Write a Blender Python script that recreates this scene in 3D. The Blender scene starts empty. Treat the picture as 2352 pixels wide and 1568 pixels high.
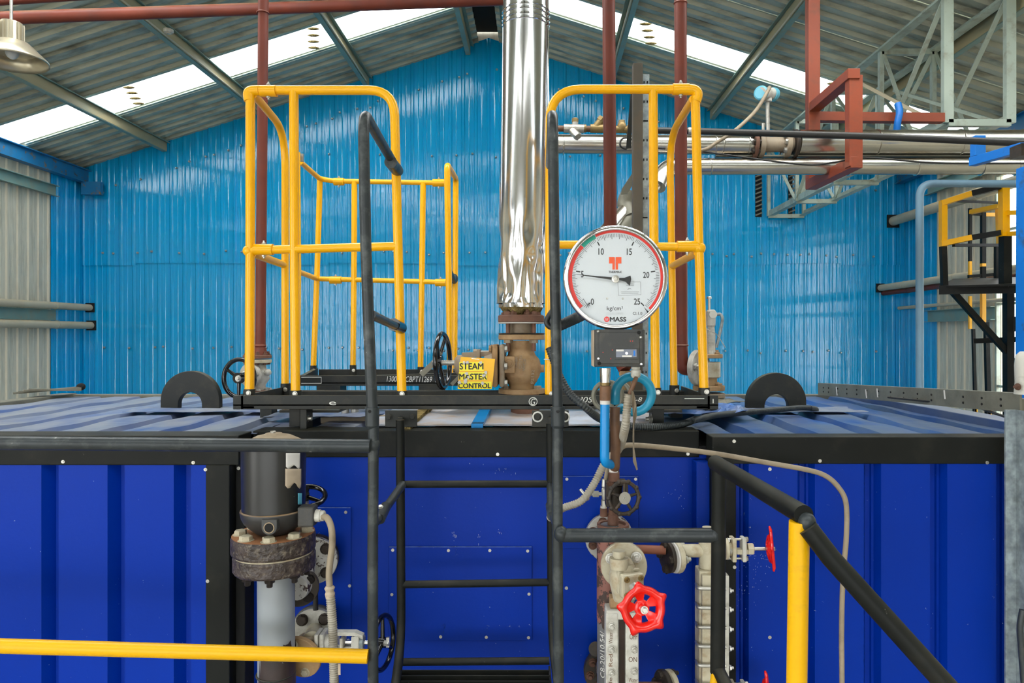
import bpy, math, random
from mathutils import Vector, Matrix
random.seed(7)
PI = math.pi
scene = bpy.context.scene
col = scene.collection
# ---------------------------------------------------------------- camera, sky, light, exposure
F, CX, CY, CZ = 1600.0, 1234.0, 772.0, 3.3      # focal length and vanishing point in photo pixels, eye height
cam_d = bpy.data.cameras.new('camera')
cam_d.sensor_width = 36.0
cam_d.lens = 36.0 * F / 2352.0
cam_d.shift_x = (1176.0 - CX) / 2352.0
cam_d.shift_y = (CY - 784.0) / 2352.0
cam_d.clip_start = 0.05
cam = bpy.data.objects.new('camera', cam_d)
cam.location = (0, 0, CZ)
cam.rotation_euler = (PI / 2, 0, 0)
col.objects.link(cam)
scene.camera = cam
world = bpy.data.worlds.new('sky')
scene.world = world
world.use_nodes = True
bg = world.node_tree.nodes['Background']
bg.inputs[0].default_value = (0.93, 0.97, 1.0, 1)
bg.inputs[1].default_value = 9.0
def area(name, loc, rot, sx, sy, power, color=(1, 1, 1)):
    l = bpy.data.lights.new(name, 'AREA')
    l.shape = 'RECTANGLE'; l.size = sx; l.size_y = sy; l.energy = power; l.color = color
    o = bpy.data.objects.new(name, l); o.location = loc; o.rotation_euler = rot
    col.objects.link(o)
    return o
area('daylight_through_rear_doorway', (-0.8, -5.9, 1.6), (PI / 2, 0, 0), 9.0, 2.8, 80, (1.0, 0.98, 0.95))
for yy, pw in ((-0.6, 100), (4.3, 250)):              # daylight through the two rows of rooflights overhead
    area('daylight_through_left_rooflight', (-3.6, yy, 6.95), (0, 0.31, 0), 5.4, 0.9, pw, (1.0, 0.99, 0.97))
    area('daylight_through_right_rooflight', (2.3, yy, 6.85), (0, -0.31, 0), 5.4, 0.9, pw * 0.85, (1.0, 0.99, 0.97))
area('daylight_through_left_window', (-7.0, -2.8, 3.3), (PI / 2, 0, -PI / 2), 5.0, 4.4, 230, (1.0, 0.98, 0.95))
scene.view_settings.view_transform = 'Standard'
scene.view_settings.look = 'None'
scene.view_settings.gamma = 1.0
scene.view_settings.use_curve_mapping = False
scene.view_settings.exposure = -0.6
cy = scene.cycles
cy.max_bounces = 4; cy.diffuse_bounces = 3; cy.glossy_bounces = 2; cy.transmission_bounces = 2
cy.transparent_max_bounces = 8
cy.caustics_reflective = False; cy.caustics_refractive = False
cy.sample_clamp_indirect = 4.0
cy.use_denoising = True
cy.use_adaptive_sampling = True
cy.adaptive_threshold = 0.1; cy.adaptive_min_samples = 16; cy.use_light_tree = False

# ---------------------------------------------------------------- helpers
def W(px, py, Y):
    return Vector(((px - CX) * Y / F, Y, CZ - (py - CY) * Y / F))
def lin(c):
    r = []
    for v in c[:3]:
        v = v / 255.0
        r.append(v / 12.92 if v <= 0.04045 else ((v + 0.055) / 1.055) ** 2.4)
    return (r[0], r[1], r[2], 1.0)

class G:
    def __init__(s): s.v = []; s.f = []; s.s = []
    def add(s, vs, fs, smooth=False):
        b = len(s.v); s.v += [tuple(v) for v in vs]
        for f in fs: s.f.append([i + b for i in f]); s.s.append(smooth)
        return s
    def box(s, c, d, R=None):
        c = Vector(c); h = Vector(d) * 0.5; vs = []
        for x in (-1, 1):
            for y in (-1, 1):
                for z in (-1, 1):
                    p = Vector((x * h.x, y * h.y, z * h.z))
                    vs.append(c + (R @ p if R else p))
        return s.add(vs, [(0, 1, 3, 2), (4, 6, 7, 5), (0, 4, 5, 1), (2, 3, 7, 6), (0, 2, 6, 4), (1, 5, 7, 3)])
    def bar(s, a, b, w, h, up=(0, 0, 1)):
        a = Vector(a); b = Vector(b); d = (b - a); L = d.length; d.normalize()
        up = Vector(up)
        if abs(d.dot(up)) > 0.97: up = Vector((0, 1, 0))
        x = d.cross(up).normalized(); z = x.cross(d).normalized()
        R = Matrix((x, d, z)).transposed()
        return s.box((a + b) * 0.5, (w, L, h), R)
    def shape(s, a, b, prof, up=(0, 0, 1)):          # closed 2-D profile (x, z) swept from a to b
        a = Vector(a); b = Vector(b); d = (b - a).normalized(); up = Vector(up)
        if abs(d.dot(up)) > 0.97: up = Vector((0, 1, 0))
        x = d.cross(up).normalized(); z = x.cross(d).normalized(); n = len(prof)
        vs = [p + x * u + z * w for p in (a, b) for u, w in prof]
        fs = [(i, (i + 1) % n, n + (i + 1) % n, n + i) for i in range(n)]
        fs += [tuple(range(n)), tuple(reversed(range(n, 2 * n)))]
        return s.add(vs, fs)
    def ring(s, c, ax, r, n):
        ax = Vector(ax).normalized()
        u = ax.orthogonal().normalized() if abs(ax.z) < 0.9 and abs(ax.y) < 0.9 else (Vector((1, 0, 0)) - ax * ax.x).normalized()
        w = ax.cross(u)
        return [c + u * (r * math.cos(2 * PI * i / n)) + w * (r * math.sin(2 * PI * i / n)) for i in range(n)]
    def lathe(s, p, ax, prof, n=28, smooth=False, cap=True):
        p = Vector(p); ax = Vector(ax).normalized()
        if smooth:
            vs = []; fs = []
            for h, r in prof: vs += s.ring(p + ax * h, ax, max(r, 1e-5), n)
            for k in range(len(prof) - 1):
                for i in range(n):
                    j = (i + 1) % n
                    fs.append((k * n + i, k * n + j, (k + 1) * n + j, (k + 1) * n + i))
            s.add(vs, fs, True)
        else:
            for k in range(len(prof) - 1):
                a = s.ring(p + ax * prof[k][0], ax, max(prof[k][1], 1e-5), n)
                b = s.ring(p + ax * prof[k + 1][0], ax, max(prof[k + 1][1], 1e-5), n)
                s.add(a + b, [(i, (i + 1) % n, n + (i + 1) % n, n + i) for i in range(n)], abs(prof[k][0] - prof[k + 1][0]) > 1e-6)
        if cap:
            if prof[0][1] > 1e-4: s.add(s.ring(p + ax * prof[0][0], ax, prof[0][1], n), [tuple(reversed(range(n)))])
            if prof[-1][1] > 1e-4: s.add(s.ring(p + ax * prof[-1][0], ax, prof[-1][1], n), [tuple(range(n))])
        return s
    def cyl(s, a, b, r, n=20, r2=None):
        a = Vector(a); b = Vector(b)
        return s.lathe(a, b - a, [(0, r), ((b - a).length, r if r2 is None else r2)], n)
    def hexa(s, p, ax, r, h):
        p = Vector(p); ax = Vector(ax).normalized()
        a = s.ring(p, ax, r, 6); b = s.ring(p + ax * h * 0.85, ax, r, 6); c = s.ring(p + ax * h, ax, r * 0.85, 6)
        fs = [(i, (i + 1) % 6, 6 + (i + 1) % 6, 6 + i) for i in range(6)] + [(6 + i, 6 + (i + 1) % 6, 12 + (i + 1) % 6, 12 + i) for i in range(6)]
        return s.add(a + b + c, fs + [tuple(reversed(range(6))), tuple(range(12, 18))])
    def tube(s, pts, r, n=16, closed=False, cap=True, rf=None):
        pts = [Vector(p) for p in pts]; m = len(pts)
        T = []
        for i in range(m):
            if closed: t = pts[(i + 1) % m] - pts[i - 1]
            else: t = pts[min(i + 1, m - 1)] - pts[max(i - 1, 0)]
            T.append(t.normalized())
        u = T[0].orthogonal().normalized(); vs = []
        for i in range(m):
            u = (u - T[i] * u.dot(T[i])).normalized(); w = T[i].cross(u)
            rr = rf(i, m) * r if rf else r
            k = 1.0
            if not closed and 0 < i < m - 1:
                c = (pts[i] - pts[i - 1]).normalized().dot(T[i]); k = 1.0 / max(c, 0.6)
            vs += [pts[i] + (u * math.cos(2 * PI * q / n) + w * math.sin(2 * PI * q / n)) * rr for q in range(n)]
        fs = []
        for i in range(m if closed else m - 1):
            k = (i + 1) % m
            off = 0
            if closed and k == 0:
                best = min(range(n), key=lambda o: (vs[i * n] - vs[o]).length); off = best
            for q in range(n):
                fs.append((i * n + q, i * n + (q + 1) % n, k * n + (q + 1 + off) % n, k * n + (q + off) % n))
        s.add(vs, fs, True)
        if cap and not closed:
            s.add(vs[:n], [tuple(reversed(range(n)))]); s.add(vs[-n:], [tuple(range(n))])
        return s
    def torus(s, c, ax, R, r, n=40, m=10, a0=0, a1=2 * PI, u=None):
        c = Vector(c); ax = Vector(ax).normalized()
        u = Vector(u) if u else ax.orthogonal()
        u = (u - ax * u.dot(ax)).normalized(); w = ax.cross(u)
        full = abs(a1 - a0 - 2 * PI) < 1e-6
        k = n if full else n + 1
        return s.tube([c + (u * math.cos(a0 + (a1 - a0) * i / n) + w * math.sin(a0 + (a1 - a0) * i / n)) * R for i in range(k)], r, m, closed=full)
    def ball(s, c, r, sc=(1, 1, 1), n=16, m=10):
        c = Vector(c); vs = []; fs = []
        for i in range(m + 1):
            t = PI * i / m
            for j in range(n):
                a = 2 * PI * j / n
                vs.append(c + Vector((math.sin(t) * math.cos(a) * r * sc[0], math.sin(t) * math.sin(a) * r * sc[1], math.cos(t) * r * sc[2])))
        for i in range(m):
            for j in range(n): fs.append((i * n + j, (i + 1) * n + j, (i + 1) * n + (j + 1) % n, i * n + (j + 1) % n))
        return s.add(vs, fs, True)
    def poly(s, pts, d):                              # planar outline extruded by vector d
        pts = [Vector(p) for p in pts]; d = Vector(d); n = len(pts)
        return s.add(pts + [p + d for p in pts], [tuple(range(n)), tuple(reversed(range(n, 2 * n)))] + [(i, n + i, n + (i + 1) % n, (i + 1) % n) for i in range(n)])
    def plate_ring(s, outer, inner, d):               # outline with a hole, same point count
        n = len(outer); d = Vector(d); o = [Vector(p) for p in outer]; q = [Vector(p) for p in inner]
        vs = o + q + [p + d for p in o] + [p + d for p in q]; fs = []
        for i in range(n):
            j = (i + 1) % n
            fs += [(i, j, n + j, n + i), (2 * n + i, 3 * n + i, 3 * n + j, 2 * n + j), (i, 2 * n + i, 2 * n + j, j), (n + i, n + j, 3 * n + j, 3 * n + i)]
        return s.add(vs, fs)
    def grid(s, fn, nu, nv, smooth=True):
        vs = [fn(i / nu, j / nv) for j in range(nv + 1) for i in range(nu + 1)]
        fs = [(j * (nu + 1) + i, j * (nu + 1) + i + 1, (j + 1) * (nu + 1) + i + 1, (j + 1) * (nu + 1) + i) for j in range(nv) for i in range(nu)]
        return s.add(vs, fs, smooth)

def fillet(pts, r, n=7):
    pts = [Vector(p) for p in pts]; out = [pts[0]]
    for i in range(1, len(pts) - 1):
        a, b, c = pts[i - 1], pts[i], pts[i + 1]
        d1 = (a - b); d2 = (c - b); l = min(r, d1.length * 0.49, d2.length * 0.49)
        p = b + d1.normalized() * l; q = b + d2.normalized() * l
        for k in range(n + 1):
            t = k / n
            out.append(p * (1 - t) ** 2 + b * 2 * t * (1 - t) + q * t * t)
    out.append(pts[-1]); return out
def spline(pts, k=8):
    pts = [Vector(p) for p in pts]; P = [pts[0] * 2 - pts[1]] + pts + [pts[-1] * 2 - pts[-2]]; out = []
    for i in range(1, len(P) - 2):
        for j in range(k):
            t = j / k; a, b, c, d = P[i - 1:i + 3]
            out.append(0.5 * ((2 * b) + (c - a) * t + (2 * a - 5 * b + 4 * c - d) * t * t + (3 * b - a - 3 * c + d) * t ** 3))
    out.append(pts[-1]); return out

WL = {}                                               # world position of every object's origin
def thing(name, label, cat, loc, group=None, kind=None):
    o = bpy.data.objects.new(name, None); col.objects.link(o); o.empty_display_size = 0.1
    o.location = loc; WL[o.name] = Vector(loc)
    if label: o['label'] = label
    if cat: o['category'] = cat
    if group: o['group'] = group
    if kind: o['kind'] = kind
    return o
def P(name, parent, g, m, label=None, bevel=0, solid=0, cat=None, group=None, kind=None, auto=False):
    if parent is None:
        xs = [v[0] for v in g.v]; ys = [v[1] for v in g.v]; zs = [v[2] for v in g.v]
        org = Vector(((min(xs) + max(xs)) / 2, (min(ys) + max(ys)) / 2, min(zs)))
    else: org = WL[parent.name]
    me = bpy.data.meshes.new(name)
    me.from_pydata([(v[0] - org.x, v[1] - org.y, v[2] - org.z) for v in g.v], [], g.f)
    me.polygons.foreach_set('use_smooth', g.s)
    me.materials.append(m); me.update()
    o = bpy.data.objects.new(name, me); col.objects.link(o)
    if parent is None: o.location = org
    else: o.parent = parent
    WL[o.name] = org
    if bevel:
        b = o.modifiers.new('edge', 'BEVEL'); b.width = bevel; b.segments = 2; b.limit_method = 'ANGLE'; b.angle_limit = 0.7
    if solid:
        b = o.modifiers.new('gauge', 'SOLIDIFY'); b.thickness = solid; b.offset = 0
    if label: o['label'] = label
    if cat: o['category'] = cat
    if group: o['group'] = group
    if kind: o['kind'] = kind
    return o
MC = {}
def inst(name, parent, key, build, m, p, ax, sc, label=None, spin=0.0):   # shared-mesh part standing at p along ax
    k = (key, m.name)
    if k not in MC:
        g = build(); me = bpy.data.meshes.new(key); me.from_pydata(g.v, [], g.f)
        me.polygons.foreach_set('use_smooth', g.s); me.materials.append(m); me.update(); MC[k] = me
    o = bpy.data.objects.new(name, MC[k]); col.objects.link(o); o.parent = parent
    o.location = Vector(p) - WL[parent.name]
    o.rotation_mode = 'QUATERNION'
    o.rotation_quaternion = Vector(ax).to_track_quat('Z', 'Y') @ Matrix.Rotation(spin, 3, 'Z').to_quaternion()
    o.scale = (sc, sc, sc) if not hasattr(sc, '__len__') else sc
    WL[o.name] = Vector(p)
    if label: o['label'] = label
    return o
def _head():
    g = G(); g.lathe((0, 0, 0), (0, 0, 1), [(0, 1.25), (0.12, 1.25)], 12); g.hexa((0, 0, 0.12), (0, 0, 1), 1.0, 0.7); return g
def _stud():
    g = _head(); g.lathe((0, 0, 0.8), (0, 0, 1), [(0, 0.55), (0.75, 0.55), (0.85, 0.45)], 10); return g
def _screw():
    return G().lathe((0, 0, 0), (0, 0, 1), [(0, 1.0), (0.25, 1.0), (0.25, 0.45), (0.6, 0.4)], 8)
def bolt(par, p, ax, r, m, stud=False, spin=0.3, name='bolt'):
    return inst(name, par, 'stud_bolt' if stud else 'hex_bolt', _stud if stud else _head, m, p, ax, r, spin=spin)
def screw(par, p, ax, r, m): return inst('screw', par, 'screw', _screw, m, p, ax, r)
def flange(par, p, ax, R, t, m, nb=8, rb=None, bm=None, phase=0.0, side=1, stud=False, name='flange', label=None, hole=0.76, both=False):
    ax = Vector(ax).normalized(); p = Vector(p)
    g = G().lathe(p, ax, [(0, R * 0.97), (t * 0.12, R), (t * 0.88, R), (t, R * 0.97)], 36)
    f = P(name, par, g, m, label)
    rb = rb or R * 0.11
    for i in range(nb):
        q = G().ring(Vector((0, 0, 0)), ax, R * hole, 360)[int((i * 360 / nb + phase) % 360)]
        if both or side > 0: bolt(f, p + q + ax * t, ax, rb, bm or m, stud, spin=i * 0.7)
        if both or side < 0: bolt(f, p + q, -ax, rb, bm or m, stud, spin=i * 0.7)
    return f
def wheel(g, c, ax, R, r, ns=5, hub=0.2, phase=0.0, dish=0.0, m=10):
    c = Vector(c); ax = Vector(ax).normalized(); g.torus(c, ax, R, r, 44, m)
    q = g.ring(Vector((0, 0, 0)), ax, 1.0, 360)
    for i in range(ns):
        d = q[int((i * 360 / ns + phase) % 360)]
        g.tube([c - ax * dish + d * R * hub * 0.7, c + d * R * 0.98], r * 0.75, 8, rf=lambda i, m: 1.2 - 0.3 * i)
    g.lathe(c - ax * (dish + r * 1.3), ax, [(0, R * hub), (r * 2.6, R * hub)], 20)
    return g

# ---------------------------------------------------------------- materials
def mat(name, c, rough=0.5, metal=0.0, vary=0.08, vs=3.0, dirt=None, da=0.5, ds=8.0, dust=None, dm=0.5, chip=None, ca=0.3, cs=14.0, bump=0.0, bs=60.0, stretch=(1, 1, 1), spec=0.5, coat=0.0, crough=0.12, aniso=None, wave=None):
    m = bpy.data.materials.new(name); m.use_nodes = True; nt = m.node_tree; N = nt.nodes; L = nt.links
    b = N['Principled BSDF']; b.inputs['Metallic'].default_value = metal; b.inputs['Roughness'].default_value = rough
    b.inputs['Specular IOR Level'].default_value = spec
    if coat: b.inputs['Coat Weight'].default_value = coat; b.inputs['Coat Roughness'].default_value = crough; b.inputs['Coat IOR'].default_value = 1.6 if crough < 0.1 else 1.5
    tc = N.new('ShaderNodeTexCoord'); mp = N.new('ShaderNodeMapping'); mp.inputs['Scale'].default_value = stretch
    L.new(tc.outputs['Object'], mp.inputs['Vector'])
    def noise(s, d=4, r=0.55):
        n = N.new('ShaderNodeTexNoise'); n.inputs['Scale'].default_value = s; n.inputs['Detail'].default_value = d; n.inputs['Roughness'].default_value = r
        L.new(mp.outputs[0], n.inputs['Vector']); return n.outputs['Fac']
    def ramp(src, a, b_):
        r = N.new('ShaderNodeMapRange'); r.inputs['From Min'].default_value = a; r.inputs['From Max'].default_value = b_; L.new(src, r.inputs['Value']); return r.outputs[0]
    def mix(fac, a, b_):
        x = N.new('ShaderNodeMix'); x.data_type = 'RGBA'
        if hasattr(fac, 'links'): L.new(fac, x.inputs[0])
        else: x.inputs[0].default_value = fac
        if hasattr(a, 'links'): L.new(a, x.inputs[6])
        else: x.inputs[6].default_value = a
        if hasattr(b_, 'links'): L.new(b_, x.inputs[7])
        else: x.inputs[7].default_value = b_
        return x.outputs[2]
    def mul(a, k):
        x = N.new('ShaderNodeMath'); x.operation = 'MULTIPLY'; L.new(a, x.inputs[0])
        if hasattr(k, 'links'): L.new(k, x.inputs[1])
        else: x.inputs[1].default_value = k
        return x.outputs[0]
    base = lin(c)
    lo = tuple(v * (1 - vary * 1.6) for v in base[:3]) + (1,); hi = tuple(min(1, v * (1 + vary * 1.6)) for v in base[:3]) + (1,)
    out = mix(ramp(noise(vs, 2), 0.3, 0.7), lo, hi)
    if dirt: out = mix(mul(ramp(noise(ds, 5, 0.65), 0.62 - da * 0.35, 0.72), 0.75), out, lin(dirt))
    if dust:
        ge = N.new('ShaderNodeNewGeometry'); sx = N.new('ShaderNodeSeparateXYZ'); L.new(ge.outputs['Normal'], sx.inputs[0])
        out = mix(mul(mul(ramp(sx.outputs[2], 0.25, 0.95), dm), ramp(noise(5, 2), 0.25, 0.6)), out, lin(dust))
    ro = None
    if chip:
        f = ramp(noise(cs, 6, 0.7), 0.66 - ca * 0.3, 0.67 - ca * 0.3); out = mix(f, out, lin(chip))
    L.new(out, b.inputs['Base Color'])
    if bump:
        bp = N.new('ShaderNodeBump'); bp.inputs['Strength'].default_value = 1.0; bp.inputs['Distance'].default_value = bump
        L.new(noise(bs, 3), bp.inputs['Height']); L.new(bp.outputs[0], b.inputs['Normal']); L.new(bp.outputs[0], b.inputs['Coat Normal'])
    return m
BR = (120, 95, 70)
M = {}
M['wall_blue'] = mat('sky_blue_sheet', (0, 158, 214), 0.22, vary=0.05, vs=1.5, dirt=(20, 155, 222), da=0.3, ds=2.0, bump=0.003, bs=8.0, stretch=(6, 6, 0.15), spec=0.1, coat=1.0, crough=0.05)
M['wall_grey'] = mat('weathered_zinc_sheet', (212, 204, 182), 0.6, 0.0, vary=0.06, dirt=(130, 124, 106), da=0.5, ds=3, stretch=(3, 3, 0.3))
M['roof'] = mat('dull_roof_sheet', (176, 178, 160), 0.5, 0.1, vary=0.1, vs=1.2, dirt=(92, 88, 76), da=0.4, ds=2.5, stretch=(0.5, 2, 2))
M['purlin'] = mat('teal_grey_primer', (122, 150, 142), 0.5, 0.0, vary=0.07, dirt=(150, 140, 112), da=0.4, ds=5)
M['girder'] = mat('pale_green_paint', (170, 182, 168), 0.5, vary=0.05, dirt=(130, 118, 95), da=0.35, ds=7)
M['eave'] = mat('blue_beam_paint', (30, 115, 165), 0.45, dirt=(60, 100, 125), da=0.4, ds=6, chip=(120, 98, 80), ca=0.22, cs=9)
M['cont'] = mat('deep_blue_container_paint', (0, 45, 148), 0.42, vary=0.05, vs=1.0, chip=(150, 160, 185), ca=-0.12, cs=45, bump=0.0005, bs=50, spec=0.12)
M['cont_roof'] = mat('faded_container_roof_paint', (34, 74, 138), 0.4, vary=0.12, vs=1.6, dirt=(132, 138, 142), da=0.9, ds=1.8, dust=(146, 148, 146), dm=0.62, spec=0.3, stretch=(1.5, 0.6, 1), bump=0.002, bs=6)
M['cont_roof_b'] = mat('blue_container_roof_paint', (20, 72, 142), 0.4, vary=0.12, vs=1.6, dirt=(98, 118, 132), da=0.6, ds=2.2, stretch=(1.5, 0.6, 1), dust=(112, 116, 108), dm=0.42, spec=0.3)
M['black'] = mat('black_steel_paint', (22, 24, 22), 0.5, vary=0.12, dirt=(40, 39, 34), da=0.25, ds=6, spec=0.15, dust=(78, 76, 66), dm=0.5, chip=(150, 150, 145), ca=-0.13, cs=30)
M['black2'] = mat('black_channel_paint', (36, 38, 36), 0.5, vary=0.12, dirt=(64, 60, 50), da=0.35, ds=7, spec=0.3, dust=(92, 87, 68), dm=0.75)
M['rail'] = mat('worn_grey_black_paint', (44, 49, 51), 0.38, spec=0.3, vary=0.16, vs=5, dirt=(86, 90, 88), da=0.3, ds=11, chip=(140, 140, 135), ca=-0.06, cs=22, bump=0.0008, bs=35)
M['yellow'] = mat('yellow_rail_paint', (240, 174, 0), 0.28, vary=0.03, vs=4, chip=(95, 66, 30), ca=-0.2, cs=22, spec=0.35, coat=0.12)
M['yellow2'] = mat('bright_yellow_paint', (222, 168, 0), 0.4, spec=0.3, vary=0.04, dirt=(190, 150, 30), da=0.2, ds=12, stretch=(0.3, 1, 1))
M['red_pipe'] = mat('red_oxide_primer', (108, 50, 36), 0.48, spec=0.3, vary=0.12, dirt=(90, 52, 46), da=0.45, ds=5, dust=(170, 140, 110), dm=0.5)
M['red_steel'] = mat('red_oxide_steel', (140, 62, 34), 0.5, vary=0.08, dirt=(110, 60, 40), da=0.35, ds=6)
M['alu'] = mat('bright_aluminium_cladding', (222, 224, 226), 0.2, 1.0, vary=0.04, bump=0.006, bs=5, stretch=(1, 1, 0.5))
M['alu2'] = mat('dusty_aluminium_cladding', (200, 198, 190), 0.24, 1.0, vary=0.04, dust=(168, 142, 106), dm=0.8)
M['crump'] = mat('crumpled_aluminium', (218, 219, 220), 0.17, 1.0, vary=0.05)
M['wool'] = mat('rock_wool', (128, 112, 72), 0.95, vary=0.3, vs=25, bump=0.02, bs=60, spec=0.1)
M['rust'] = mat('brown_rusted_cast_iron', (112, 78, 62), 0.75, vary=0.18, vs=9, dirt=(88, 62, 52), da=0.4, ds=14, bump=0.0015, bs=60)
M['rust2'] = mat('flaking_rust', (56, 46, 42), 0.5, vary=0.3, vs=12, dirt=(122, 112, 96), da=0.3, ds=50, chip=(146, 70, 24), ca=-0.07, cs=18, bump=0.012, bs=40)
M['cast'] = mat('dusty_tan_cast_steel', (164, 134, 96), 0.7, vary=0.12, vs=6, dirt=(120, 82, 48), da=0.5, ds=10, bump=0.001, bs=70)
M['cast2'] = mat('grey_tan_cast_steel', (150, 136, 116), 0.65, vary=0.1, dirt=(118, 92, 66), da=0.4, ds=12)
M['cream'] = mat('cream_valve_paint', (188, 180, 155), 0.45, vary=0.08, vs=7, dirt=(140, 112, 74), da=0.45, ds=18, bump=0.0006, bs=60)
M['white'] = mat('dull_white_paint', (190, 188, 178), 0.5, vary=0.06, dirt=(120, 110, 92), da=0.4, ds=14)
M['white2'] = mat('white_paint_flaking', (176, 174, 168), 0.5, vary=0.08, chip=(60, 42, 36), ca=0.35, cs=30, bump=0.001, bs=40)
M['greypipe'] = mat('grey_paint_peeling', (140, 146, 150), 0.45, vary=0.06, vs=5, chip=(38, 28, 26), ca=0.12, cs=9)
M['redred'] = mat('bright_red_enamel', (222, 22, 8), 0.28, vary=0.04, spec=0.6, coat=0.3)
M['blackgloss'] = mat('gloss_black_enamel', (14, 15, 17), 0.15, vary=0.1, spec=0.6, dirt=(60, 54, 44), da=0.15, ds=20)
M['darkiron'] = mat('dark_iron', (52, 46, 40), 0.55, 0.3, vary=0.2, dirt=(84, 66, 50), da=0.45, ds=18, bump=0.0006, bs=90)
M['zinc'] = mat('zinc_plated_steel', (190, 188, 180), 0.35, 0.8, vary=0.1, dirt=(140, 130, 110), da=0.3, ds=20)
M['chrome'] = mat('polished_steel', (222, 222, 224), 0.1, 1.0, vary=0.03)
M['brass'] = mat('dull_brass', (142, 120, 76), 0.5, 0.5, vary=0.12, dirt=(110, 90, 60), da=0.4, ds=20)
M['galv'] = mat('galvanised_steel', (148, 158, 160), 0.45, 0.35, vary=0.22, vs=28, dirt=(110, 120, 130), da=0.5, ds=16)
M['galv2'] = mat('dusty_galvanised_rail', (120, 118, 104), 0.5, 0.3, vary=0.1, dirt=(92, 88, 74), da=0.4, ds=7)
M['conduit'] = mat('dark_ribbed_plastic', (44, 50, 52), 0.45, vary=0.1, dirt=(84, 82, 74), da=0.3, ds=12)
M['conduit2'] = mat('grey_ribbed_conduit', (158, 152, 138), 0.55, vary=0.08, dirt=(120, 108, 86), da=0.5, ds=10)
M['cable'] = mat('dusty_grey_cable', (148, 134, 112), 0.6, vary=0.08, dirt=(112, 98, 78), da=0.4, ds=10)
M['darkcable'] = mat('black_cable_sheath', (34, 33, 31), 0.5, dust=(80, 72, 60), dm=0.4)
M['bluepipe'] = mat('light_blue_pipe_paint', (0, 128, 196), 0.35, vary=0.07, chip=(96, 60, 42), ca=-0.08, cs=24)
M['tealpipe'] = mat('teal_blue_pipe_paint', (20, 128, 160), 0.35, vary=0.14, vs=5, chip=(96, 60, 42), ca=-0.04, cs=22)
M['boxblack'] = mat('black_moulded_enclosure', (50, 51, 50), 0.55, vary=0.08, dirt=(76, 72, 64), da=0.35, ds=12, bump=0.0004, bs=200)
M['cylblack'] = mat('satin_black_cover', (30, 31, 32), 0.32, vary=0.12, dust=(150, 132, 108), dm=0.95, chip=(140, 130, 120), ca=-0.14, cs=40)
M['dusttop'] = mat('dust_covered_lid', (148, 132, 108), 0.8, vary=0.08, dirt=(120, 104, 82), da=0.3, ds=9)
M['palebluep'] = mat('pale_blue_grey_paint', (116, 148, 168), 0.5, vary=0.06)
M['tanpipe'] = mat('tan_dusty_pipe', (186, 174, 148), 0.5, vary=0.06, dust=(206, 186, 146), dm=0.9)
M['bluesteel'] = mat('bright_blue_steel_paint', (14, 112, 200), 0.45, vary=0.06, dirt=(60, 70, 80), da=0.15, ds=10)
M['concrete'] = mat('concrete_floor', (158, 154, 142), 0.85, vary=0.1, dirt=(88, 84, 74), da=0.5, ds=1.5)
M['dark'] = mat('dark_void', (12, 12, 12), 0.9, vary=0.0)
M['ink'] = mat('black_print', (32, 34, 38), 0.6, vary=0.0)
M['inkgrey'] = mat('grey_print', (120, 124, 128), 0.6, vary=0.0)
M['chalk'] = mat('white_paint_marker', (215, 215, 208), 0.8, vary=0.05)
M['orange'] = mat('orange_print', (226, 84, 40), 0.5, vary=0.02)
M['dialwhite'] = mat('white_dial_enamel', (200, 206, 210), 0.5, vary=0.01)
M['dialred'] = mat('red_dial_band', (226, 48, 40), 0.5, vary=0.05, vs=12)
M['dialgreen'] = mat('green_dial_band', (0, 160, 138), 0.5, vary=0.03)
M['signy'] = mat('orange_yellow_sign', (250, 186, 0), 0.45, vary=0.04)
M['signl'] = mat('lemon_yellow_label', (245, 228, 0), 0.4, vary=0.03)
M['paper'] = mat('torn_white_paper', (205, 202, 196), 0.7, vary=0.08)
M['stick'] = mat('peeling_sticker_paper', (176, 160, 138), 0.7, vary=0.12, vs=12)
M['brownpipe'] = mat('earth_brown_pipe', (104, 72, 48), 0.6, vary=0.2, vs=7, dirt=(44, 34, 28), da=0.5, ds=9, bump=0.001, bs=50)
M['lampmetal'] = mat('lamp_shade_metal', (190, 182, 160), 0.3, 0.7, vary=0.06)
M['sightglass'] = mat('stained_sight_glass', (38, 24, 18), 0.15, vary=0.3, vs=9)
M['tealhead'] = mat('teal_instrument_paint', (90, 165, 185), 0.4)
def transparent(name, c):
    m = bpy.data.materials.new(name); m.use_nodes = True; N = m.node_tree.nodes; N.remove(N['Principled BSDF'])
    t = N.new('ShaderNodeBsdfTransparent'); t.inputs[0].default_value = c
    m.node_tree.links.new(t.outputs[0], N['Material Output'].inputs[0]); return m
M['grp'] = transparent('clear_rooflight_sheet', (0.95, 0.97, 0.96, 1))
def glassmat(name, f=0.08):
    m = bpy.data.materials.new(name); m.use_nodes = True; N = m.node_tree.nodes; L = m.node_tree.links; N.remove(N['Principled BSDF'])
    t = N.new('ShaderNodeBsdfTransparent'); g = N.new('ShaderNodeBsdfGlossy'); g.inputs['Roughness'].default_value = 0.03
    x = N.new('ShaderNodeMixShader'); x.inputs[0].default_value = f
    L.new(t.outputs[0], x.inputs[1]); L.new(g.outputs[0], x.inputs[2]); L.new(x.outputs[0], N['Material Output'].inputs[0]); return m
M['glass'] = glassmat('clear_glass', 0.02)

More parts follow.
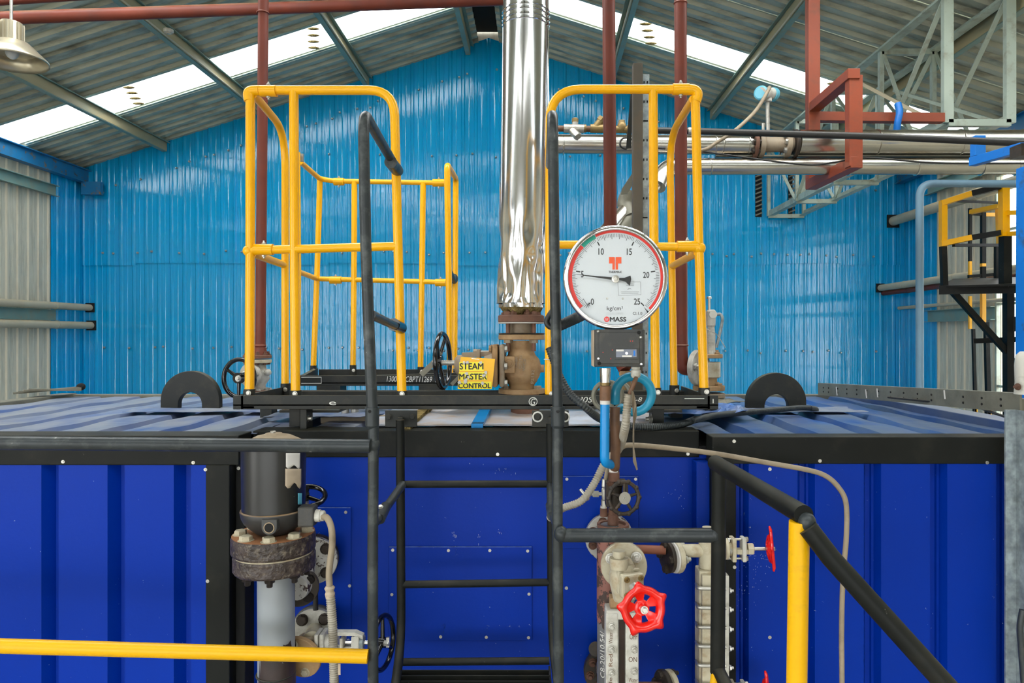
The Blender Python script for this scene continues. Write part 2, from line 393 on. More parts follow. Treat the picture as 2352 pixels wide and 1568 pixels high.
# ---------------------------------------------------------------- lettering (built-in font, made once)
STR = ['STEAM', 'MASTER', 'CONTROL', 'THERMAX', 'MASS', 'kg/cm²', 'Cl.1.0', '0', '5', '10', '15', '20', '25', '22EA-0999', 'G', '1300S  PCBPT11269  SR', '1?0S', '8-8', 'C8-20/10.54/', 'ON', 'Water', 'Steam', 'P2132', 'DN80', 'CF150', 'WCB', 'Side', 'PH', 'm', 'Red', 'ERSONS', 'OFF', 'e']
TM = {}
def _mk():
    tmp = []
    for s in STR:
        c = bpy.data.curves.new('t', 'FONT'); c.body = s; c.resolution_u = 3
        if s in ('0', '5', '10', '15', '20', '25'): c.offset = 0.012
        if s in ('G', '1300S  PCBPT11269  SR', 'C8-20/10.54/', '8-8', '1?0S'): c.shear = 0.25
        o = bpy.data.objects.new('t', c); col.objects.link(o); tmp.append((s, o))
    bpy.context.view_layer.update(); dg = bpy.context.evaluated_depsgraph_get()
    for s, o in tmp:
        me = bpy.data.meshes.new_from_object(o.evaluated_get(dg))
        vs = [v.co.copy() for v in me.vertices]; fs = [tuple(p.vertices) for p in me.polygons]
        x0 = min(v.x for v in vs); x1 = max(v.x for v in vs); y0 = min(v.y for v in vs); y1 = max(v.y for v in vs)
        TM[s] = ([((v.x - x0) / (x1 - x0), (v.y - y0) / (y1 - y0)) for v in vs], fs)
        c = o.data; bpy.data.objects.remove(o); bpy.data.curves.remove(c); bpy.data.meshes.remove(me)
_mk()
def letters(g, s, o, U, V):                           # lay string s on the parallelogram o, o+U, o+V
    vs, fs = TM[s]; U = Vector(U); V = Vector(V); o = Vector(o)
    return g.add([o + U * a + V * b for a, b in vs], fs)
def lettersP(g, s, x0, y0, x1, y1, Y, bold=0.0):                # by pixel box, facing the camera
    o = W(x0, y1, Y); U = W(x1, y1, Y) - o; V = W(x0, y0, Y) - o
    if bold:
        for dx, dz in ((1, 0), (-1, 0), (0, 1), (0, -1)): letters(g, s, o + Vector((dx * bold, -0.00005 * (dx + 2 * dz), dz * bold)), U, V)
    return letters(g, s, o, U, V)
# ---------------------------------------------------------------- the building
XL, XR, YB, YR = -7.18, 5.78, 11.0, -6.0
XA, SL, ZA = -0.763, 0.318, CZ + 4.68                 # ridge line, roof slope
def roofz(x): return ZA - SL * abs(x - XA)
floor = P('floor', None, G().box(((XL + XR) / 2, (YB + YR) / 2, -0.05), (XR - XL, YB - YR, 0.1)), M['concrete'], kind='structure')
P('ground', None, G().box((0, 2, -0.16), (60, 60, 0.1)), M['concrete'], kind='structure')
WPROF = [(0.0, 0.0), (0.018, 0.016), (0.046, 0.016), (0.064, 0.0), (0.118, 0.0), (0.128, 0.003), (0.138, 0.0)]   # one 0.2 m rib of wall sheet
def sheet(o, U, Nn, u0, u1, z0, ztop, pitch=0.2, prof=WPROF, off=0.0):
    g = G(); o = Vector(o); U = Vector(U); Nn = Vector(Nn); pts = []
    k = math.floor(u0 / pitch) - 1
    while k * pitch < u1 + pitch:
        for a, d in prof:
            u = k * pitch + a
            if u0 <= u <= u1: pts.append((u, d))
        k += 1
    if not pts or pts[0][0] > u0 + 1e-4: pts.insert(0, (u0, 0))
    if pts[-1][0] < u1 - 1e-4: pts.append((u1, 0))
    vs = []
    for u, d in pts:
        p = o + U * u + Nn * (d + off)
        vs += [(p.x, p.y, z0), (p.x, p.y, ztop(p.x) if callable(ztop) else ztop)]
    return g.add(vs, [(2 * i, 2 * i + 2, 2 * i + 3, 2 * i + 1) for i in range(len(pts) - 1)])
# back wall: blue sheets in two lapped courses
wb = thing('wall_back', None, None, (XL, YB, 0), kind='structure')
x = (166 - CX) * YB / F - 1.01; edges = [XL]
while x < XR:
    if x > XL + 0.2: edges.append(x)
    x += 1.01
edges.append(XR)
R1 = random.Random(3)
for i in range(len(edges) - 1):
    a, b = edges[i], edges[i + 1]; zs = CZ + 1.15 - (0.03 if i % 3 == 0 else 0.0) + R1.uniform(-0.008, 0.008) - (0.03 if 9 <= i < 11 else 0)
    P('wall_sheet', wb, sheet((0, YB, 0), (1, 0, 0), (0, -1, 0), a, b + 0.012, 0.0, zs + 0.06, off=0.004 * (i % 2)), M['wall_blue'])
    P('wall_sheet', wb, sheet((0, YB, 0), (1, 0, 0), (0, -1, 0), a, b + 0.012, zs, lambda q: roofz(q) + 0.02, off=0.016 + 0.004 * (i % 2)), M['wall_blue'])
g = G()
for i in range(62):
    x = XL + 0.32 + i * 0.2
    if x > XR - 0.1: break
    for z, p_ in ((CZ + (CY - 583) * YB / F - 0.005 * x, 0.85), (CZ + (CY - 804) * YB / F - 0.006 * x, 0.7), (roofz(x) - 0.45, 0.75), (CZ + 2.85, 0.5 if abs(x + 1.4) < 2.6 else 0)):
        if R1.random() < p_:
            g.lathe((x + R1.uniform(-0.05, 0.05), YB - 0.022, z + R1.uniform(-0.03, 0.03)), (0, -1, 0), [(0, 0.02), (0.012, 0.018), (0.03, 0.009)], 6)
P('screw_heads', wb, g, M['zinc'], 'rows of small steel screw heads', kind='stuff')
P('gable_backing', wb, G().poly([(XL, YB + 0.03, 0), (XR, YB + 0.03, 0), (XR, YB + 0.03, roofz(XR)), (XA, YB + 0.03, ZA + 0.2), (XL, YB + 0.03, roofz(XL))], (0, 0.05, 0)), M['wall_grey'])
# side walls
def side(nm, X, sgn, blue_to, spans):
    w = thing(nm, None, None, (X, YB, 0), kind='structure')
    ez = roofz(X)
    P('wall_sheet', w, sheet((X, 0, 0), (0, 1, 0), (sgn, 0, 0), blue_to, YB, 0, ez), M['wall_blue'], 'blue corner sheet')
    for a, b, z0, z1 in spans:
        y = b
        while y > a + 0.05:
            c = max(a, y - 1.0); P('wall_sheet', w, sheet((X, 0, 0), (0, 1, 0), (sgn, 0, 0), c, y + 0.01, z0, z1), M['wall_grey']); y = c
    P('outer_skin', w, G().box((X - sgn * 0.04, (spans[0][1] + YB) / 2, ez / 2), (0.03, YB - spans[0][1], ez)), M['wall_grey'])
    for a, b, z0, z1 in spans: P('outer_skin', w, G().box((X - sgn * 0.04, (a + b) / 2, (z0 + z1) / 2), (0.03, b - a, z1 - z0)), M['wall_grey'])
    return w
side('wall_left', XL, 1, 10.27, [(-0.3, 10.27, 0, roofz(XL)), (-5.3, -0.3, 5.5, roofz(XL)), (-5.3, -0.3, 0, 1.1), (YR, -5.3, 0, roofz(XL))])
side('wall_right', XR, -1, 10.05, [(8.72, 10.05, 0, roofz(XR)), (6.4, 8.72, CZ + 2.02, roofz(XR)), (6.4, 8.72, 0, CZ - 1.6), (YR, 6.4, 0, roofz(XR))])
# tall window in the right wall
wn = thing('window_1', None, None, (XR, 7.5, CZ - 1.6), kind='structure')
for y in (8.70, 8.05, 7.4, 6.75): P('mullion', wn, G().box((XR - 0.03, y, CZ + 0.21), (0.05, 0.03, 3.6)), M['girder'])
for z in (-1.58, -0.62, 0.4, 1.3, 2.0): P('transom', wn, G().box((XR - 0.03, 7.56, CZ + z), (0.04, 2.3, 0.03)), M['girder'])
for i in range(3):
    for z0, z1 in ((-1.58, -0.62), (-0.62, 0.4), (0.4, 1.3), (1.3, 2.0)):
        P('pane', wn, G().box((XR - 0.03, 8.375 - 0.65 * i, CZ + (z0 + z1) / 2), (0.005, 0.63, z1 - z0 - 0.03)), M['glass'])
# rear gable with its wide doorway
wr = thing('wall_rear', None, None, (0, YR, 0), kind='structure')
P('wall_sheet', wr, G().poly([(XL, YR, 5.5), (XR, YR, 5.5), (XR, YR, roofz(XR)), (XA, YR, ZA), (XL, YR, roofz(XL))], (0, -0.05, 0)), M['wall_grey'])
for a, b in ((XL, -5.6), (4.2, XR)): P('wall_sheet', wr, G().box(((a + b) / 2, YR, 1.55), (b - a, 0.05, 3.1)), M['wall_grey'])
for a, b in ((XL, -4.0), (0.2, XR)): P('wall_sheet', wr, G().box(((a + b) / 2, YR, 4.3), (b - a, 0.05, 2.4)), M['wall_grey'])
P('wall_sheet', wr, G().box((-1.9, YR, 3.25), (4.2, 0.05, 0.3)), M['wall_grey'])
w3 = thing('added_gable_window', None, None, (-1.9, YR, 3.4), kind='structure')  # unseen gable window, added to brighten the middle of the silver pipe
for x in (-3.98, -2.9, -1.9, -0.9, 0.18): P('mullion', w3, G().box((x, YR + 0.03, 4.45), (0.04, 0.05, 2.1)), M['girder'])
for z in (3.42, 4.45, 5.48): P('transom', w3, G().box((-1.9, YR + 0.03, z), (4.2, 0.05, 0.04)), M['girder'])
# roof: one sheet per metre on each slope, clear rooflight sheets between
RP = [(0.0, 0.0), (0.03, 0.038), (0.09, 0.038), (0.12, 0.0)]
def roof_sheet(side_, y0, y1, m, nm='roof_sheet', par=None, x_in=0.16, lab=None):
    xe = XL - 0.1 if side_ < 0 else XR + 0.1
    xr = XA + side_ * x_in; g = G(); ys = []
    k = math.floor(y0 / 0.2) - 1
    while k * 0.2 < y1 + 0.2:
        for a, d in RP:
            y = k * 0.2 + a
            if y0 < y < y1: ys.append((y, d))
        k += 1
    f = lambda y: next((0.038 if 0.03 <= (y % 0.2) <= 0.09 else 0.0) for _ in (0,))
    ys = [(y0, f(y0))] + ys + [(y1, f(y1))]
    vs = []
    for y, d in ys: vs += [(xr, y, roofz(xr) + d), (xe, y, roofz(xe) + d)]
    g.add(vs, [(2 * i, 2 * i + 1, 2 * i + 3, 2 * i + 2) for i in range(len(ys) - 1)])
    return P(nm, par, g, m, lab)
rf = thing('ceiling', None, None, (XA, 0, ZA), kind='structure')
for sd, sk in ((-1, [(8.94, 9.65), (3.85, 4.75), (-1.1, -0.1)]), (1, [(8.8, 9.46), (3.85, 4.75), (-1.1, -0.1)])):
    cuts = [YR - 0.3]
    y = YR - 0.3
    for a, b in sorted(sk) + [(YB + 0.05, None)]:
        n = max(1, round((a - y))); st = (a - y) / n
        for i in range(n):
            roof_sheet(sd, y + i * st, y + (i + 1) * st + 0.01, M['roof'], par=rf)
        if b:
            roof_sheet(sd, a - 0.02, b + 0.02, M['grp'], 'rooflight_sheet', rf, lab='clear rooflight sheet'); y = b
    a, b = sk[0]
    g = G()
    for yy, zz in ((a - 0.0, 0.012), (b + 0.0, 0.012)):
        for x0 in (0.3,):
            p = Vector((XA + sd * 0.25, yy, roofz(XA + sd * 0.25) - 0.012)); xe = (XL if sd < 0 else XR) - sd * 0.1
            q = Vector((xe, yy, roofz(xe) - 0.012)); g.bar(p, q, 0.05, 0.012)
    P('rooflight_edge_flashing', rf, g, M['girder'])
    for off in (2.15, 4.55):
        for q in range(4):
            yy = a + 0.12 + q * 0.16; x = XA + sd * (off + 0.05 * q)
            P('foam_closure', rf, G().ball((x, yy, roofz(x) + 0.0), 0.055, (1.5, 0.5, 0.3), 8, 5), M['wool'])
g = G().box((XA, (YB + YR) / 2, ZA + 0.13), (0.62, YB - YR, 0.02))
P('ridge_cap', rf, g, M['dark'], 'dark raised ridge cap')
g = G()
for sd in (-1, 1): g.box((XA + sd * 0.31, (YB + YR) / 2, ZA + 0.03), (0.02, YB - YR, 0.2))
P('ridge_upstand', rf, g, M['roof'])
M['web'] = mat('skylit_tan_primer', (176, 160, 122), 0.5, vary=0.1, dirt=(140, 150, 132), da=0.4, ds=4, stretch=(1, 0.3, 1))  # tan tone puts skylight on the purlin webs into the colour
# purlins (Z sections) under the roof sheets
Zp = [(0, 0), (0.065, 0), (0.065, -0.012), (0.008, -0.012), (0.008, -0.16), (-0.06, -0.16), (-0.06, -0.150), (0, -0.150)]
k = 0
for sd in (-1, 1):
    for j, o in enumerate((0.30, 1.89, 3.49, 5.07)):
        x = XA + sd * o; z = roofz(x) - 0.008
        k += 1
        pr = [(u * -sd, w + (-SL * u if w > -0.05 else 0)) for u, w in Zp]
        a = Vector((x, YR, z)); b = Vector((x, YB - 0.06, z))
        tag = P('purlin_beam', None, G().shape(a, b, [(u, w) for u, w in pr]), M['purlin'])
        tag['kind'] = 'structure'
        g2 = G().box((x + 0.0105 * -sd, (YB + YR) / 2, z - 0.085), (0.003, YB - YR - 0.1, 0.13))  # thin plate added over the web to carry the painted skylight
        P('skylit_web_plate', tag, g2, M['web'], 'tan web face with skylight painted in')
        if j in (1, 2): P('conduit_tube', tag, G().cyl((x + 0.025 * -sd, YR + 1, z - 0.14), (x + 0.025 * -sd, YB - 0.3, z - 0.14), 0.012, 10), M['tanpipe'], 'thin pale conduit')
for nm, X, sg in (('eave_beam', XL + 0.1, 1), ('eave_beam', XR - 0.1, -1)):
    g = G(); c = CZ + 2.50
    g.box((X, (YB + YR) / 2, c), (0.01, YB - YR, 0.2)); g.box((X, (YB + YR) / 2, c + 0.1), (0.12, YB - YR, 0.012)); g.box((X, (YB + YR) / 2, c - 0.1), (0.12, YB - YR, 0.012))
    P(nm, None, g, M['eave'], kind='structure')
def channel(name, X, y0, y1, z, h, sg, m, flange_=0.06):
    g = G(); g.box((X, (y0 + y1) / 2, z), (0.008, y1 - y0, h))
    for s_ in (-1, 1): g.box((X + sg * flange_ / 2, (y0 + y1) / 2, z + s_ * h / 2), (flange_, y1 - y0, 0.008))
    return P(name, None, g, m, kind='structure')
channel('girt_beam', XL + 0.06, YR, 10.3, CZ + 2.14, 0.15, 1, M['purlin'])
channel('girt_beam', XL + 0.06, YR, 10.3, CZ + 0.31, 0.15, 1, M['purlin'])
channel('girt_beam', XR - 0.06, YR, 10.2, CZ + 2.14, 0.16, -1, M['purlin'])
channel('girt_beam', XR - 0.06, 8.7, 10.2, CZ + 0.29, 0.16, -1, M['purlin'])
P('purlin_bracket', None, G().box((XL + 0.25, 10.85, CZ + 2.3), (0.3, 0.08, 0.2)), M['eave'], kind='structure')

# ---------------------------------------------------------------- pipes along the side walls
def wallpipe(label, a, b, r, m, cuff=None, group=None):
    t = thing('wall_pipe', label, 'pipe', tuple(a), group)
    P('pipe_run', t, G().tube([a, b], r, 18), m)
    d = (b - a).normalized()
    for k in (0.12, 0.35, 0.6, 0.85):
        p = a + (b - a) * k; P('lagging_seam', t, G().lathe(p - d * 0.01, d, [(0, r + 0.004), (0.02, r + 0.004)], 18), m)
    q = b - d * 0.012
    if cuff: P('wall_collar', t, G().box((q.x, YB - 0.035, q.z), (r * 2.6, 0.02, r * 2.8)), M['dark'])
    return t
pl = XL + 0.14
wallpipe('silver lagged pipe on the left wall, above the teal girt', Vector((pl, 5.5, CZ + 0.43)), Vector((pl, YB, CZ + 0.45)), 0.052, M['tanpipe'], 1)
wallpipe('tan pipe on the left wall, below the teal girt', Vector((pl + 0.02, 5.5, CZ + 0.16)), Vector((pl + 0.02, YB, CZ + 0.17)), 0.055, M['tanpipe'], 1)
wallpipe('thick pale pipe entering the blue wall above the yellow service platform', Vector((5.6, 5.6, CZ + 1.81)), Vector((5.6, YB, CZ + 1.81)), 0.072, M['tanpipe'], 1)
wallpipe('upper tan pipe passing behind the platform deck into the blue wall', Vector((5.40, 6.0, CZ + 0.76)), Vector((5.40, YB, CZ + 0.76)), 0.05, M['tanpipe'], 1)
wallpipe('brown pipe just under the upper tan pipe behind the platform deck', Vector((5.46, 6.0, CZ + 0.68)), Vector((5.46, YB, CZ + 0.68)), 0.04, M['red_pipe'])
wallpipe('thin tan pipe entering the corner below the platform deck', Vector((5.66, 6.0, CZ + 0.44)), Vector((5.66, YB - 0.1, CZ + 0.44)), 0.026, M['tanpipe'])

# ---------------------------------------------------------------- lattice girder hung under the right roof slope
gd = thing('lattice_girder', 'pale green lattice box girder hanging under the right roof slope', 'girder', (3.85, 8.5, CZ + 1.87))
X1, X2, Z0, Z1, Ya, Yb = 3.62, 4.17, CZ + 1.88, CZ + 2.99, 6.15, 10.9
Lp = [(0, 0), (0.075, 0), (0.075, 0.008), (0.008, 0.008), (0.008, 0.075), (0, 0.075)]
def ang(n, a, b, s=1.0, up=(0, 0, 1), flip=1): P(n, gd, G().shape(a, b, [(u * s * flip, w * s) for u, w in Lp], up), M['girder'])
for X, fl in ((X1, 1), (X2, -1)):
    ang('chord', (X, Ya, Z0), (X, Yb, Z0), 1.1, flip=fl); P('chord', gd, G().shape((X, 3.6, Z1), (X, Yb, Z1), [(-0.05, 0), (0.05, 0), (0.05, 0.012), (0.006, 0.012), (0.006, 0.06), (-0.006, 0.06), (-0.006, 0.012), (-0.05, 0.012)]), M['girder'])
    st = (Yb - Ya) / 4
    for i in range(5):
        y = Ya + st * i
        P('post', gd, G().bar((X, y, Z0), (X, y, Z1), 0.085 if i == 0 else 0.045, 0.05, (0, 1, 0)), M['girder'])
        if i < 4:
            P('diagonal', gd, G().bar((X, y + (0.05 if i % 2 else st), Z0 + 0.03), (X, y + (st if i % 2 else 0.05), Z1), 0.045, 0.012, (0, 1, 0)), M['girder'])
            if i == 0: P('diagonal', gd, G().bar((X + 0.02, y + st * 0.5, Z0 + 0.03), (X + 0.02, y + (st if i % 2 == 0 else 0.05), Z1), 0.04, 0.012, (0, 1, 0)), M['girder'])
for i in range(5):
    y = Ya + st * i
    P('cross_bar', gd, G().bar((X1, y, Z0), (X2, y, Z0), 0.05, 0.06), M['girder'])
    if i: P('cross_bar', gd, G().bar((X1, y, Z1), (X2, y, Z1), 0.05, 0.06), M['girder'])
    if i in (1, 3): P('diagonal', gd, G().bar((X1, y, Z0), (X2, y, Z1), 0.045, 0.012, (0, 1, 0)), M['girder'])
P('knee_brace', gd, G().bar(W(1975, 190, 7.0), W(2160, 287, 6.3), 0.035, 0.03), M['tanpipe'], 'rusty tan brace')
P('knee_brace', gd, G().bar(W(2055, 208, 7.3), W(2300, 284, 6.2), 0.05, 0.03), M['girder'])
# louvred slots where the girder meets the blue wall
for nm, x, w_, y0, y1, lab in (('wall_louvre', 1742, 15, 400, 498, 'narrow dark louvred slot in the blue wall, nearer the chimney'), ('wall_louvre', 1818, 15, 400, 502, 'narrow dark louvred slot in the blue wall, nearer the right corner')):
    t = thing(nm, lab, 'louvre', tuple(W(x, y1, YB - 0.03)))
    a = W(x - w_ / 2, y1, YB - 0.03); b = W(x + w_ / 2, y0, YB - 0.03)
    P('back_plate', t, G().box((a + b) / 2, (b.x - a.x, 0.012, b.z - a.z)), M['dark'])
    n = 10
    for i in range(n):
        z = a.z + (b.z - a.z) * (i + 0.5) / n
        P('slat', t, G().bar((a.x, YB - 0.05, z - 0.012), (b.x, YB - 0.05, z + 0.03), 0.012, 0.022), M['galv2'])

w2 = thing('window_2', None, None, (XL, -2.8, 1.1), kind='structure')
for y in (-5.25, -4.0, -2.8, -1.6, -0.35): P('mullion', w2, G().box((XL + 0.03, y, 3.3), (0.05, 0.04, 4.4)), M['girder'])
for z in (1.12, 2.6, 4.1, 5.48): P('transom', w2, G().box((XL + 0.03, -2.8, z), (0.04, 5.0, 0.04)), M['girder'])
# ---------------------------------------------------------------- the container housing
CT = CZ - 0.4275                                     # its roof
Xa, Xb, Yf, Yr, Yk = -3.45, 2.28, 3.0, 3.15, 5.1     # ends, front face, recessed bay face, back
cn = thing('container', 'deep blue corrugated steel container with black corner frame, standing under the yellow guard rails', 'container', (-0.6, 4.0, 0))
XpL, XpR = W(527, 0, Yf).x, W(1640, 0, Yf).x
CP = 0.2856
def cprof(u0, u1, phase, depth=0.052):
    pts = [(u0, 0)]; k = math.floor((u0 - phase) / CP) - 1
    while phase + k * CP < u1:
        s_ = phase + k * CP
        for a, d in ((0, 0), (0.028, depth), (0.05, depth), (0.054, depth - 0.009), (0.064, depth - 0.009), (0.076, 0)):
            if u0 < s_ + a < u1: pts.append((s_ + a, d))
        k += 1
    pts.append((u1, 0)); return pts
def cpanel(x0, x1, y, z0, z1, phase, nm='front_panel'):
    g = G(); vs = []
    pts = cprof(x0, x1, phase)
    for u, d in pts: vs += [(u, y + d, z0), (u, y + d, z1)]
    g.add(vs, [(2 * i, 2 * i + 2, 2 * i + 3, 2 * i + 1) for i in range(len(pts) - 1)])
    return P(nm, cn, g, M['cont'], solid=0.002)
cpanel(Xa, W(474, 0, Yf).x, Yf + 0.006, 0.15, W(0, 1064, Yf).z, W(245, 0, Yf).x)
cpanel(W(1688, 0, Yf).x, Xb, Yf + 0.006, 0.15, W(0, 1062, Yf).z, W(1985, 0, Yf).x)
fp = P('bay_panel', cn, G().box(((XpL + XpR) / 2, Yr + 0.012, (0.15 + W(0, 1045, Yr).z) / 2), (XpR - XpL + 0.1, 0.006, W(0, 1045, Yr).z - 0.15)), M['cont'], 'flat blue panel of the recessed bay')
def fbox(nm, x0, y0, x1, y1, Y, d, m=None, lab=None, bev=0.004):   # box given by photo pixels at its front face
    a = W(x0, y1, Y); b = W(x1, y0, Y)
    return P(nm, cn, G().box(((a.x + b.x) / 2, Y + d / 2, (a.z + b.z) / 2), (b.x - a.x, d, b.z - a.z)), m or M['black'], lab, bevel=bev)
zb = W(0, 1068, Yf).z
def wbox(nm, x0, x1, y0, y1, z0, z1, m=None, lab=None, bev=0.004): return P(nm, cn, G().box(((x0 + x1) / 2, (y0 + y1) / 2, (z0 + z1) / 2), (x1 - x0, y1 - y0, z1 - z0)), m or M['black'], lab, bevel=bev)
wbox('top_rail', Xa, W(548, 0, Yf).x, Yf, Yf + 0.14, zb, CT)
wbox('top_rail', W(1636, 0, Yf).x, Xb, Yf, Yf + 0.11, zb + 0.005, CT - 0.006)
wbox('top_rail', W(548, 0, Yf).x, W(1606, 0, Yr).x, Yr, Yr + 0.14, W(0, 1050, Yr).z, CT, lab='recessed middle top rail')
wbox('corner_post', W(472, 0, Yf).x, W(527, 0, Yf).x, Yf, Yf + 0.17, 0.1, zb)
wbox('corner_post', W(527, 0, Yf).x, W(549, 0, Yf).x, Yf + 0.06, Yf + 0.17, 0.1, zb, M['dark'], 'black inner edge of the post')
wbox('corner_post', W(1640, 0, Yf).x, W(1691, 0, Yf).x, Yf, Yf + 0.17, 0.1, zb)
wbox('corner_post', W(1608, 0, Yf).x, W(1640, 0, Yf).x, Yf + 0.07, Yf + 0.17, 0.1, zb, M['cont'], 'blue inner return of the post')
wbox('bottom_rail', Xa, Xb, Yf + 0.01, Yf + 0.15, 0.05, 0.2)
wbox('back_panel', Xa, Xb, Yk - 0.03, Yk, 0.05, CT - 0.04, M['cont'], bev=0)
wbox('end_panel', Xa, Xa + 0.03, Yf, Yk, 0.05, CT - 0.02, M['cont'], bev=0)
wbox('end_panel', Xb - 0.03, Xb, Yf, Yk, 0.05, CT - 0.02, M['cont'], bev=0)
# corrugated roof panels; ribs run front to back
RR = random.Random(5)
def croof(x0, x1, y0, y1, phase, lab=None):
    n = 26; pts = []
    k = math.floor((x0 - phase) / CP) - 1
    pr = [(x0, 0)]
    while phase + k * CP < x1:
        s_ = phase + k * CP
        for a, d in ((0, 0), (0.03, -0.042), (0.075, -0.042), (0.105, 0)):
            if x0 < s_ + a < x1: pr.append((s_ + a, d))
        k += 1
    pr.append((x1, 0)); g = G(); vs = []
    for j in range(n + 1):
        y = y0 + (y1 - y0) * j / n
        for u, d in pr:
            dent = 0.004 * math.sin(u * 7 + y * 3) * math.sin(y * 5 + u * 2) + 0.003 * math.sin(u * 23 + y * 11)
            vs.append((u, y, CT - 0.006 + d + dent * min(1, j / 3, (n - j) / 3) - 0.004))
    m = len(pr)
    g.add(vs, [(j * m + i, j * m + i + 1, (j + 1) * m + i + 1, (j + 1) * m + i) for j in range(n) for i in range(m - 1)])
    return P('roof_panel', cn, g, M['cont_roof_b'] if x0 > 0.3 else M['cont_roof'], lab, solid=0.002)
croof(Xa, W(560, 0, Yf).x + 0.0, Yf + 0.13, Yk - 0.02, W(153, 0, Yf).x)
croof(W(560, 0, Yf).x, W(1640, 0, Yf).x, Yr + 0.13, Yk - 0.02, W(153, 0, Yf).x)
croof(W(1640, 0, Yf).x, Xb, Yf + 0.1, Yk - 0.02, W(1700, 0, Yf).x)
wbox('back_top_rail', Xa, Xb, Yk - 0.05, Yk + 0.02, CT - 0.03, CT + 0.004, M['galv2'], 'pale back edge rail')
wbox('end_top_rail', Xa - 0.03, Xa + 0.08, Yf, Yk, CT - 0.03, CT + 0.012, M['galv2'], 'dusty end edge rail')
wbox('end_top_rail', Xb - 0.10, Xb + 0.03, Yf, Yk, CT - 0.03, CT + 0.03, M['cont_roof'], 'faded blue end edge rail')
wbox('inner_roof', Xa + 0.05, Xb - 0.05, Yf + 0.16, Yk - 0.05, CT - 0.09, CT - 0.07, M['dark'], 'dark layer under the roof', bev=0)
M['edge'] = mat('pale_blue_edge', (84, 110, 178), 0.5, vary=0.3, vs=20)
# riveted cover plates on the bay panel
def cover(x0, y0, x1, y1, pts):
    a = W(x0, y1, Yr); b = W(x1, y0, Yr); yy = Yr + 0.002
    c = P('cover_plate', cn, G().box(((a.x + b.x) / 2, yy + 0.002, (a.z + b.z) / 2), (b.x - a.x, 0.006, b.z - a.z)), M['cont'], bevel=0.002)
    P('pale_edge', c, G().box(((a.x + b.x) / 2, yy - 0.002, b.z - 0.001), (b.x - a.x - 0.004, 0.002, 0.0022)), M['edge'], 'pale top edge')  # thin paler strip along the top edge of the plate
    for x, y in pts: screw(c, W(x, y, Yr) + Vector((0, yy - Yr - 0.001, 0)), (0, -1, 0), 0.0072, M['zinc'])
cover(893, 1255, 1222, 1471, [(902, 1263), (1030, 1264), (1125, 1264), (1212, 1265), (900, 1365), (1215, 1364), (901, 1460), (1012, 1462), (1117, 1463), (1214, 1464)])
cover(700, 1165, 806, 1480, [(794, 1176), (803, 1345), (800, 1470)])
cover(1292, 1093, 1467, 1260, [(1302, 1100), (1460, 1100), (1300, 1350)][:2])
for x, y, Y in ((1143, 1043, Yr), (145, 1060, Yf), (444, 1062, Yf), (472, 1078, Yf), (477, 1334, Yf), (1686, 1013, Yf), (1883, 1058, Yf), (2267, 1062, Yf), (1687, 1302, Yf), (1580, 1042, Yr), (1768, 1077, Yf + .006), (1768, 1463, Yf + .006), (1301, 1350, Yr + .008), (548, 1075, Yf + .06)):
    screw(cn, W(x, y, Y), (0, -1, 0), 0.0078, M['zinc'])
g = G(); rs_ = random.Random(9)
for x, y, n, sx, sy in ((1044, 1228, 14, 8, 14), (1100, 1228, 4, 4, 12), (1148, 1222, 5, 8, 6), (1150, 1082, 12, 40, 20), (1048, 1270, 6, 12, 20), (1020, 1440, 5, 5, 12), (1118, 1435, 3, 8, 6), (1700, 1340, 60, 50, 90), (1740, 1280, 40, 25, 30), (1560, 1130, 20, 40, 40)):
    for k in range(n):
        px, py = x + rs_.gauss(0, sx * 0.5), y + rs_.gauss(0, sy * 0.5); l = rs_.uniform(1, 5 if n < 20 else 2.5); Yx = Yr + 0.001 if px < 1610 else Yf + 0.004
        if 1608 < px < 1692: continue
        dx = rs_.uniform(-0.5, 0.5); p = W(px, py, Yx); q = W(px + dx, py + l, Yx); t_ = Vector((0.0007, 0, 0))
        g.add([p - t_, p + t_, q + t_, q - t_], [(0, 1, 2, 3)])
P('scuff_marks', cn, g, mat('pale_scuffs', (140, 152, 190), 0.6), 'small pale scuffs in the paint', kind='stuff')
# lifting lugs
def lug(cx, x0, x1, top, base, lab, face=1):
    Yl = 4.05; zc = W(0, 0, Yl); R = (x1 - x0) / 2 * Yl / F; c = Vector(((cx - CX) * Yl / F, Yl, CT + 0.0))
    zt = W(0, top, Yl).z; hc = zt - R; r = R * 0.40; N_ = 40
    t = P('lifting_lug', None, G(), M['black2'], lab, cat='lifting lug') if 0 else None
    out = [Vector((c.x - R, Yl, CT))]; inn = [Vector((c.x - r * 1.02, Yl, CT))]
    for i in range(N_ + 1):
        a = PI - PI * i / N_
        out.append(Vector((c.x + R * math.cos(a), Yl, hc + R * math.sin(a)))); inn.append(Vector((c.x + r * math.cos(a), Yl, hc - R * 0.12 + r * math.sin(a))))
    out.append(Vector((c.x + R, Yl, CT))); inn.append(Vector((c.x + r * 1.02, Yl, CT)))
    g = G(); n = len(out); d = Vector((0, 0.045, 0)); vs = out + inn + [p + d for p in out] + [p + d for p in inn]
    fs = []
    for i in range(n - 1):
        fs += [(i, i + 1, n + i + 1, n + i), (2 * n + i, 3 * n + i, 3 * n + i + 1, 2 * n + i + 1), (i, 2 * n + i, 2 * n + i + 1, i + 1), (n + i, n + i + 1, 3 * n + i + 1, 3 * n + i)]
    fs += [(0, n, 3 * n, 2 * n), (n - 1, 3 * n - 1, 4 * n - 1, 2 * n - 1)]
    g.add(vs, fs)
    return P('lifting_lug', None, g, M['black2'], lab, bevel=0.003, cat='lifting lug')
lug(436, 369, 504, 852, 940, 'black steel lifting lug with a round hole, beside the small handwheel valve')
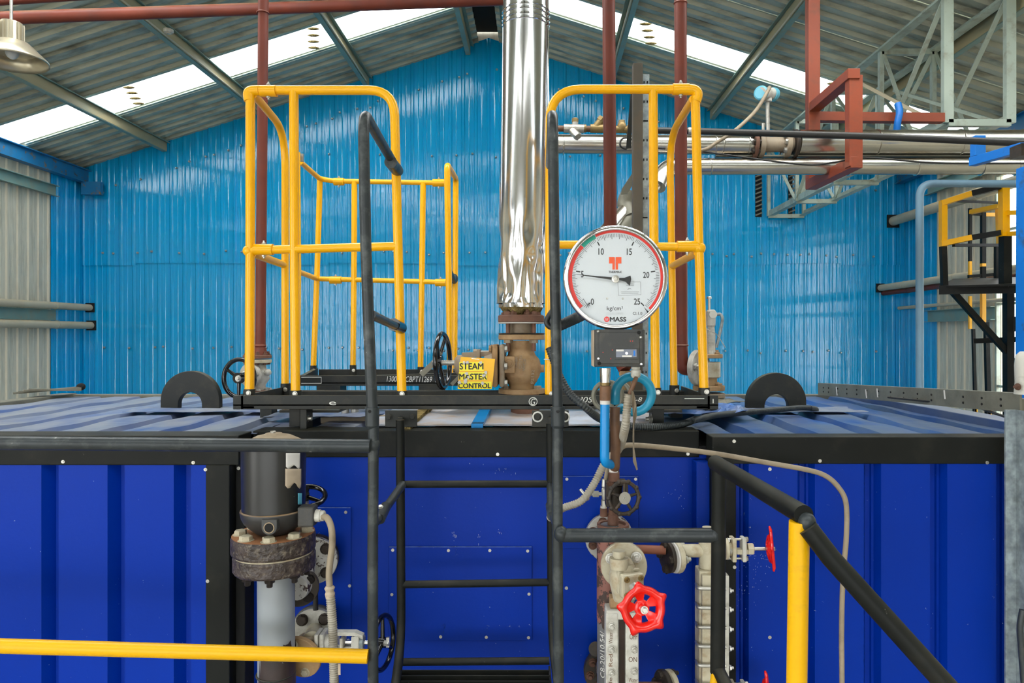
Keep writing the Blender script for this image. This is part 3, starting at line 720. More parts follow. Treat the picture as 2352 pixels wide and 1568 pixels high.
lug(1784, 1716, 1853, 856, 942, 'black steel lifting lug with a round hole, crossed by a dark cable')
def flatsheet(nm, cx, Y, wx, wy, z, m, lab, seed, amp=0.012):
    r = random.Random(seed); a = [(r.uniform(2, 9), r.uniform(2, 9), r.uniform(0, 6)) for _ in range(5)]
    fn = lambda u, v: Vector((cx + (u - 0.5) * wx + 0.02 * math.sin(v * 5 + seed), Y + (v - 0.5) * wy, z + sum(abs(math.sin(p * u + q * v + s_)) for p, q, s_ in a) * amp * (0.12 + 0.88 * v * v if amp > 0.03 else 1) / 3))
    return P(nm, cn, G().grid(fn, 18, 10, False), m, lab, solid=0.002)
flatsheet('patch_sheet', W(480, 0, 4.0).x, 3.98, 0.85, 0.26, CT + 0.002, M['cont_roof'], 'loose patch sheet under the lug', 1, 0.008)
flatsheet('patch_sheet', W(1800, 0, 4.0).x, 3.98, 0.8, 0.26, CT + 0.002, M['cont_roof'], 'loose patch sheet under the lug', 2, 0.008)
M['foil'] = mat('buckled_faded_sheet', (182, 188, 200), 0.35, 0.0, vary=0.15, vs=3, dirt=(190, 155, 105), da=0.5, ds=5)
M['foil_b'] = mat('buckled_blue_sheet', (60, 110, 185), 0.3, 0.3, vary=0.15, dirt=(150, 150, 150), da=0.6, ds=6)
flatsheet('buckled_sheet', W(1090, 0, 3.75).x, 3.68, 0.9, 0.85, CT + 0.004, M['foil'], 'buckled faded roof sheet', 3, 0.05)
flatsheet('buckled_sheet', W(1370, 0, 3.75).x, 3.68, 0.55, 0.85, CT + 0.006, M['foil'], 'buckled faded roof sheet', 4, 0.05)
flatsheet('buckled_sheet', W(1600, 0, 3.8).x, 3.8, 0.45, 0.5, CT + 0.006, M['foil_b'], 'torn blue roof sheet', 5, 0.03)
flatsheet('buckled_sheet', W(1590, 0, 4.3).x, 4.3, 0.5, 0.4, CT + 0.006, M['galv2'], 'dusty torn roof sheet', 8, 0.03)
flatsheet('buckled_sheet', W(760, 0, 3.7).x, 3.75, 0.55, 0.5, CT + 0.004, M['cont_roof'], None, 6, 0.02)
P('roof_rib', cn, G().bar(W(1096, 985, 3.25) + Vector((0, 0, 0.01)), W(1120, 942, 3.8) + Vector((0, 0, 0.02)), 0.055, 0.03), M['bluepipe'], 'bright blue roof rib')
P('roof_rib', cn, G().bar(W(930, 990, 3.2) + Vector((0, 0, 0.01)), W(985, 942, 3.85) + Vector((0, 0, 0.02)), 0.05, 0.03), M['wool'], 'dusty brown roof rib')
P('timber_strip', cn, G().bar(W(740, 964, 3.6), W(890, 960, 3.6), 0.05, 0.03), M['cable'], 'pale dusty strip')
for x, r_, h in ((793, 9, 34), (815, 9, 30)):
    p = W(x, 962, 3.65); P('threaded_stub', cn, G().lathe(p, (0, 0, 1), [(0, r_ * 1.7 * 3.65 / F), (0.02, r_ * 1.7 * 3.65 / F), (0.02, r_ * 3.65 / F), (0.09, r_ * 3.65 / F)], 14), M['zinc'])
t = thing('timber_bundle', 'bundle of pale laths lying on the far left corner of the container roof', 'timber', (-3.3, 4.9, CT))
for k in range(4):
    P('lath', t, G().bar(W(30 + 12 * k, 903 - 3 * k, 4.75), W(186, 889 + 2 * k, 5.0 - 0.02 * k), 0.05, 0.012), M['galv2'])
P('lath_end', t, G().ball(W(186, 888, 5.0), 0.03, (1, 1, 0.9), 8, 6), M['dark'])

# ---------------------------------------------------------------- platform frames on the container roof
pf = thing('platform_frame', 'long black steel channel frame crossing over the container roof, carrying the tall yellow guards', 'platform', tuple(W(1090, 985, 3.4)))
Y0 = 3.2
def lipbeam(par, x0, x1, yt, yb, Y, depth, back, nm='channel_beam'):
    a = W(x0, yb, Y); b = W(x1, yt, Y); g = G()
    g.box(((a.x + b.x) / 2, Y + 0.006, (a.z + b.z) / 2), (b.x - a.x, 0.012, b.z - a.z))
    g.box(((a.x + b.x) / 2, Y + depth / 2, a.z + 0.02), (b.x - a.x, depth, 0.01))
    zb_ = W(0, back, Y + depth).z
    g.box(((a.x + b.x) / 2, Y + depth, (a.z + zb_) / 2), (b.x - a.x, 0.01, zb_ - a.z))
    return P(nm, par, g, M['black2'], bevel=0.002)
lipbeam(pf, 535, 1650, 908, 940, Y0, 0.10, 908, 'channel_beam')
lipbeam(pf, 645, 1600, 898, 925, 3.72, 0.06, 896, 'channel_beam')
zb0 = W(0, 940, Y0).z; zt0 = W(0, 908, Y0).z
for px, q in ((556, 1), (1628, -1)):
    x = W(px, 0, Y0).x; g = G(); g.box((x, 3.5, (zb0 + zt0) / 2), (0.01, 0.6, zt0 - zb0)); g.box((x + 0.025 * q, 3.5, zb0 + 0.01), (0.06, 0.6, 0.01))
    P('side_beam', pf, g, M['black2'])
# feet and fixing brackets
def foot(x0, x1, y1, Y, lab=None):
    a = W(x0, y1, Y); b = W(x1, 940, Y)
    return P('support_foot', pf, G().box(((a.x + b.x) / 2, Y + 0.04, (zb0 + CT) / 2), (b.x - a.x, 0.09, zb0 - CT)), M['black2'], lab, bevel=0.002)
f1 = foot(665, 690, 975, 3.3); f2 = foot(690, 705, 988, 3.22); f3 = foot(1497, 1525, 978, 3.3)
P('support_plate', pf, G().box((W(725, 0, 3.4).x, 3.4, zb0 - 0.02), (0.28, 0.2, 0.012)), M['black2'])
P('support_plate', pf, G().box((W(1510, 0, 3.4).x, 3.4, zb0 - 0.02), (0.2, 0.2, 0.012)), M['black2'])
bolt(f2, W(702, 961, 3.24), (1, 0, 0), 0.018, M['zinc'], True); bolt(f3, W(1497, 962, 3.28), (-1, 0, 0), 0.018, M['zinc'], True)
for x in (1640, 1560, 600): P('support_foot', pf, G().box((W(x, 0, 3.6).x, 3.7, (zb0 + CT) / 2), (0.06, 0.08, zb0 - CT)), M['black2'])
# white marker writing on the beam
g = G(); lettersP(g, 'G', 1219, 915, 1230, 930, Y0 - 0.002); g.torus(W(1224.5, 922, Y0 - 0.001), (0, 1, 0), 0.0185, 0.0018, 28, 6)
P('circled_letter', pf, g, M['chalk'])
for q in (('1?0S', 1322, 911, 1362, 924), ('8-8', 1450, 912, 1475, 922), ('e', 756, 922, 772, 930)): P('marker_writing', pf, lettersP(G(), *q, Y0 - 0.002), M['chalk'])
P('marker_line', pf, G().box(W(1595, 915, Y0 - 0.001), (0.09, 0.002, 0.003)), M['chalk']); P('marker_line', pf, G().box(W(1638, 921, Y0 - 0.001), (0.004, 0.002, 0.02)), M['chalk'])
# rear platform
pr_ = thing('rear_platform_frame', 'shorter black platform frame further back, with chalk numbers on its beam', 'platform', tuple(W(870, 890, 5.0)))
lipbeam(pr_, 690, 1062, 862, 886, 4.75, 0.4, 848)
P('side_beam', pr_, G().bar(W(694, 874, 4.75), W(726, 856, 5.2), 0.03, 0.07), M['black2'])
P('side_beam', pr_, G().bar(W(1055, 874, 4.75), W(1092, 846, 5.2), 0.03, 0.07), M['black2'])
P('cross_beam', pr_, G().bar(W(716, 872, 4.9), W(1062, 862, 4.9), 0.05, 0.04), M['black2'])
zr = W(0, 886, 4.75).z
for x in (760, 992): P('support_foot', pr_, G().box((W(x, 0, 4.8).x, 4.82, (zr + CT) / 2 ), (0.16, 0.16, zr - CT)), M['black2'])
g = G(); a = W(888, 862, 4.748); b = W(1010, 865, 4.748)
letters(g, '1300S  PCBPT11269  SR', W(888, 876, 4.746), W(1012, 878, 4.746) - W(888, 876, 4.746), Vector((0, 0, 0.038)))
P('chalk_numbers', pr_, g, M['chalk'], kind='stuff')
g = G()
for q in ((692, 866, 738, 866), (692, 880, 738, 880), (738, 866, 738, 880)): g.bar(W(q[0], q[1], 4.747), W(q[2], q[3], 4.747), 0.002, 0.004)
P('marker_outline', pr_, g, M['chalk'])

# ---------------------------------------------------------------- yellow guard cages
def sockets(par, lst, boltm=None):
    for x, y0, y1, Y, r in lst:
        s_ = P('socket', par, G().lathe(W(x, y1, Y), (0, 0, 1), [(0, r * Y / F), (W(0, y0, Y).z - W(0, y1, Y).z, r * Y / F)], 20), M['black2'], 'black base socket')
        bolt(s_, W(x + 3, (y0 + y1) / 2, Y) + Vector((0, -r * Y / F, 0)), (0, -1, 0), 0.0095, M['zinc'])
def yt(nm, par, pts, rp, fil=0.0, m=None):
    Y = pts[0][2]; q = [W(*p) for p in pts]
    return P(nm, par, G().tube(fillet(q, fil) if fil else q, rp * Y / F, 18), m or M['yellow'])
def coupling(par, x0, x1, y, Y, r):
    a = W(x0, y, Y); b = W(x1, y, Y)
    c = P('coupling_sleeve', par, G().lathe(a, b - a, [(0, r * Y / F), ((b - a).length, r * Y / F)], 20), M['yellow'], bevel=0.002)
    for s_ in (-1, 1): bolt(c, W((x0 + x1) / 2, y, Y) + Vector((0, 0, s_ * r * Y / F)), (0, 0, s_), 0.009, M['zinc'], True)
Yc = 3.26
ca = thing('guard_cage', 'tall yellow tubular guard left of the silver chimney, with a rounded top corner', 'guard rail', tuple(W(745, 905, Yc)), 'yellow tubular guards')
yt('hoop_rail', ca, [(578, 207, Yc), (905, 207, Yc), (923, 900, Yc)], 10.5, 0.12)
yt('post', ca, [(575, 212, Yc), (575, 570, Yc), (573, 903, Yc)], 10.5)
yt('post', ca, [(675, 207, Yc), (676, 570, Yc), (679, 905, Yc)], 10.5)
yt('mid_rail', ca, [(570, 575, Yc), (680, 572, Yc), (916, 565, Yc)], 10)
P('corner_elbow', ca, G().tube(spline([W(596, 208, Yc), W(578, 209, Yc), W(571, 215, Yc), W(573, 232, Yc)], 5), 12 * Yc / F, 16), M['yellow'])
P('corner_elbow', ca, G().ball(W(571, 576, Yc), 13 * Yc / F, (1, 1, 1)), M['yellow'])
coupling(ca, 598, 635, 209, Yc, 13); coupling(ca, 585, 627, 573, Yc, 13)
yt('side_rail', ca, [(582, 216, Yc), (655, 302, 3.8), (655, 885, 3.72)], 9.5, 0.2)
yt('side_rail', ca, [(580, 582, Yc), (655, 609, 3.78)], 9.5)
sockets(ca, [(573, 893, 910, Yc, 12.5), (679, 896, 910, Yc, 13), (923, 897, 910, Yc, 13), (656, 880, 907, 3.72, 11)])
cb = thing('guard_cage', 'tall yellow tubular guard right of the silver chimney, behind the round gauge', 'guard rail', tuple(W(1440, 905, Yc)), 'yellow tubular guards')
yt('hoop_rail', cb, [(1262, 905, Yc), (1263, 205, Yc), (1590, 205, Yc)], 10.5, 0.15)
yt('post', cb, [(1500, 207, Yc), (1502, 560, Yc), (1506, 895, Yc)], 10.5)
yt('post', cb, [(1597, 222, Yc), (1605, 560, Yc), (1617, 895, Yc)], 10.5)
yt('mid_rail', cb, [(1264, 562, Yc), (1330, 562, Yc), (1500, 566, Yc), (1606, 567, Yc)], 9.8)
P('corner_elbow', cb, G().tube(spline([W(1575, 205, Yc), W(1594, 207, Yc), W(1602, 216, Yc), W(1598, 234, Yc)], 5), 12 * Yc / F, 16), M['yellow'])
P('corner_elbow', cb, G().ball(W(1606, 570, Yc), 15 * Yc / F, (1, 1, 1)), M['yellow'])
coupling(cb, 1545, 1582, 205, Yc, 13); coupling(cb, 1555, 1602, 566, Yc, 13)
yt('side_rail', cb, [(1592, 228, Yc), (1538, 315, 3.8), (1548, 888, 3.72)], 9.5, 0.2)
yt('side_rail', cb, [(1602, 580, Yc), (1542, 612, 3.78)], 9.5)
sockets(cb, [(1506, 890, 910, Yc, 13), (1617, 890, 907, Yc, 13), (1264, 897, 910, Yc, 10), (1549, 884, 907, 3.72, 11.5)])
cc = thing('guard_cage', 'lower yellow tubular guard standing on the rear platform frame', 'guard rail', tuple(W(870, 850, 5.1)), 'yellow tubular guards')
Yd = 5.15
yt('top_rail', cc, [(690, 372, 4.7), (735, 411, Yd), (770, 416, Yd), (1022, 420, Yd)], 6.2, 0.06)
yt('mid_rail', cc, [(686, 624, 4.7), (728, 640, Yd), (1022, 648, Yd)], 6.2, 0.03)
yt('post', cc, [(735, 412, Yd), (728, 640, Yd), (720, 842, Yd)], 6.4)
yt('post', cc, [(814, 416, Yd), (813, 640, Yd), (811, 842, Yd)], 6.4)
yt('post', cc, [(972, 418, Yd), (969, 640, Yd), (966, 846, Yd)], 6.6)
yt('post', cc, [(684, 350, 4.6), (686, 620, 4.6), (684, 850, 4.6)], 5.5)
yt('hoop_rail', cc, [(1034, 856, 4.8), (1027, 378, 4.8), (1047, 410, 5.3), (1044, 846, 5.3)], 7.2, 0.05)
coupling(cc, 767, 790, 417, Yd, 8.5); coupling(cc, 994, 1022, 420, Yd, 8.5); coupling(cc, 758, 784, 643, Yd, 8.5); coupling(cc, 1000, 1024, 649, Yd, 8.5)
P('rail_tee', cc, G().ball(W(1043, 640, 5.28), 0.03, (1, 1, 1.3), 12, 8).tube([W(1032, 620, 4.85), W(1044, 646, 5.28)], 0.018, 12), M['rail'], 'grey worn short rail')
P('pipe_clip', cc, G().box(W(692, 362, 4.65), (0.03, 0.02, 0.05)), M['zinc'], 'grey clip')
sockets(cc, [(720, 839, 861, Yd, 7.5), (811, 838, 862, Yd, 7.5), (967, 842, 862, Yd, 8), (1040, 850, 866, 5.0, 11)])
# ---------------------------------------------------------------- silver chimney pipe and the steam stop valve under it
Ys = 3.72
def rad(px, Y): return px * Y / F
t = thing('lagged_steam_pipe', 'large silver aluminium-clad steam pipe rising through the roof, crumpled at its lower end', 'pipe', tuple(W(1198, 705, Ys)))
xc = W(1208, 0, Ys).x
NS, NH = 72, 70
ztop = roofz(xc) - 0.02; zbot = W(0, 697, Ys).z
RS = random.Random(11)
dents = [(RS.uniform(0, 2 * PI), RS.uniform(0, 0.42), RS.uniform(0.1, 0.35), RS.uniform(0.02, 0.07), RS.uniform(0.006, 0.02)) for _ in range(46)]
vdents = [(-PI / 2 + a, h, 0.09, 0.16, 0.016) for a, h in ((-0.75, 0.2), (0.85, 0.24), (0.2, 0.05), (1.3, 0.3), (-0.15, 0.32))]
def chim(u, v):
    h = v * v * (ztop - zbot) if v < 1 else (ztop - zbot)
    a = 2 * PI * u; k = max(0.0, 1 - h / 0.55)
    R = rad(52.5, Ys) + rad(3.0, Ys) * max(0, 1 - h / 1.1)
    d = 0
    for a0, h0, sa, sh, am in dents + vdents:
        da = (a - a0 + PI) % (2 * PI) - PI
        d += am * math.exp(-(da / sa) ** 2 - ((h - h0) / sh) ** 2)
    d += 0.0003 * math.sin(3 * a + h * 5) * math.sin(h * 3.1) + 0.002 * math.sin(5 * a + 1.2) * k
    R -= d * (0.15 + 0.85 * k) if h < 0.6 else d * 0
    x0 = xc + (W(1197, 0, Ys).x - xc) * max(0, 1 - h / 1.6)
    return Vector((x0 + R * math.cos(a), Ys + R * math.sin(a), zbot + h))
P('cladding', t, G().grid(chim, NS, NH * 2), M['crump'])
for y in (30, 40, 52, 62):
    p = W(1208, y, Ys); P('seam_bead', t, G().lathe(p - Vector((0, 0, 0.006)), (0, 0, 1), [(0, rad(53, Ys)), (0.003, rad(55, Ys)), (0.009, rad(55, Ys)), (0.012, rad(53, Ys))], 40), M['chrome'])
P('long_seam', t, G().bar((xc + rad(51, Ys), Ys - 0.03, zbot + 0.3), (xc + rad(51, Ys), Ys - 0.03, ztop), 0.006, 0.01), M['chrome'])
zc_ = W(1198, 697, Ys)
def cuff(u, v):
    a = 2 * PI * u; R = rad(50, Ys) - 0.004 * math.sin(a * 7 + v * 3) - 0.003 * math.sin(a * 13)
    return Vector((zc_.x + R * math.cos(a), Ys + R * math.sin(a), zc_.z - 0.022 + v * 0.05))
P('foil_cuff', t, G().grid(cuff, 60, 4), M['crump'])
def wool(u, v):
    a = 2 * PI * u; R = rad(48, Ys) * (1 - 0.35 * v * v) * (1 + 0.04 * math.sin(a * 9) + 0.03 * math.sin(a * 17 + 2))
    return Vector((zc_.x + R * math.cos(a), Ys + R * math.sin(a), zc_.z - 0.015 - v * (0.045 + 0.012 * math.sin(a * 6) + 0.008 * math.sin(a * 11))))
P('mineral_wool', t, G().grid(wool, 60, 6), M['wool'], 'ragged mineral wool lagging')

v = thing('steam_stop_valve', 'dusty tan cast steam valve below the big silver pipe, with a black handwheel', 'valve', tuple(W(1200, 945, Ys)))
def zz(y): return W(0, y, Ys).z
cxv = W(1197, 0, Ys).x
def vc(px, y): return Vector((W(px, 0, Ys).x, Ys, zz(y)))
dn = lambda p, ax, *a, **k: None
flange(v, vc(1197, 740), (0, 0, 1), rad(53, Ys), zz(724) - zz(740), M['rust'], 8, rad(8, Ys), M['rust'], 22, 1, True, label='rusty red-brown pipe flange')
flange(v, vc(1198, 780), (0, 0, 1), rad(53, Ys), zz(768) - zz(780), M['cast'], 0)
P('gasket', v, G().lathe(vc(1198, 768), (0, 0, 1), [(0, rad(51, Ys)), (0.005, rad(54, Ys)), (0.008, rad(49, Ys))], 40), M['darkiron'])
P('gasket', v, G().lathe(vc(1197, 743), (0, 0, 1), [(0, rad(52, Ys)), (0.006, rad(53, Ys))], 40), M['paper'])
P('spool', v, G().lathe(vc(1198, 770), (0, 0, 1), [(0, rad(28, Ys)), (zz(742) - zz(770), rad(27, Ys))], 28), M['cast2'])
P('neck_pipe', v, G().lathe(vc(1197, 724), (0, 0, 1), [(0, rad(30, Ys)), (0.05, rad(28, Ys))], 24), M['rust'])
for k in range(4):
    a = PI / 4 + k * PI / 2; d = Vector((math.cos(a), math.sin(a), 0)) * rad(41, Ys)
    s_ = P('stud', v, G().lathe(vc(1197, 806) + d, (0, 0, 1), [(0, rad(5, Ys)), (zz(715) - zz(806), rad(5, Ys))], 10), M['rust'])
    P('nut', s_, G().hexa(vc(1197, 780) + d, (0, 0, -1), rad(9.5, Ys), 0.018), M['cast2'])
    P('nut', s_, G().hexa(vc(1197, 724) + d, (0, 0, 1), rad(9, Ys), 0.018), M['rust'])
# body: a globe shape bulging to the right, neck above, foot below
def body(u, w):
    a = 2 * PI * u; y = 782 + 116 * w
    tab = [(782, 1197, 30), (800, 1196, 27), (812, 1198, 31), (828, 1198, 42), (846, 1199, 45), (862, 1196, 44), (874, 1198, 36), (884, 1198, 29), (898, 1199, 29)]
    for i in range(len(tab) - 1):
        if tab[i][0] <= y <= tab[i + 1][0] + 0.01:
            q = (y - tab[i][0]) / (tab[i + 1][0] - tab[i][0]); q = q * q * (3 - 2 * q); cx_ = tab[i][1] * (1 - q) + tab[i + 1][1] * q; r_ = tab[i][2] * (1 - q) + tab[i + 1][2] * q; break
    R = rad(r_, Ys); dep = 0.82
    rdg = 1 + 0.06 * math.exp(-((a - 1.5 * PI) % (2 * PI) - 0.35) ** 2 * 12)
    return Vector((W(cx_, 0, Ys).x + R * math.cos(a) * rdg, Ys + R * dep * math.sin(a) * rdg, zz(y)))
P('body', v, G().grid(body, 40, 26), M['cast'])
P('body_boss', v, G().cyl(vc(1240, 846), vc(1250, 846), rad(9, Ys), 14), M['cast'])
nb = P('name_boss', v, G().box(vc(1171, 836) + Vector((0, -rad(34, Ys), 0)), (rad(26, Ys), 0.03, rad(38, Ys))), M['cast'], 'raised maker boss', bevel=0.004)
g = G(); p = vc(1171, 833) + Vector((0, -rad(34, Ys) - 0.017, 0))
g.torus(p, (0, 1, 0), rad(9.5, Ys), 0.0022, 26, 6, PI * 0.62, PI * 2.38, (0, 0, -1)); g.torus(p, (0, 1, 0), rad(5.5, Ys), 0.002, 22, 6); g.bar(p + Vector((0, 0, 0.012)), p - Vector((0, 0, 0.03)), 0.004, 0.004)
P('cast_emblem', nb, g, M['cast'])
g = G(); yy = Ys - rad(40, Ys)
for s_, x, y0, y1 in (('DN80', 1189, 818, 842), ('CF150', 1199, 815, 845), ('WCB', 1207, 822, 850), ('P2132', 1226, 848, 878)):
    letters(g, s_, Vector((W(x, 0, Ys).x, yy - 0.003 + abs(x - 1199) * 0.0006, zz(y1))), Vector((0.004, 0, zz(y0) - zz(y1))), Vector((-rad(6.5, Ys), 0, 0)))
P('cast_lettering', v, g, M['cast2'], solid=0.004)
P('inlet_flange', v, G().lathe(vc(1198, 902), (0, 0, 1), [(0, rad(53, Ys)), (zz(892) - zz(902), rad(53, Ys))], 32), M['cast'])
P('riser_pipe', v, G().lathe(vc(1206, 980), (0, 0, 1), [(0, rad(34, Ys)), (zz(903) - zz(980), rad(32, Ys))], 28), M['rust'], 'rusty red riser under the valve')
for k in (-1, 1):
    bolt(v, vc(1198 + k * 37, 892) + Vector((0, -0.03, 0)), (0, 0, 1), rad(9, Ys), M['cast2'])
# bonnet, yoke, spindle to the left
fb1 = P('bonnet_flange', v, G().box(vc(1155, 838), (rad(12, Ys), rad(96, Ys), rad(96, Ys))), M['cast2'], bevel=0.012)
fb2 = P('bonnet_flange', v, G().box(vc(1139, 838), (rad(13, Ys), rad(96, Ys), rad(96, Ys))), M['cast'], bevel=0.012)
for dy, dz in ((-38, -38), (-38, 38), (-44, 0), (38, 38), (38, -38)):
    q = vc(1161, 838 + dz) + Vector((0, rad(dy, Ys), 0)); bolt(fb1, q, (1, 0, 0), rad(8, Ys), M['zinc'])
    q = vc(1132, 838 + dz) + Vector((0, rad(dy, Ys), 0)); bolt(fb2, q, (-1, 0, 0), rad(8, Ys), M['cast'])
P('bonnet', v, G().lathe(vc(1133, 845), (-1, 0, 0), [(0, rad(36, Ys)), (rad(20, Ys), rad(30, Ys)), (rad(22, Ys), rad(18, Ys)), (rad(60, Ys), rad(16, Ys))], 24), M['cast2'])
P('yoke', v, G().bar(vc(1133, 812), vc(1062, 815), 0.05, 0.025).bar(vc(1133, 880), vc(1062, 880), 0.05, 0.025), M['cast2'])
P('gland_plate', v, G().box(vc(1100, 815), (rad(8, Ys), 0.09, rad(26, Ys))), M['cast2'], bevel=0.002)
gs = P('gland_stud', v, G().cyl(vc(1125, 808), vc(1090, 808), rad(3.2, Ys), 8), M['zinc']); P('nut', gs, G().hexa(vc(1096, 808), (-1, 0, 0), rad(7, Ys), 0.02), M['cast2'])
P('yoke_hub', v, G().lathe(vc(1065, 838), (-1, 0, 0), [(0, rad(24, Ys)), (rad(14, Ys), rad(23, Ys)), (rad(20, Ys), rad(16, Ys))], 22), M['cast2'])
def threads(a, b, r, m, n=12):
    g = G(); a = Vector(a); b = Vector(b); L = (b - a).length; pr_ = []
    for i in range(n): pr_ += [(L * i / n, r), (L * (i + 0.5) / n, r * 0.8)]
    return g.lathe(a, b - a, pr_ + [(L, r)], 14, smooth=True)
P('spindle', v, threads(vc(1052, 833), vc(1012, 833), rad(6.5, Ys), M['zinc'], 9), M['zinc'])
hw = P('handwheel', v, wheel(G(), vc(1017, 828), Vector((1, -0.14, 0.02)), rad(62, Ys), rad(5.5, Ys), 5, 0.2, 20, 0.02), M['blackgloss'], 'gloss black handwheel seen edge-on')
P('hub_nut', hw, G().hexa(vc(1006, 833), (-1, 0.1, 0), rad(8, Ys), 0.03), M['zinc'])
P('locking_arm', v, G().poly([vc(1010, 806), vc(1016, 812), vc(1003, 836), vc(971, 865), vc(963, 856), vc(988, 832)], (0, 0.008, 0)), M['galv2'], 'flat grey locking arm on the handwheel')
P('locking_arm', v, G().poly([vc(1058, 856), vc(1058, 866), vc(1040, 886), vc(1034, 880)], (0, 0.008, 0)), M['galv2'])
# warning sign hung on the valve
sg = thing('warning_sign', 'yellow sign reading STEAM MASTER CONTROL hung on the valve, with torn labels', 'sign', tuple(W(1092, 892, Ys - 0.2)))
Yg = Ys - 0.2
c4 = [W(1058, 819, Yg), W(1137, 824, Yg), W(1130, 892, Yg), W(1051, 892, Yg)]
P('board', sg, G().poly(c4, (0, 0.004, 0)), M['signy'])
for s_, q, tx in (('STEAM', (1055, 831, 1111, 852), (1056, 834, 1110, 848)), ('MASTER', (1054, 854, 1119, 872), (1055, 858, 1118, 871)), ('CONTROL', (1052, 876, 1129, 893), (1053, 880, 1127, 891))):
    a, b = W(q[0], q[3], Yg - 0.001), W(q[2], q[1], Yg - 0.001)
    l = P('label_strip', sg, G().box(((a.x + b.x) / 2, Yg - 0.002, (a.z + b.z) / 2), (b.x - a.x, 0.0015, b.z - a.z)), M['signl'], 'lemon label strip')
    g = G(); lettersP(g, s_, *tx, Yg - 0.0035, 0.0012); P('lettering', l, g, M['ink'])
g = G(); rs = random.Random(4)
for x, y in ((1066, 833), (1074, 832), (1104, 832), (1072, 857), (1076, 866), (1116, 856), (1056, 878), (1068, 877), (1108, 880), (1070, 872), (1112, 862)):
    pts = [W(x + rs.uniform(3, 6) * math.cos(k * PI / 3) * rs.uniform(0.5, 1.3), y + rs.uniform(2, 5) * math.sin(k * PI / 3), Yg - 0.006 - rs.uniform(0, 0.004)) for k in range(6)]
    g.add(pts + [p + Vector((0, 0.001, 0)) for p in pts], [tuple(range(6)), tuple(reversed(range(6, 12)))])
P('torn_paper', sg, g, M['paper'], 'torn white paper scraps', kind='stuff')
g = G().bar(W(1083, 823, Yg - 0.002), W(1101, 825, Yg - 0.002), 0.003, 0.003); P('tie_wire', sg, g, M['zinc'])

# ---------------------------------------------------------------- red oxide pipes
def rp(label, pts, rpx, m=None, fil=0.0, rads=None, group=None, cls='pipe'):
    q = [W(*p) for p in pts]; t = thing('red_oxide_pipe', label, 'pipe', tuple(q[-1]), group)
    P('pipe_run', t, G().tube(fillet(q, fil) if fil else q, rads or rpx * pts[-1][2] / F, 20), m or M['red_pipe']); return t
Yv = 4.4
t = rp('slim red oxide pipe standing behind the left yellow guard on a flanged valve', [(606, -236, Yv), (605, 0, Yv), (598, 806, Yv)], 11.5)
ra = 11.5 * Yv / F
P('reducer', t, G().lathe(W(598, 790, Yv), (0, 0, -1), [(0, ra * 1.0), (0.01, ra * 1.15), (0.02, ra), (0.03, ra * 1.1), (0.075, ra * 1.5)], 20), M['red_pipe'])
P('wall_hook', t, G().torus(W(604, 30, Yv), (0, 0, 1), ra + 0.004, 0.004, 24, 6), M['red_pipe'])
flange(t, W(591, 823, Yv), (0, 0, 1), rad(31, Yv), rad(8, Yv), M['rust'], 8, rad(5, Yv), M['rust'], 22, 1, True)
va = thing('gate_valve', 'small grey gate valve with a black handwheel under the slim red pipe', 'valve', tuple(W(592, 905, Yv)))
flange(va, W(591, 833, Yv), (0, 0, 1), rad(31, Yv), rad(8, Yv), M['cream'], 8, rad(5, Yv), M['rust'], 22, -1)
P('body', va, G().lathe(W(593, 898, Yv), (0, 0, 1), [(0, rad(18, Yv)), (rad(14, Yv), rad(16, Yv)), (rad(28, Yv), rad(25, Yv)), (rad(44, Yv), rad(24, Yv)), (rad(52, Yv), rad(18, Yv)), (rad(66, Yv), rad(16, Yv))], 24, smooth=True), M['white'])
P('bonnet', va, G().lathe(W(592, 860, Yv), (-0.35, -0.93, 0), [(0, rad(22, Yv)), (0.05, rad(22, Yv)), (0.05, rad(27, Yv)), (0.075, rad(27, Yv)), (0.075, rad(12, Yv)), (0.13, rad(9, Yv))], 24), M['white'])
flange(va, W(593, 903, Yv), (0, 0, 1), rad(32, Yv), rad(8, Yv), M['rust'], 8, rad(5, Yv), M['zinc'], 22, 1)
P('base_nozzle', va, G().cyl(Vector((W(593, 0, Yv).x, Yv, CT - 0.02)), W(593, 903, Yv), rad(17, Yv)), M['rust'])
P('spindle', va, G().cyl(W(590, 860, Yv - 0.1), W(548, 869, Yv - 0.29), rad(5, Yv), 12), M['zinc'])
hw = P('handwheel', va, wheel(G(), W(549, 868, Yv - 0.3), (-0.3, -0.93, 0.05), rad(40, Yv), rad(5, Yv), 3, 0.28, 30), M['blackgloss'], 'black three-spoke handwheel')
P('hub_nut', hw, G().lathe(W(548, 869, Yv - 0.33), (-0.3, -0.93, 0.05), [(0, rad(7, Yv)), (0.008, rad(6.5, Yv))], 16).hexa(W(548, 869, Yv - 0.335), (-0.3, -0.93, 0.05), rad(4, Yv), 0.015), M['zinc'])
P('body_lug', va, G().ball(W(571, 855, Yv - 0.03), rad(8, Yv)).ball(W(615, 855, Yv - 0.03), rad(8, Yv)), M['white'])

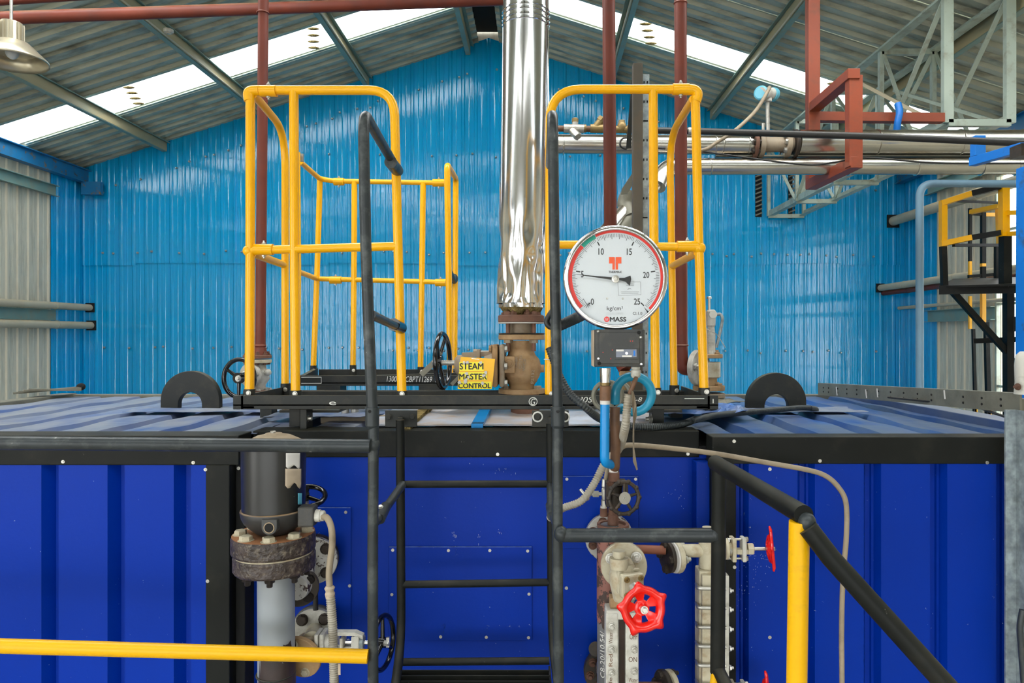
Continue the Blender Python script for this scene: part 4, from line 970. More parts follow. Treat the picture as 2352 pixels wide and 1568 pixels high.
Yp = 4.2
t = rp('thick red oxide pipe running down behind the round gauge', [(1397, -250, Yp), (1398, 0, Yp), (1404, 790, Yp), (1436, 850, Yp - 0.1)], 15.2, fil=0.1)
vt = thing('relief_valve', 'small tan valve assembly behind the hanging hoses, standing on the container', 'valve', tuple(W(1437, 930, Yp - 0.1)))
for y0, y1, r_ in ((852, 862, 15), (862, 872, 9), (872, 890, 13), (890, 898, 22), (898, 925, 10)):
    P('fitting', vt, G().lathe(W(1437, y1, Yp - 0.1), (0, 0, 1), [(0, rad(r_, Yp)), (rad(y1 - y0, Yp), rad(r_, Yp))], 18), M['cast'] if r_ < 20 else M['brass'])
Yq = 4.3
t = rp('thick red oxide pipe ending in an elbow at the safety valve', [(1562, -290, Yq), (1563, 0, Yq), (1565, 760, Yq), (1566, 848, Yq), (1592, 848, Yq)], 14.2, fil=0.085)
P('weld_ring', t, G().lathe(W(1565, 795, Yq), (0, 0, 1), [(0, rad(14.5, Yq)), (0.006, rad(17, Yq)), (0.012, rad(14.5, Yq))], 22), M['red_pipe'])
P('weld_ring', t, G().lathe(W(1563, 10, Yq), (0, 0, 1), [(0, rad(14.5, Yq)), (0.006, rad(16, Yq)), (0.012, rad(14.5, Yq))], 22), M['red_pipe'])
rp('long red oxide pipe crossing the top left under the roof', [(-330, 58, 5.0), (0, 42, 5.2), (1208, -2, 6.3)], 14.5, rads=0.047)
rp('short stretch of red oxide pipe in the top left corner, highest of all', [(-330, 15, 5.5), (0, 2, 5.6), (500, -30, 5.9)], 12, rads=0.036)
# safety valve
sv = thing('safety_valve', 'grey spring safety valve with a lever, at the foot of the right red pipe', 'valve', tuple(W(1630, 915, Yq)))
flange(sv, W(1598, 844, Yq), (1, -0.9, 0), rad(41, Yq), 0.035, M['white'], 4, rad(8, Yq), M['zinc'], 45, 1, True, hole=0.68)
P('elbow_neck', sv, G().cyl(W(1598, 846, Yq), W(1626, 846, Yq), rad(24, Yq)), M['white'])
P('body', sv, G().lathe(W(1628, 893, Yq), (0, 0, 1), [(0, rad(18, Yq)), (rad(24, Yq), rad(17, Yq)), (rad(28, Yq), rad(26, Yq)), (rad(62, Yq), rad(26, Yq))], 24), M['cream'])
P('inlet_neck', sv, G().lathe(W(1630, 884, Yq) + Vector((0, -0.01, 0)), (0, 0, 1), [(0, rad(16, Yq)), (rad(20, Yq), rad(16, Yq))], 20), M['cast'], 'rust-stained inlet neck')
flange(sv, W(1627, 822, Yq), (0, 0, 1), rad(32, Yq), rad(9, Yq), M['cast'], 4, rad(6, Yq), M['cast'], 40, 1, True)
flange(sv, W(1628, 896, Yq), (0, 0, 1), rad(36, Yq), rad(11, Yq), M['cast'], 4, rad(8, Yq), M['cast'], 40, 1)
flange(sv, W(1629, 912, Yq), (0, 0, 1), rad(35, Yq), rad(10, Yq), M['cast2'], 0)
P('base_nozzle', sv, G().cyl(Vector((W(1629, 0, Yq).x, Yq, CT - 0.02)), W(1629, 912, Yq), rad(18, Yq)), M['rust'])
P('spring_bonnet', sv, G().lathe(W(1633, 813, Yq), (0, 0, 1), [(0, rad(12, Yq)), (rad(8, Yq), rad(10, Yq)), (rad(44, Yq), rad(10, Yq)), (rad(62, Yq), rad(8, Yq)), (rad(66, Yq), rad(10, Yq)), (rad(98, Yq), rad(11, Yq)), (rad(102, Yq), rad(8, Yq))], 22), M['white'])
P('cap_plug', sv, G().lathe(W(1635, 722, Yq) + Vector((0, -rad(8, Yq), 0)), (0, -1, 0), [(0, rad(9, Yq)), (0.012, rad(9, Yq))], 18), M['zinc'])
P('spindle', sv, threads(W(1629, 712, Yq), W(1629, 684, Yq), rad(3.2, Yq), M['zinc'], 10), M['zinc'])
P('lock_nut', sv, G().hexa(W(1629, 686, Yq), (0, 0, 1), rad(5.5, Yq), 0.014), M['zinc'])
P('lever', sv, G().tube(spline([W(1646, 722, Yq), W(1655, 722, Yq), W(1659, 735, Yq), W(1652, 770, Yq), W(1645, 798, Yq)], 5), rad(3.6, Yq), 10), M['galv'], 'curved grey lifting lever')
P('seal_wire', sv, G().tube(spline([W(1622, 755, Yq - 0.07), W(1636, 762, Yq - 0.07), W(1648, 770, Yq - 0.06), W(1666, 798, Yq - 0.05)], 5), 0.0022, 6), M['zinc'])

# ---------------------------------------------------------------- upright posts beside the gauge
Yb_ = 3.9
t = P('steel_post', None, G().bar(Vector((W(1463, 0, Yb_).x, Yb_, CT)), W(1464, 148, Yb_), 0.054, 0.054, (0, 1, 0)), mat('brown_black_bare_steel', (78, 72, 62), 0.55, vary=0.14, dirt=(100, 78, 56), da=0.4, ds=6), 'dark square steel post rising behind the round gauge', bevel=0.002, cat='post')
t = thing('slotted_strut', 'galvanised slotted strut post fixed beside the dark steel post', 'post', tuple(Vector((W(1482, 0, Yb_).x, Yb_, CT))))
a = Vector((W(1479, 0, Yb_).x, Yb_ - 0.01, CT)); b = W(1483, 170, Yb_ - 0.01); w_ = 0.021
P('channel', t, G().shape(a, b, [(-w_, 0), (-w_, 0.04), (-w_ + 0.003, 0.04), (-w_ + 0.003, 0.003), (w_ - 0.003, 0.003), (w_ - 0.003, 0.04), (w_, 0.04), (w_, 0)], (0, 1, 0)), M['galv'])
g = G(); L = (b - a)
for i in range(17):
    k = 0.975 - i * 0.057
    p = a + L * k + Vector((0, -0.0045, 0))
    if i % 5 == 2: g.box(p, (0.026, 0.003, 0.007))
    else:
        for s_ in (-1, 1): g.box(p + Vector((0.009 * s_, 0, 0)), (0.006, 0.003, 0.012))
P('slots', t, g, M['dark'], 'small punched slots', kind='stuff')
t = P('angle_brace', None, G().poly([W(1452, 398, 4.15), W(1460, 410, 4.15), W(1442, 445, 4.15), W(1426, 446, 4.15), W(1428, 434, 4.15)], (0, 0.01, 0)), M['galv2'], 'small dull angle plate jutting from the dark steel post, below the valve line', cat='bracket')
P('angle_brace', None, G().poly([W(1452, 175, 4.2), W(1454, 175, 4.2), W(1450, 340, 4.2), W(1438, 340, 4.2)], (0, 0.01, 0)), M['black2'], 'narrow tapering black plate behind the dark steel post, above the valve line', cat='bracket')

# ---------------------------------------------------------------- thin valve line and black pipe
Yl = 5.0
vl = thing('valve_line', 'thin brown and black pipe line carrying a strainer and brass valves', 'pipe', tuple(W(1500, 300, Yl)))
P('pipe_run', vl, G().tube([W(1262, 295, Yl), W(1360, 296, Yl), W(1470, 298, Yl)], rad(7, Yl), 14), M['brownpipe'])
P('pipe_run', vl, G().tube([W(1470, 299, Yl), W(1585, 301, Yl), W(1660, 303, 4.98), W(2000, 313, 4.8), W(2356, 329, 4.6)], rad(7.5, Yl), 14), M['darkcable'], 'black pipe run')
P('socket_joint', vl, G().cyl(W(1580, 301, Yl), W(1588, 301, Yl), rad(9, Yl)), M['zinc'])
s_ = P('strainer_body', vl, G().cyl(W(1295, 295, Yl), W(1341, 296, Yl), rad(10, Yl), 16).cyl(W(1312, 298, Yl), W(1327, 313, Yl - 0.04), rad(9, Yl), 14).cyl(W(1321, 290, Yl), W(1321, 281, Yl), rad(7, Yl), 12), M['zinc'])
P('strainer_plug', s_, G().hexa(W(1321, 281, Yl), (0, 0, 1), rad(7.5, Yl), 0.03), M['brass']); P('strainer_plug', s_, G().hexa(W(1325, 311, Yl - 0.035), W(1330, 317, Yl - 0.05) - W(1325, 311, Yl - 0.035), rad(10, Yl), 0.02), M['zinc'])
s_ = P('valve_body', vl, G().cyl(W(1356, 295, Yl), W(1408, 296, Yl), rad(10, Yl), 8).cyl(W(1368, 293, Yl), W(1384, 273, Yl), rad(9, Yl), 10).lathe(W(1340, 295, Yl), (1, 0, 0), [(0, rad(9, Yl)), (0.02, rad(9, Yl))], 12), M['brass'], 'brass Y-shaped valve')
P('valve_cap', s_, G().hexa(W(1378, 278, Yl), (0.6, 0, 0.8), rad(10, Yl), 0.03), M['brass'])
s_ = P('valve_body', vl, G().ball(W(1428, 292, Yl), rad(13, Yl), (0.85, 0.85, 1.05)).cyl(W(1412, 297, Yl), W(1450, 298, Yl), rad(8, Yl), 12).lathe(W(1440, 298, Yl), (1, 0, 0), [(0, rad(11, Yl)), (0.02, rad(11, Yl))], 12), M['brass'], 'small brass globe valve')
P('valve_cap', s_, G().lathe(W(1428, 283, Yl), (0, 0, 1), [(0, rad(8, Yl)), (0.02, rad(7, Yl))], 14), M['brass'])

# ---------------------------------------------------------------- silver clad pipes crossing to the right
Yo = 5.6
s1 = thing('clad_pipe', 'upper silver-clad pipe crossing to the right wall, with a flanged flow meter in it', 'pipe', tuple(W(1800, 331, Yo)))
P('cladding', s1, G().cyl(W(1262, 331, Yo), W(1732, 334, Yo), rad(22, Yo), 32), M['alu2'])
P('cladding', s1, G().cyl(W(1832, 328, Yo), Vector((XR - 0.04, Yo, W(0, 328, Yo).z)), rad(29, Yo), 32), M['alu2'])
P('meter_tube', s1, G().cyl(W(1732, 333, Yo), W(1836, 331, Yo), rad(17, Yo), 24), M['cast2'])
ax = (1, 0, 0)
flange(s1, W(1727, 333, Yo), ax, rad(33, Yo), 0.03, M['rust'], 8, rad(6, Yo), M['darkiron'], 0, 1, both=True)
flange(s1, W(1740, 333, Yo), ax, rad(30, Yo), 0.04, M['cast2'], 0)
flange(s1, W(1800, 332, Yo), ax, rad(31, Yo), 0.04, M['cast2'], 8, rad(6, Yo), M['zinc'], 0, -1)
flange(s1, W(1820, 331, Yo), ax, rad(33, Yo), 0.03, M['darkiron'], 0)
for x in (1292, 1640, 1657, 1715): P('seam_bead', s1, G().lathe(W(x, 333, Yo), ax, [(0, rad(22, Yo)), (0.004, rad(24, Yo)), (0.010, rad(24, Yo)), (0.014, rad(22, Yo))], 30), M['alu2'])
for x in (2010, 2200, 2345): P('seam_bead', s1, G().lathe(W(x, 328, Yo), ax, [(0, rad(29, Yo)), (0.004, rad(31, Yo)), (0.012, rad(31, Yo)), (0.016, rad(29, Yo))], 30), M['alu2'])
s2 = thing('clad_pipe', 'lower silver-clad pipe with an elbow, turning down behind the dark steel post', 'pipe', tuple(W(1600, 383, Yo)))
P('cladding', s2, G().cyl(W(1560, 383, Yo), Vector((XR - 0.04, Yo, W(0, 380, Yo).z)), rad(19, Yo), 30), M['alu2'])
P('elbow_cladding', s2, G().tube(spline([W(1575, 383, Yo), W(1540, 386, Yo), W(1520, 402, 5.55), W(1508, 428, 5.5)], 6), rad(21, Yo), 26), M['alu2'])
P('cladding', s2, G().tube(spline([W(1512, 418, 5.52), W(1470, 455, 5.4), W(1440, 478, 5.3), W(1385, 540, 5.1)], 5), rad(16, Yo), 22), M['alu2'])
P('elbow_cladding', s2, G().tube(spline([W(1447, 440, 5.3), W(1436, 470, 5.3), W(1448, 500, 5.25)], 5), rad(18, Yo), 22), M['galv2'])
P('cladding', s2, G().tube([W(1448, 500, 5.25), W(1404, 560, 5.15), W(1404, 640, 5.1)], rad(14, Yo), 18), M['galv2'])
for x in (1595, 1628, 1945, 2100, 2250, 2330): P('seam_bead', s2, G().lathe(W(x, 383, Yo), (1, 0.05, 0.15), [(0, rad(19, Yo)), (0.003, rad(20.5, Yo)), (0.009, rad(20.5, Yo)), (0.012, rad(19, Yo))], 30), M['alu2'])
P('tray_mesh', s2, G().box(W(2000, 359, Yo), (2.5, 0.05, 0.012)), M['galv2'], 'dusty cable tray between the pipes')
t = thing('flow_transmitter', 'teal and grey transmitter head on a thin stem above the upper silver pipe', 'transmitter', tuple(W(1765, 318, Yo)))
P('stem', t, G().cyl(W(1764, 318, Yo), W(1763, 232, Yo), rad(4.5, Yo), 14).cyl(W(1753, 318, Yo), W(1753, 283, Yo), rad(3.5, Yo), 10), M['zinc'])
P('head_housing', t, G().cyl(W(1747, 215, Yo - 0.06), W(1775, 216, Yo + 0.05), rad(14, Yo), 24).cyl(W(1764, 234, Yo), W(1763, 220, Yo), rad(9, Yo), 12), M['white'])
P('head_cover', t, G().lathe(W(1750, 215, Yo - 0.04), (-0.6, -0.8, 0), [(0, rad(16, Yo)), (0.03, rad(16, Yo)), (0.035, rad(13, Yo))], 24), M['tealhead'], 'teal round cover')
P('head_cover', t, G().lathe(W(1773, 216, Yo + 0.03), (0.8, 0.6, 0), [(0, rad(15.5, Yo)), (0.03, rad(15.5, Yo))], 24), M['tealhead'], 'teal round cover')
P('conduit', t, G().tube(spline([W(1768, 200, Yo - 0.12), W(1762, 212, Yo - 0.14), W(1735, 255, Yo - 0.2), W(1690, 298, Yo - 0.3), W(1650, 325, Yo - 0.3), W(1610, 345, Yo - 0.3), W(1530, 340, Yo - 0.35)], 6), rad(4, Yo), 10), M['cable'], 'grey signal cable')
P('sagging_cable', None, G().tube(spline([W(1445, 330, 5.3), W(1438, 342, 5.25), W(1425, 335, 5.2), W(1428, 320, 5.2), W(1447, 318, 5.2), W(1500, 338, 5.25), W(1600, 346, 5.3), W(1700, 360, 5.3), W(1850, 378, 5.3), W(1920, 372, 5.3), W(1990, 362, 5.3), W(2150, 374, 5.3), W(2352, 375, 5.3)], 8), 0.007, 8), M['darkcable'], 'thin black cable sagging along the lower silver pipe', cat='cable')

# ---------------------------------------------------------------- red oxide hanger frame
hg = thing('pipe_hanger', 'red oxide steel hanger frame hanging from the roof around the silver pipes', 'bracket', tuple(W(1900, 430, 5.8)))
YA, YB2 = 6.0, 5.24
P('upright', hg, G().bar(W(1867, 432, YA), W(1866, -130, YA), 0.1, 0.08, (0, 1, 0)), M['red_steel'], bevel=0.003)
P('upright', hg, G().bar(W(1961, 384, YB2), W(1961, 176, YB2), 0.1, 0.08, (0, 1, 0)), M['red_steel'], bevel=0.003)
P('cross_member', hg, G().bar(W(1867, 249, YA), W(1962, 168, YB2 - 0.05), 0.09, 0.075), M['red_steel'], bevel=0.003)
P('cross_member', hg, G().bar(W(1862, 425, YA + 0.02), W(1968, 372, YB2 - 0.04), 0.09, 0.085), M['red_steel'], bevel=0.003)
P('side_arm', hg, G().bar(W(1870, 269, YA), W(2165, 272, 6.05), 0.075, 0.078), M['red_steel'], bevel=0.003)
P('strap', hg, G().tube(spline([W(2062, 238, 5.95), W(2066, 258, 5.93), W(2062, 280, 5.93), W(2060, 300, 5.95)], 4), 0.03, 8), M['bluesteel'], 'bright blue bent strap')

# ---------------------------------------------------------------- blue bracket and column at the right edge
bb = thing('blue_bracket', 'bright blue angle bracket reaching left from the blue column', 'bracket', tuple(W(2290, 370, 4.5)))
P('arm', bb, G().bar(W(2233, 372, 4.5), W(2352, 338, 4.1), 0.05, 0.055), M['bluesteel'], bevel=0.002)
P('upright', bb, G().box(W(2246, 336, 4.9), (0.075, 0.06, 0.14)), M['bluesteel'], bevel=0.002)
P('arm_plate', bb, G().box(W(2352, 348, 4.05), (0.1, 0.1, 0.07)), M['darkiron'])
t = P('blue_column', None, G().bar(Vector((W(2356, 0, 3.9).x, 3.9, 0.2)), W(2362, 383, 3.9), 0.07, 0.1, (0, 1, 0)), M['bluesteel'], 'bright blue steel column at the right edge of the view', bevel=0.003, cat='column')
lc = thing('lagged_valve', 'grey painted lumpy fitting standing on the galvanised post', 'valve', tuple(W(2350, 905, 2.85)))
P('lagging', lc, G().lathe(W(2352, 905, 2.9), (0, 0, 1), [(0, rad(20, 2.9)), (0.05, rad(18, 2.9)), (0.12, rad(19, 2.9)), (0.16, rad(17, 2.9)), (0.178, rad(8, 2.9))], 24, smooth=True), M['white'])
bolt(lc, W(2338, 888, 2.88), (-1, -0.3, 0), 0.012, M['rust'], True)
# galvanised post and punched rail
gp = thing('galvanised_post', 'galvanised steel angle post standing at the right end of the container', 'post', (W(2326, 0, 2.92).x, 2.92, 0))
a = W(2310, 1568, 2.92); b = W(2336, 941, 2.92)
P('web', gp, G().box(((a.x + b.x) / 2, 2.925, b.z / 2), (b.x - a.x, 0.01, b.z)), M['galv'], bevel=0.001)
P('flange_face', gp, G().box((b.x, 2.875, b.z / 2), (0.008, 0.1, b.z)), M['galv'])
P('backing_post', gp, G().box((W(2352, 0, 2.98).x, 3.0, b.z / 2 + 0.02), (0.06, 0.06, b.z + 0.04)), M['galv2'])
P('hose', gp, G().tube(spline([W(2349, 1400, 2.8), W(2343, 1440, 2.8), W(2346, 1490, 2.8), W(2352, 1568, 2.8)], 5), 0.012, 10), M['conduit'])
prl = thing('punched_rail', 'galvanised punched rail sloping over the right end of the container roof', 'rail', tuple(W(2100, 920, 3.7)))
A_ = W(1880, 893, 5.0); B_ = W(2345, 926, 2.93)
P('rail_web', prl, G().bar(A_, B_, 0.01, 0.083), M['galv2'])
P('rail_lip', prl, G().bar(A_ + Vector((0.02, 0, 0.04)), B_ + Vector((0.02, 0, 0.04)), 0.05, 0.005), M['galv2'])
g = G(); hs = [1893, 1905, 1926, 1947, 1970, 1993, 2020, 2048, 2078, 2110, 2142, 2215, 2258, 2302]
for x in hs:
    k = ((x - CX) * A_.y / F - A_.x) / ((B_.x - A_.x) - (x - CX) * (B_.y - A_.y) / F) if 0 else None
    lo, hi = 0.0, 1.0
    for _ in range(30):
        mid = (lo + hi) / 2; p = A_ + (B_ - A_) * mid
        if CX + p.x * F / p.y < x: lo = mid
        else: hi = mid
    p = A_ + (B_ - A_) * lo
    for dz in (-0.016, 0.012): g.cyl(p + Vector((-0.004, 0, dz)), p + Vector((-0.008, 0, dz)), 0.0055, 8)
P('punched_holes', prl, g, M['dark'], 'rows of small punched holes', kind='stuff')
for x, y, Y in ((2174, 902, 3.4), (2019, 898, 3.98), (1993, 900, 4.1), (1925, 894, 4.5)):
    P('cable_tie', prl, G().bar(W(x, y - 6, Y) - Vector((0.012, 0, 0)), W(x + 2, y + 14, Y) - Vector((0.012, 0, 0)), 0.006, 0.003), M['paper'])
P('rail_cable', None, G().tube(spline([W(2040, 912, 3.9), W(2170, 925, 3.5), W(2235, 932, 3.3), W(2270, 944, 3.15), W(2325, 962, 2.95)], 6), 0.006, 8), M['darkcable'], 'thin black cable hanging below the punched rail', cat='cable')
# ---------------------------------------------------------------- ladder against the container bay
Yl2 = 2.88
ld = thing('ladder', 'black steel ladder on the middle of the container, with a barred step at its foot', 'ladder', tuple(W(1090, 1520, Yl2)))
def tb(nm, par, pts, rp_, m, fil=0.0, n=16, lab=None, Yr_=None):
    q = [W(*p) for p in pts]; return P(nm, par, G().tube(fillet(q, fil) if fil else q, rp_ * (Yr_ or pts[0][2]) / F, n), m, lab)
st1 = tb('stile', ld, [(919, 964, Yl2), (922, 1470, Yl2), (905, 1600, 2.55), (860, 1900, 2.4)], 10, M['black'], 0.25)
st2 = tb('stile', ld, [(1264, 972, Yl2), (1268, 1470, Yl2), (1286, 1600, 2.55), (1330, 1900, 2.4)], 10, M['black'], 0.25)
for y0, y1 in ((1112, 1111), (1342, 1337), (1520, 1517)): tb('rung', ld, [(922, y0, Yl2), (1262, y1, Yl2)], 8.5, M['black'])
zs_ = W(0, 1526, Yl2).z
for i in range(6):
    y = Yl2 - 0.045 - i * 0.045
    x0 = W(922 - 3 * i, 0, y).x; x1 = W(1262 + 1 * i, 0, y).x
    P('step_bar', ld, G().box(((x0 + x1) / 2, y, zs_ - 0.02), (x1 - x0, 0.005, 0.04)), M['black'], bevel=0.0006)
P('step_bar', ld, G().box((W(1140, 0, 2.7).x, 2.66, zs_ - 0.024), (0.005, 0.1, 0.04)), M['black'])
for x, px2 in ((922, 915), (1262, 1268)):
    P('step_side', ld, G().bar(Vector((W(x, 0, Yl2).x, Yl2, zs_ - 0.03)), Vector((W(px2 - 4 if x < 1000 else px2, 0, 2.6).x, 2.6, zs_ - 0.03)), 0.008, 0.05), M['black'])
for x0, x1, y0, y1, lab in ((885, 958, 942, 980, None), (1222, 1306, 942, 980, None)):
    a = W(x0, y1, 3.1); b = W(x1, y0, 3.1)
    pl_ = P('fixing_plate', ld, G().box(((a.x + b.x) / 2, 3.1, (a.z + b.z) / 2), (b.x - a.x, 0.012, b.z - a.z)), M['black2'], bevel=0.002)
    for bx in ((893, 947) if x0 < 1000 else (1235, 1297)):
        p = W(bx, 957, 3.092)
        bolt(pl_, p, (0, -1, 0), 0.013, M['black2'])
        if x0 > 1000: P('paint_ring', pl_, G().torus(p + Vector((0, 0.0, 0)), (0, 1, 0), 0.0205, 0.004, 30, 6), M['chalk'], 'white painted ring')
    xm = 919 if x0 < 1000 else 1264
    P('fixing_lug', pl_, G().bar(W(xm, 966, 3.09), W(xm, 968, Yl2 + 0.02), 0.02, 0.03), M['black2'])

# ---------------------------------------------------------------- grey ladder handrails
def handrail(lab, top, mid, low, post, arms, brace, side):
    t = thing('ladder_handrail', lab, 'handrail', (W(post[0][0], 0, post[0][2]).x, post[0][2], 0), 'ladder handrails')
    return t
Yh = 2.55
h1 = thing('ladder_handrail', 'worn grey handrail left of the ladder, its bent arm tied to the yellow guard', 'handrail', (W(856, 0, Yh).x, Yh, 0), 'ladder handrails')
tb('stile', h1, [(842, 960, Yh), (850, 700, Yh), (836, 560, Yh)][::-1][:0] or [(909, 384, 3.24), (838, 262, 2.58), (835, 300, Yh), (840, 560, Yh), (849, 800, Yh), (856, 958, Yh)], 12.8, M['rail'], 0.05, Yr_=Yh)
tb('lower_stile', h1, [(858, 955, Yh), (856, 1300, Yh), (858, 1900, Yh), (858, 2840, Yh)], 12.3, M['rail'])
P('socket_sleeve', h1, G().lathe(W(855, 985, Yh), (0, 0, 1), [(0, rad(11, Yh)), (rad(8, Yh), rad(15.5, Yh)), (rad(50, Yh), rad(16, Yh))], 24), M['rail'])
tb('spacer_arm', h1, [(852, 722, Yh), (918, 753, 3.24)], 10.5, M['rail'], lab='partly bare spacer arm', Yr_=2.7)
P('arm_cap', h1, G().cyl(W(897, 372, 3.08), W(913, 392, 3.26), rad(14, 3.15)), M['rail'])
P('arm_cap', h1, G().cyl(W(904, 745, 3.1), W(921, 753, 3.25), rad(14.5, 3.1)), M['blackgloss'])
P('weld_bead', h1, G().ball(W(858, 1022, Yh), rad(15, Yh), (1, 1, 1.3), 14, 10), M['rail'])
tb('brace_arm', h1, [(925, 1112, Yl2 - 0.01), (878, 1178, 2.66)], 9.5, M['rail'], Yr_=2.8)
P('brace_sleeve', h1, G().cyl(W(886, 1163, 2.7), W(872, 1192, 2.6), rad(12.5, 2.65)), M['rail'])
tb('brace_arm', h1, [(874, 1182, 2.62), (857, 1206, Yh)], 10, M['rail'])
bolt(h1, W(874, 1164, 2.62), (0, -0.5, 0.8), 0.008, M['zinc'])
h2 = thing('ladder_handrail', 'worn grey handrail right of the ladder, scuffed near its rounded top end', 'handrail', (W(1280, 0, Yh).x, Yh, 0), 'ladder handrails')
tb('stile', h2, [(1263, 380, 3.24), (1269, 258, 2.6), (1270, 300, Yh), (1273, 560, Yh), (1278, 800, Yh), (1281, 958, Yh)], 12.3, M['rail'], 0.05, Yr_=Yh)
tb('lower_stile', h2, [(1281, 955, Yh), (1280, 1228, Yh), (1283, 1560, Yh), (1284, 1900, Yh), (1284, 2840, Yh)], 12.3, M['rail'])
P('socket_sleeve', h2, G().lathe(W(1281, 985, Yh), (0, 0, 1), [(0, rad(11, Yh)), (rad(8, Yh), rad(15.5, Yh)), (rad(52, Yh), rad(16.5, Yh))], 24), M['white2'] if 0 else M['rail'], 'scuffed socket sleeve')
for hh, x in ((h1, 853), (h2, 1281)): P('pin_hole', hh, G().cyl(W(x, 943, Yh) - Vector((0, rad(16.2, Yh), 0)), W(x, 943, Yh) - Vector((0, rad(15, Yh), 0)), 0.006, 14), M['dark'])
tb('spacer_arm', h2, [(1278, 735, Yh), (1263, 742, 3.22)], 10.5, M['rail'], Yr_=2.7)
tb('brace_arm', h2, [(1264, 1112, Yl2), (1266, 1175, 2.68), (1279, 1205, Yh)], 9, M['rail'], 0.05, Yr_=2.8)
P('brace_sleeve', h2, G().cyl(W(1264, 1160, 2.74), W(1268, 1185, 2.64), rad(11.5, 2.65)), M['rail'])
# stair rails in front
Yw = 2.42
lr = thing('stair_rail', 'grey top rail and bright yellow lower rail running left from the left ladder handrail', 'handrail', tuple(W(300, 1500, Yw)))
tb('top_rail', lr, [(-700, 1008, Yw), (0, 1017, Yw), (850, 1024, 2.52)], 16, M['rail'], n=24, lab='grey top rail')
tb('lower_rail', lr, [(-700, 1456, Yw), (0, 1483, Yw), (845, 1507, 2.52)], 16.5, M['yellow2'], n=24, lab='bright yellow lower rail')
tb('post', lr, [(-690, 1008, Yw), (-690, 2900, Yw)], 16, M['rail'], n=24)
sr = thing('stair_rail', 'black stair rail stepping down to the right, on a thick bright yellow post', 'handrail', tuple(W(1835, 1568, 1.75)))
tb('mid_rail', sr, [(1284, 1229, 2.53), (1645, 1229, 2.36)], 15.5, M['rail'], n=24)
P('weld_bead', sr, G().ball(W(1289, 1226, 2.52), rad(17, 2.5), (1, 1, 1.1), 14, 10).ball(W(1642, 1228, 2.36), rad(17, 2.36), (0.8, 1, 1.05), 14, 10), M['rail'])
tb('post', sr, [(1651, 1062, 2.36), (1650, 1300, 2.36), (1648, 1545, 2.36)], 16.5, M['black'], n=24, lab='black post')
tb('post', sr, [(1648, 1535, 2.36), (1700, 1640, 2.2), (1780, 1800, 2.05)], 15, M['black'], n=20)
tb('top_rail', sr, [(1642, 1062, 2.36), (1846, 1183, 1.74)], 20.5, M['black'], n=26, Yr_=2.0)
P('worn_bend', sr, G().ball(W(1853, 1200, 1.74), rad(21, 1.74), (1, 1, 1.15), 18, 12), M['rail'], 'worn welded bend')
tb('yellow_post', sr, [(1836, 1197, 1.75), (1830, 1568, 1.76), (1822, 2400, 1.78)], 23, M['yellow2'], n=28, lab='thick bright yellow post')
tb('descending_rail', sr, [(1856, 1212, 1.72), (1908, 1280, 1.70), (2190, 1592, 1.62), (2420, 1850, 1.56)], 23, M['black'], n=26, Yr_=1.68)
tb('lower_rail', sr, [(1648, 1545, 2.36), (1640, 1600, 2.3), (1660, 1660, 2.2)], 14, M['yellow2'], lab='yellow lower rail')

# ---------------------------------------------------------------- the round pressure gauge
Yg = 2.4
gx, gy = 1414, 637
gc = W(gx, gy, Yg)
ga = thing('pressure_gauge', 'large round white-faced pressure gauge with a polished steel rim, red and green bands', 'gauge', tuple(W(gx, 845, Yg)))
R_ = rad(120.5, Yg)
P('case', ga, G().lathe(gc + Vector((0, 0.07, 0)), (0, -1, 0), [(0, R_ * 0.86), (0.005, R_ * 0.93), (0.045, R_ * 0.95), (0.05, R_ * 0.97)], 72), M['zinc'])
P('rim', ga, G().lathe(gc + Vector((0, 0.02, 0)), (0, -1, 0), [(0, R_ * 0.96), (0.006, R_ * 0.995), (0.016, R_), (0.024, R_ * 0.985), (0.028, R_ * 0.955), (0.026, R_ * 0.935), (0.029, R_ * 0.925), (0.027, R_ * 0.905), (0.016, R_ * 0.90)], 96, smooth=True, cap=False), M['chrome'], 'polished steel rim')
Yd_ = Yg + 0.004
P('dial', ga, G().lathe(gc + Vector((0, 0.012, 0)), (0, -1, 0), [(0, R_ * 0.91), (0.008, R_ * 0.91)], 96), M['dialwhite'])
def gp(ang, r, dy=-0.0006):
    a = math.radians(ang); return W(gx + r * math.cos(a), gy - r * math.sin(a), Yd_) + Vector((0, dy, 0))
def band(a0, a1, r0, r1):
    n = max(8, int(abs(a1 - a0) / 3)); vs = []
    for i in range(n + 1):
        a = a0 + (a1 - a0) * i / n; vs += [gp(a, r0, -0.0009), gp(a, r1, -0.0009)]
    return G().add(vs, [(2 * i, 2 * i + 1, 2 * i + 3, 2 * i + 2) for i in range(n)])
P('dial_band', ga, band(221, 137, 100, 109), M['dialred'], 'red low band'); P('dial_band', ga, band(136.6, 116.5, 100, 109), M['dialgreen'], 'green working band'); P('dial_band', ga, band(116, -43, 103, 109.5), M['dialred'], 'red high band')
g = G()
for i in range(126):
    ang = 225 - 270 * i / 125; v_ = i / 5
    if i % 25 == 0: r0, r1, w_ = 82, 92, 1.3
    elif i % 5 == 0: r0, r1, w_ = 88, 100.5, 0.5
    else: r0, r1, w_ = 92.5, 100.5, 0.42
    a = gp(ang, r0); b = gp(ang, r1); d = (b - a).normalized(); n_ = Vector((d.z, 0, -d.x)) * (w_ * Yg / F)
    g.add([a - n_, a + n_, b + n_, b - n_], [(0, 1, 2, 3)])
P('scale_ticks', ga, g, M['ink'], kind='stuff')
def dl(s, x0, y0, x1, y1, m, lab=None):
    g = G(); lettersP(g, s, x0, y0, x1, y1, Yd_ - 0.0008, {'MASS': 0.0008, 'THERMAX': 0.0002}.get(s, 0.0)); P('dial_lettering', ga, g, m, lab)
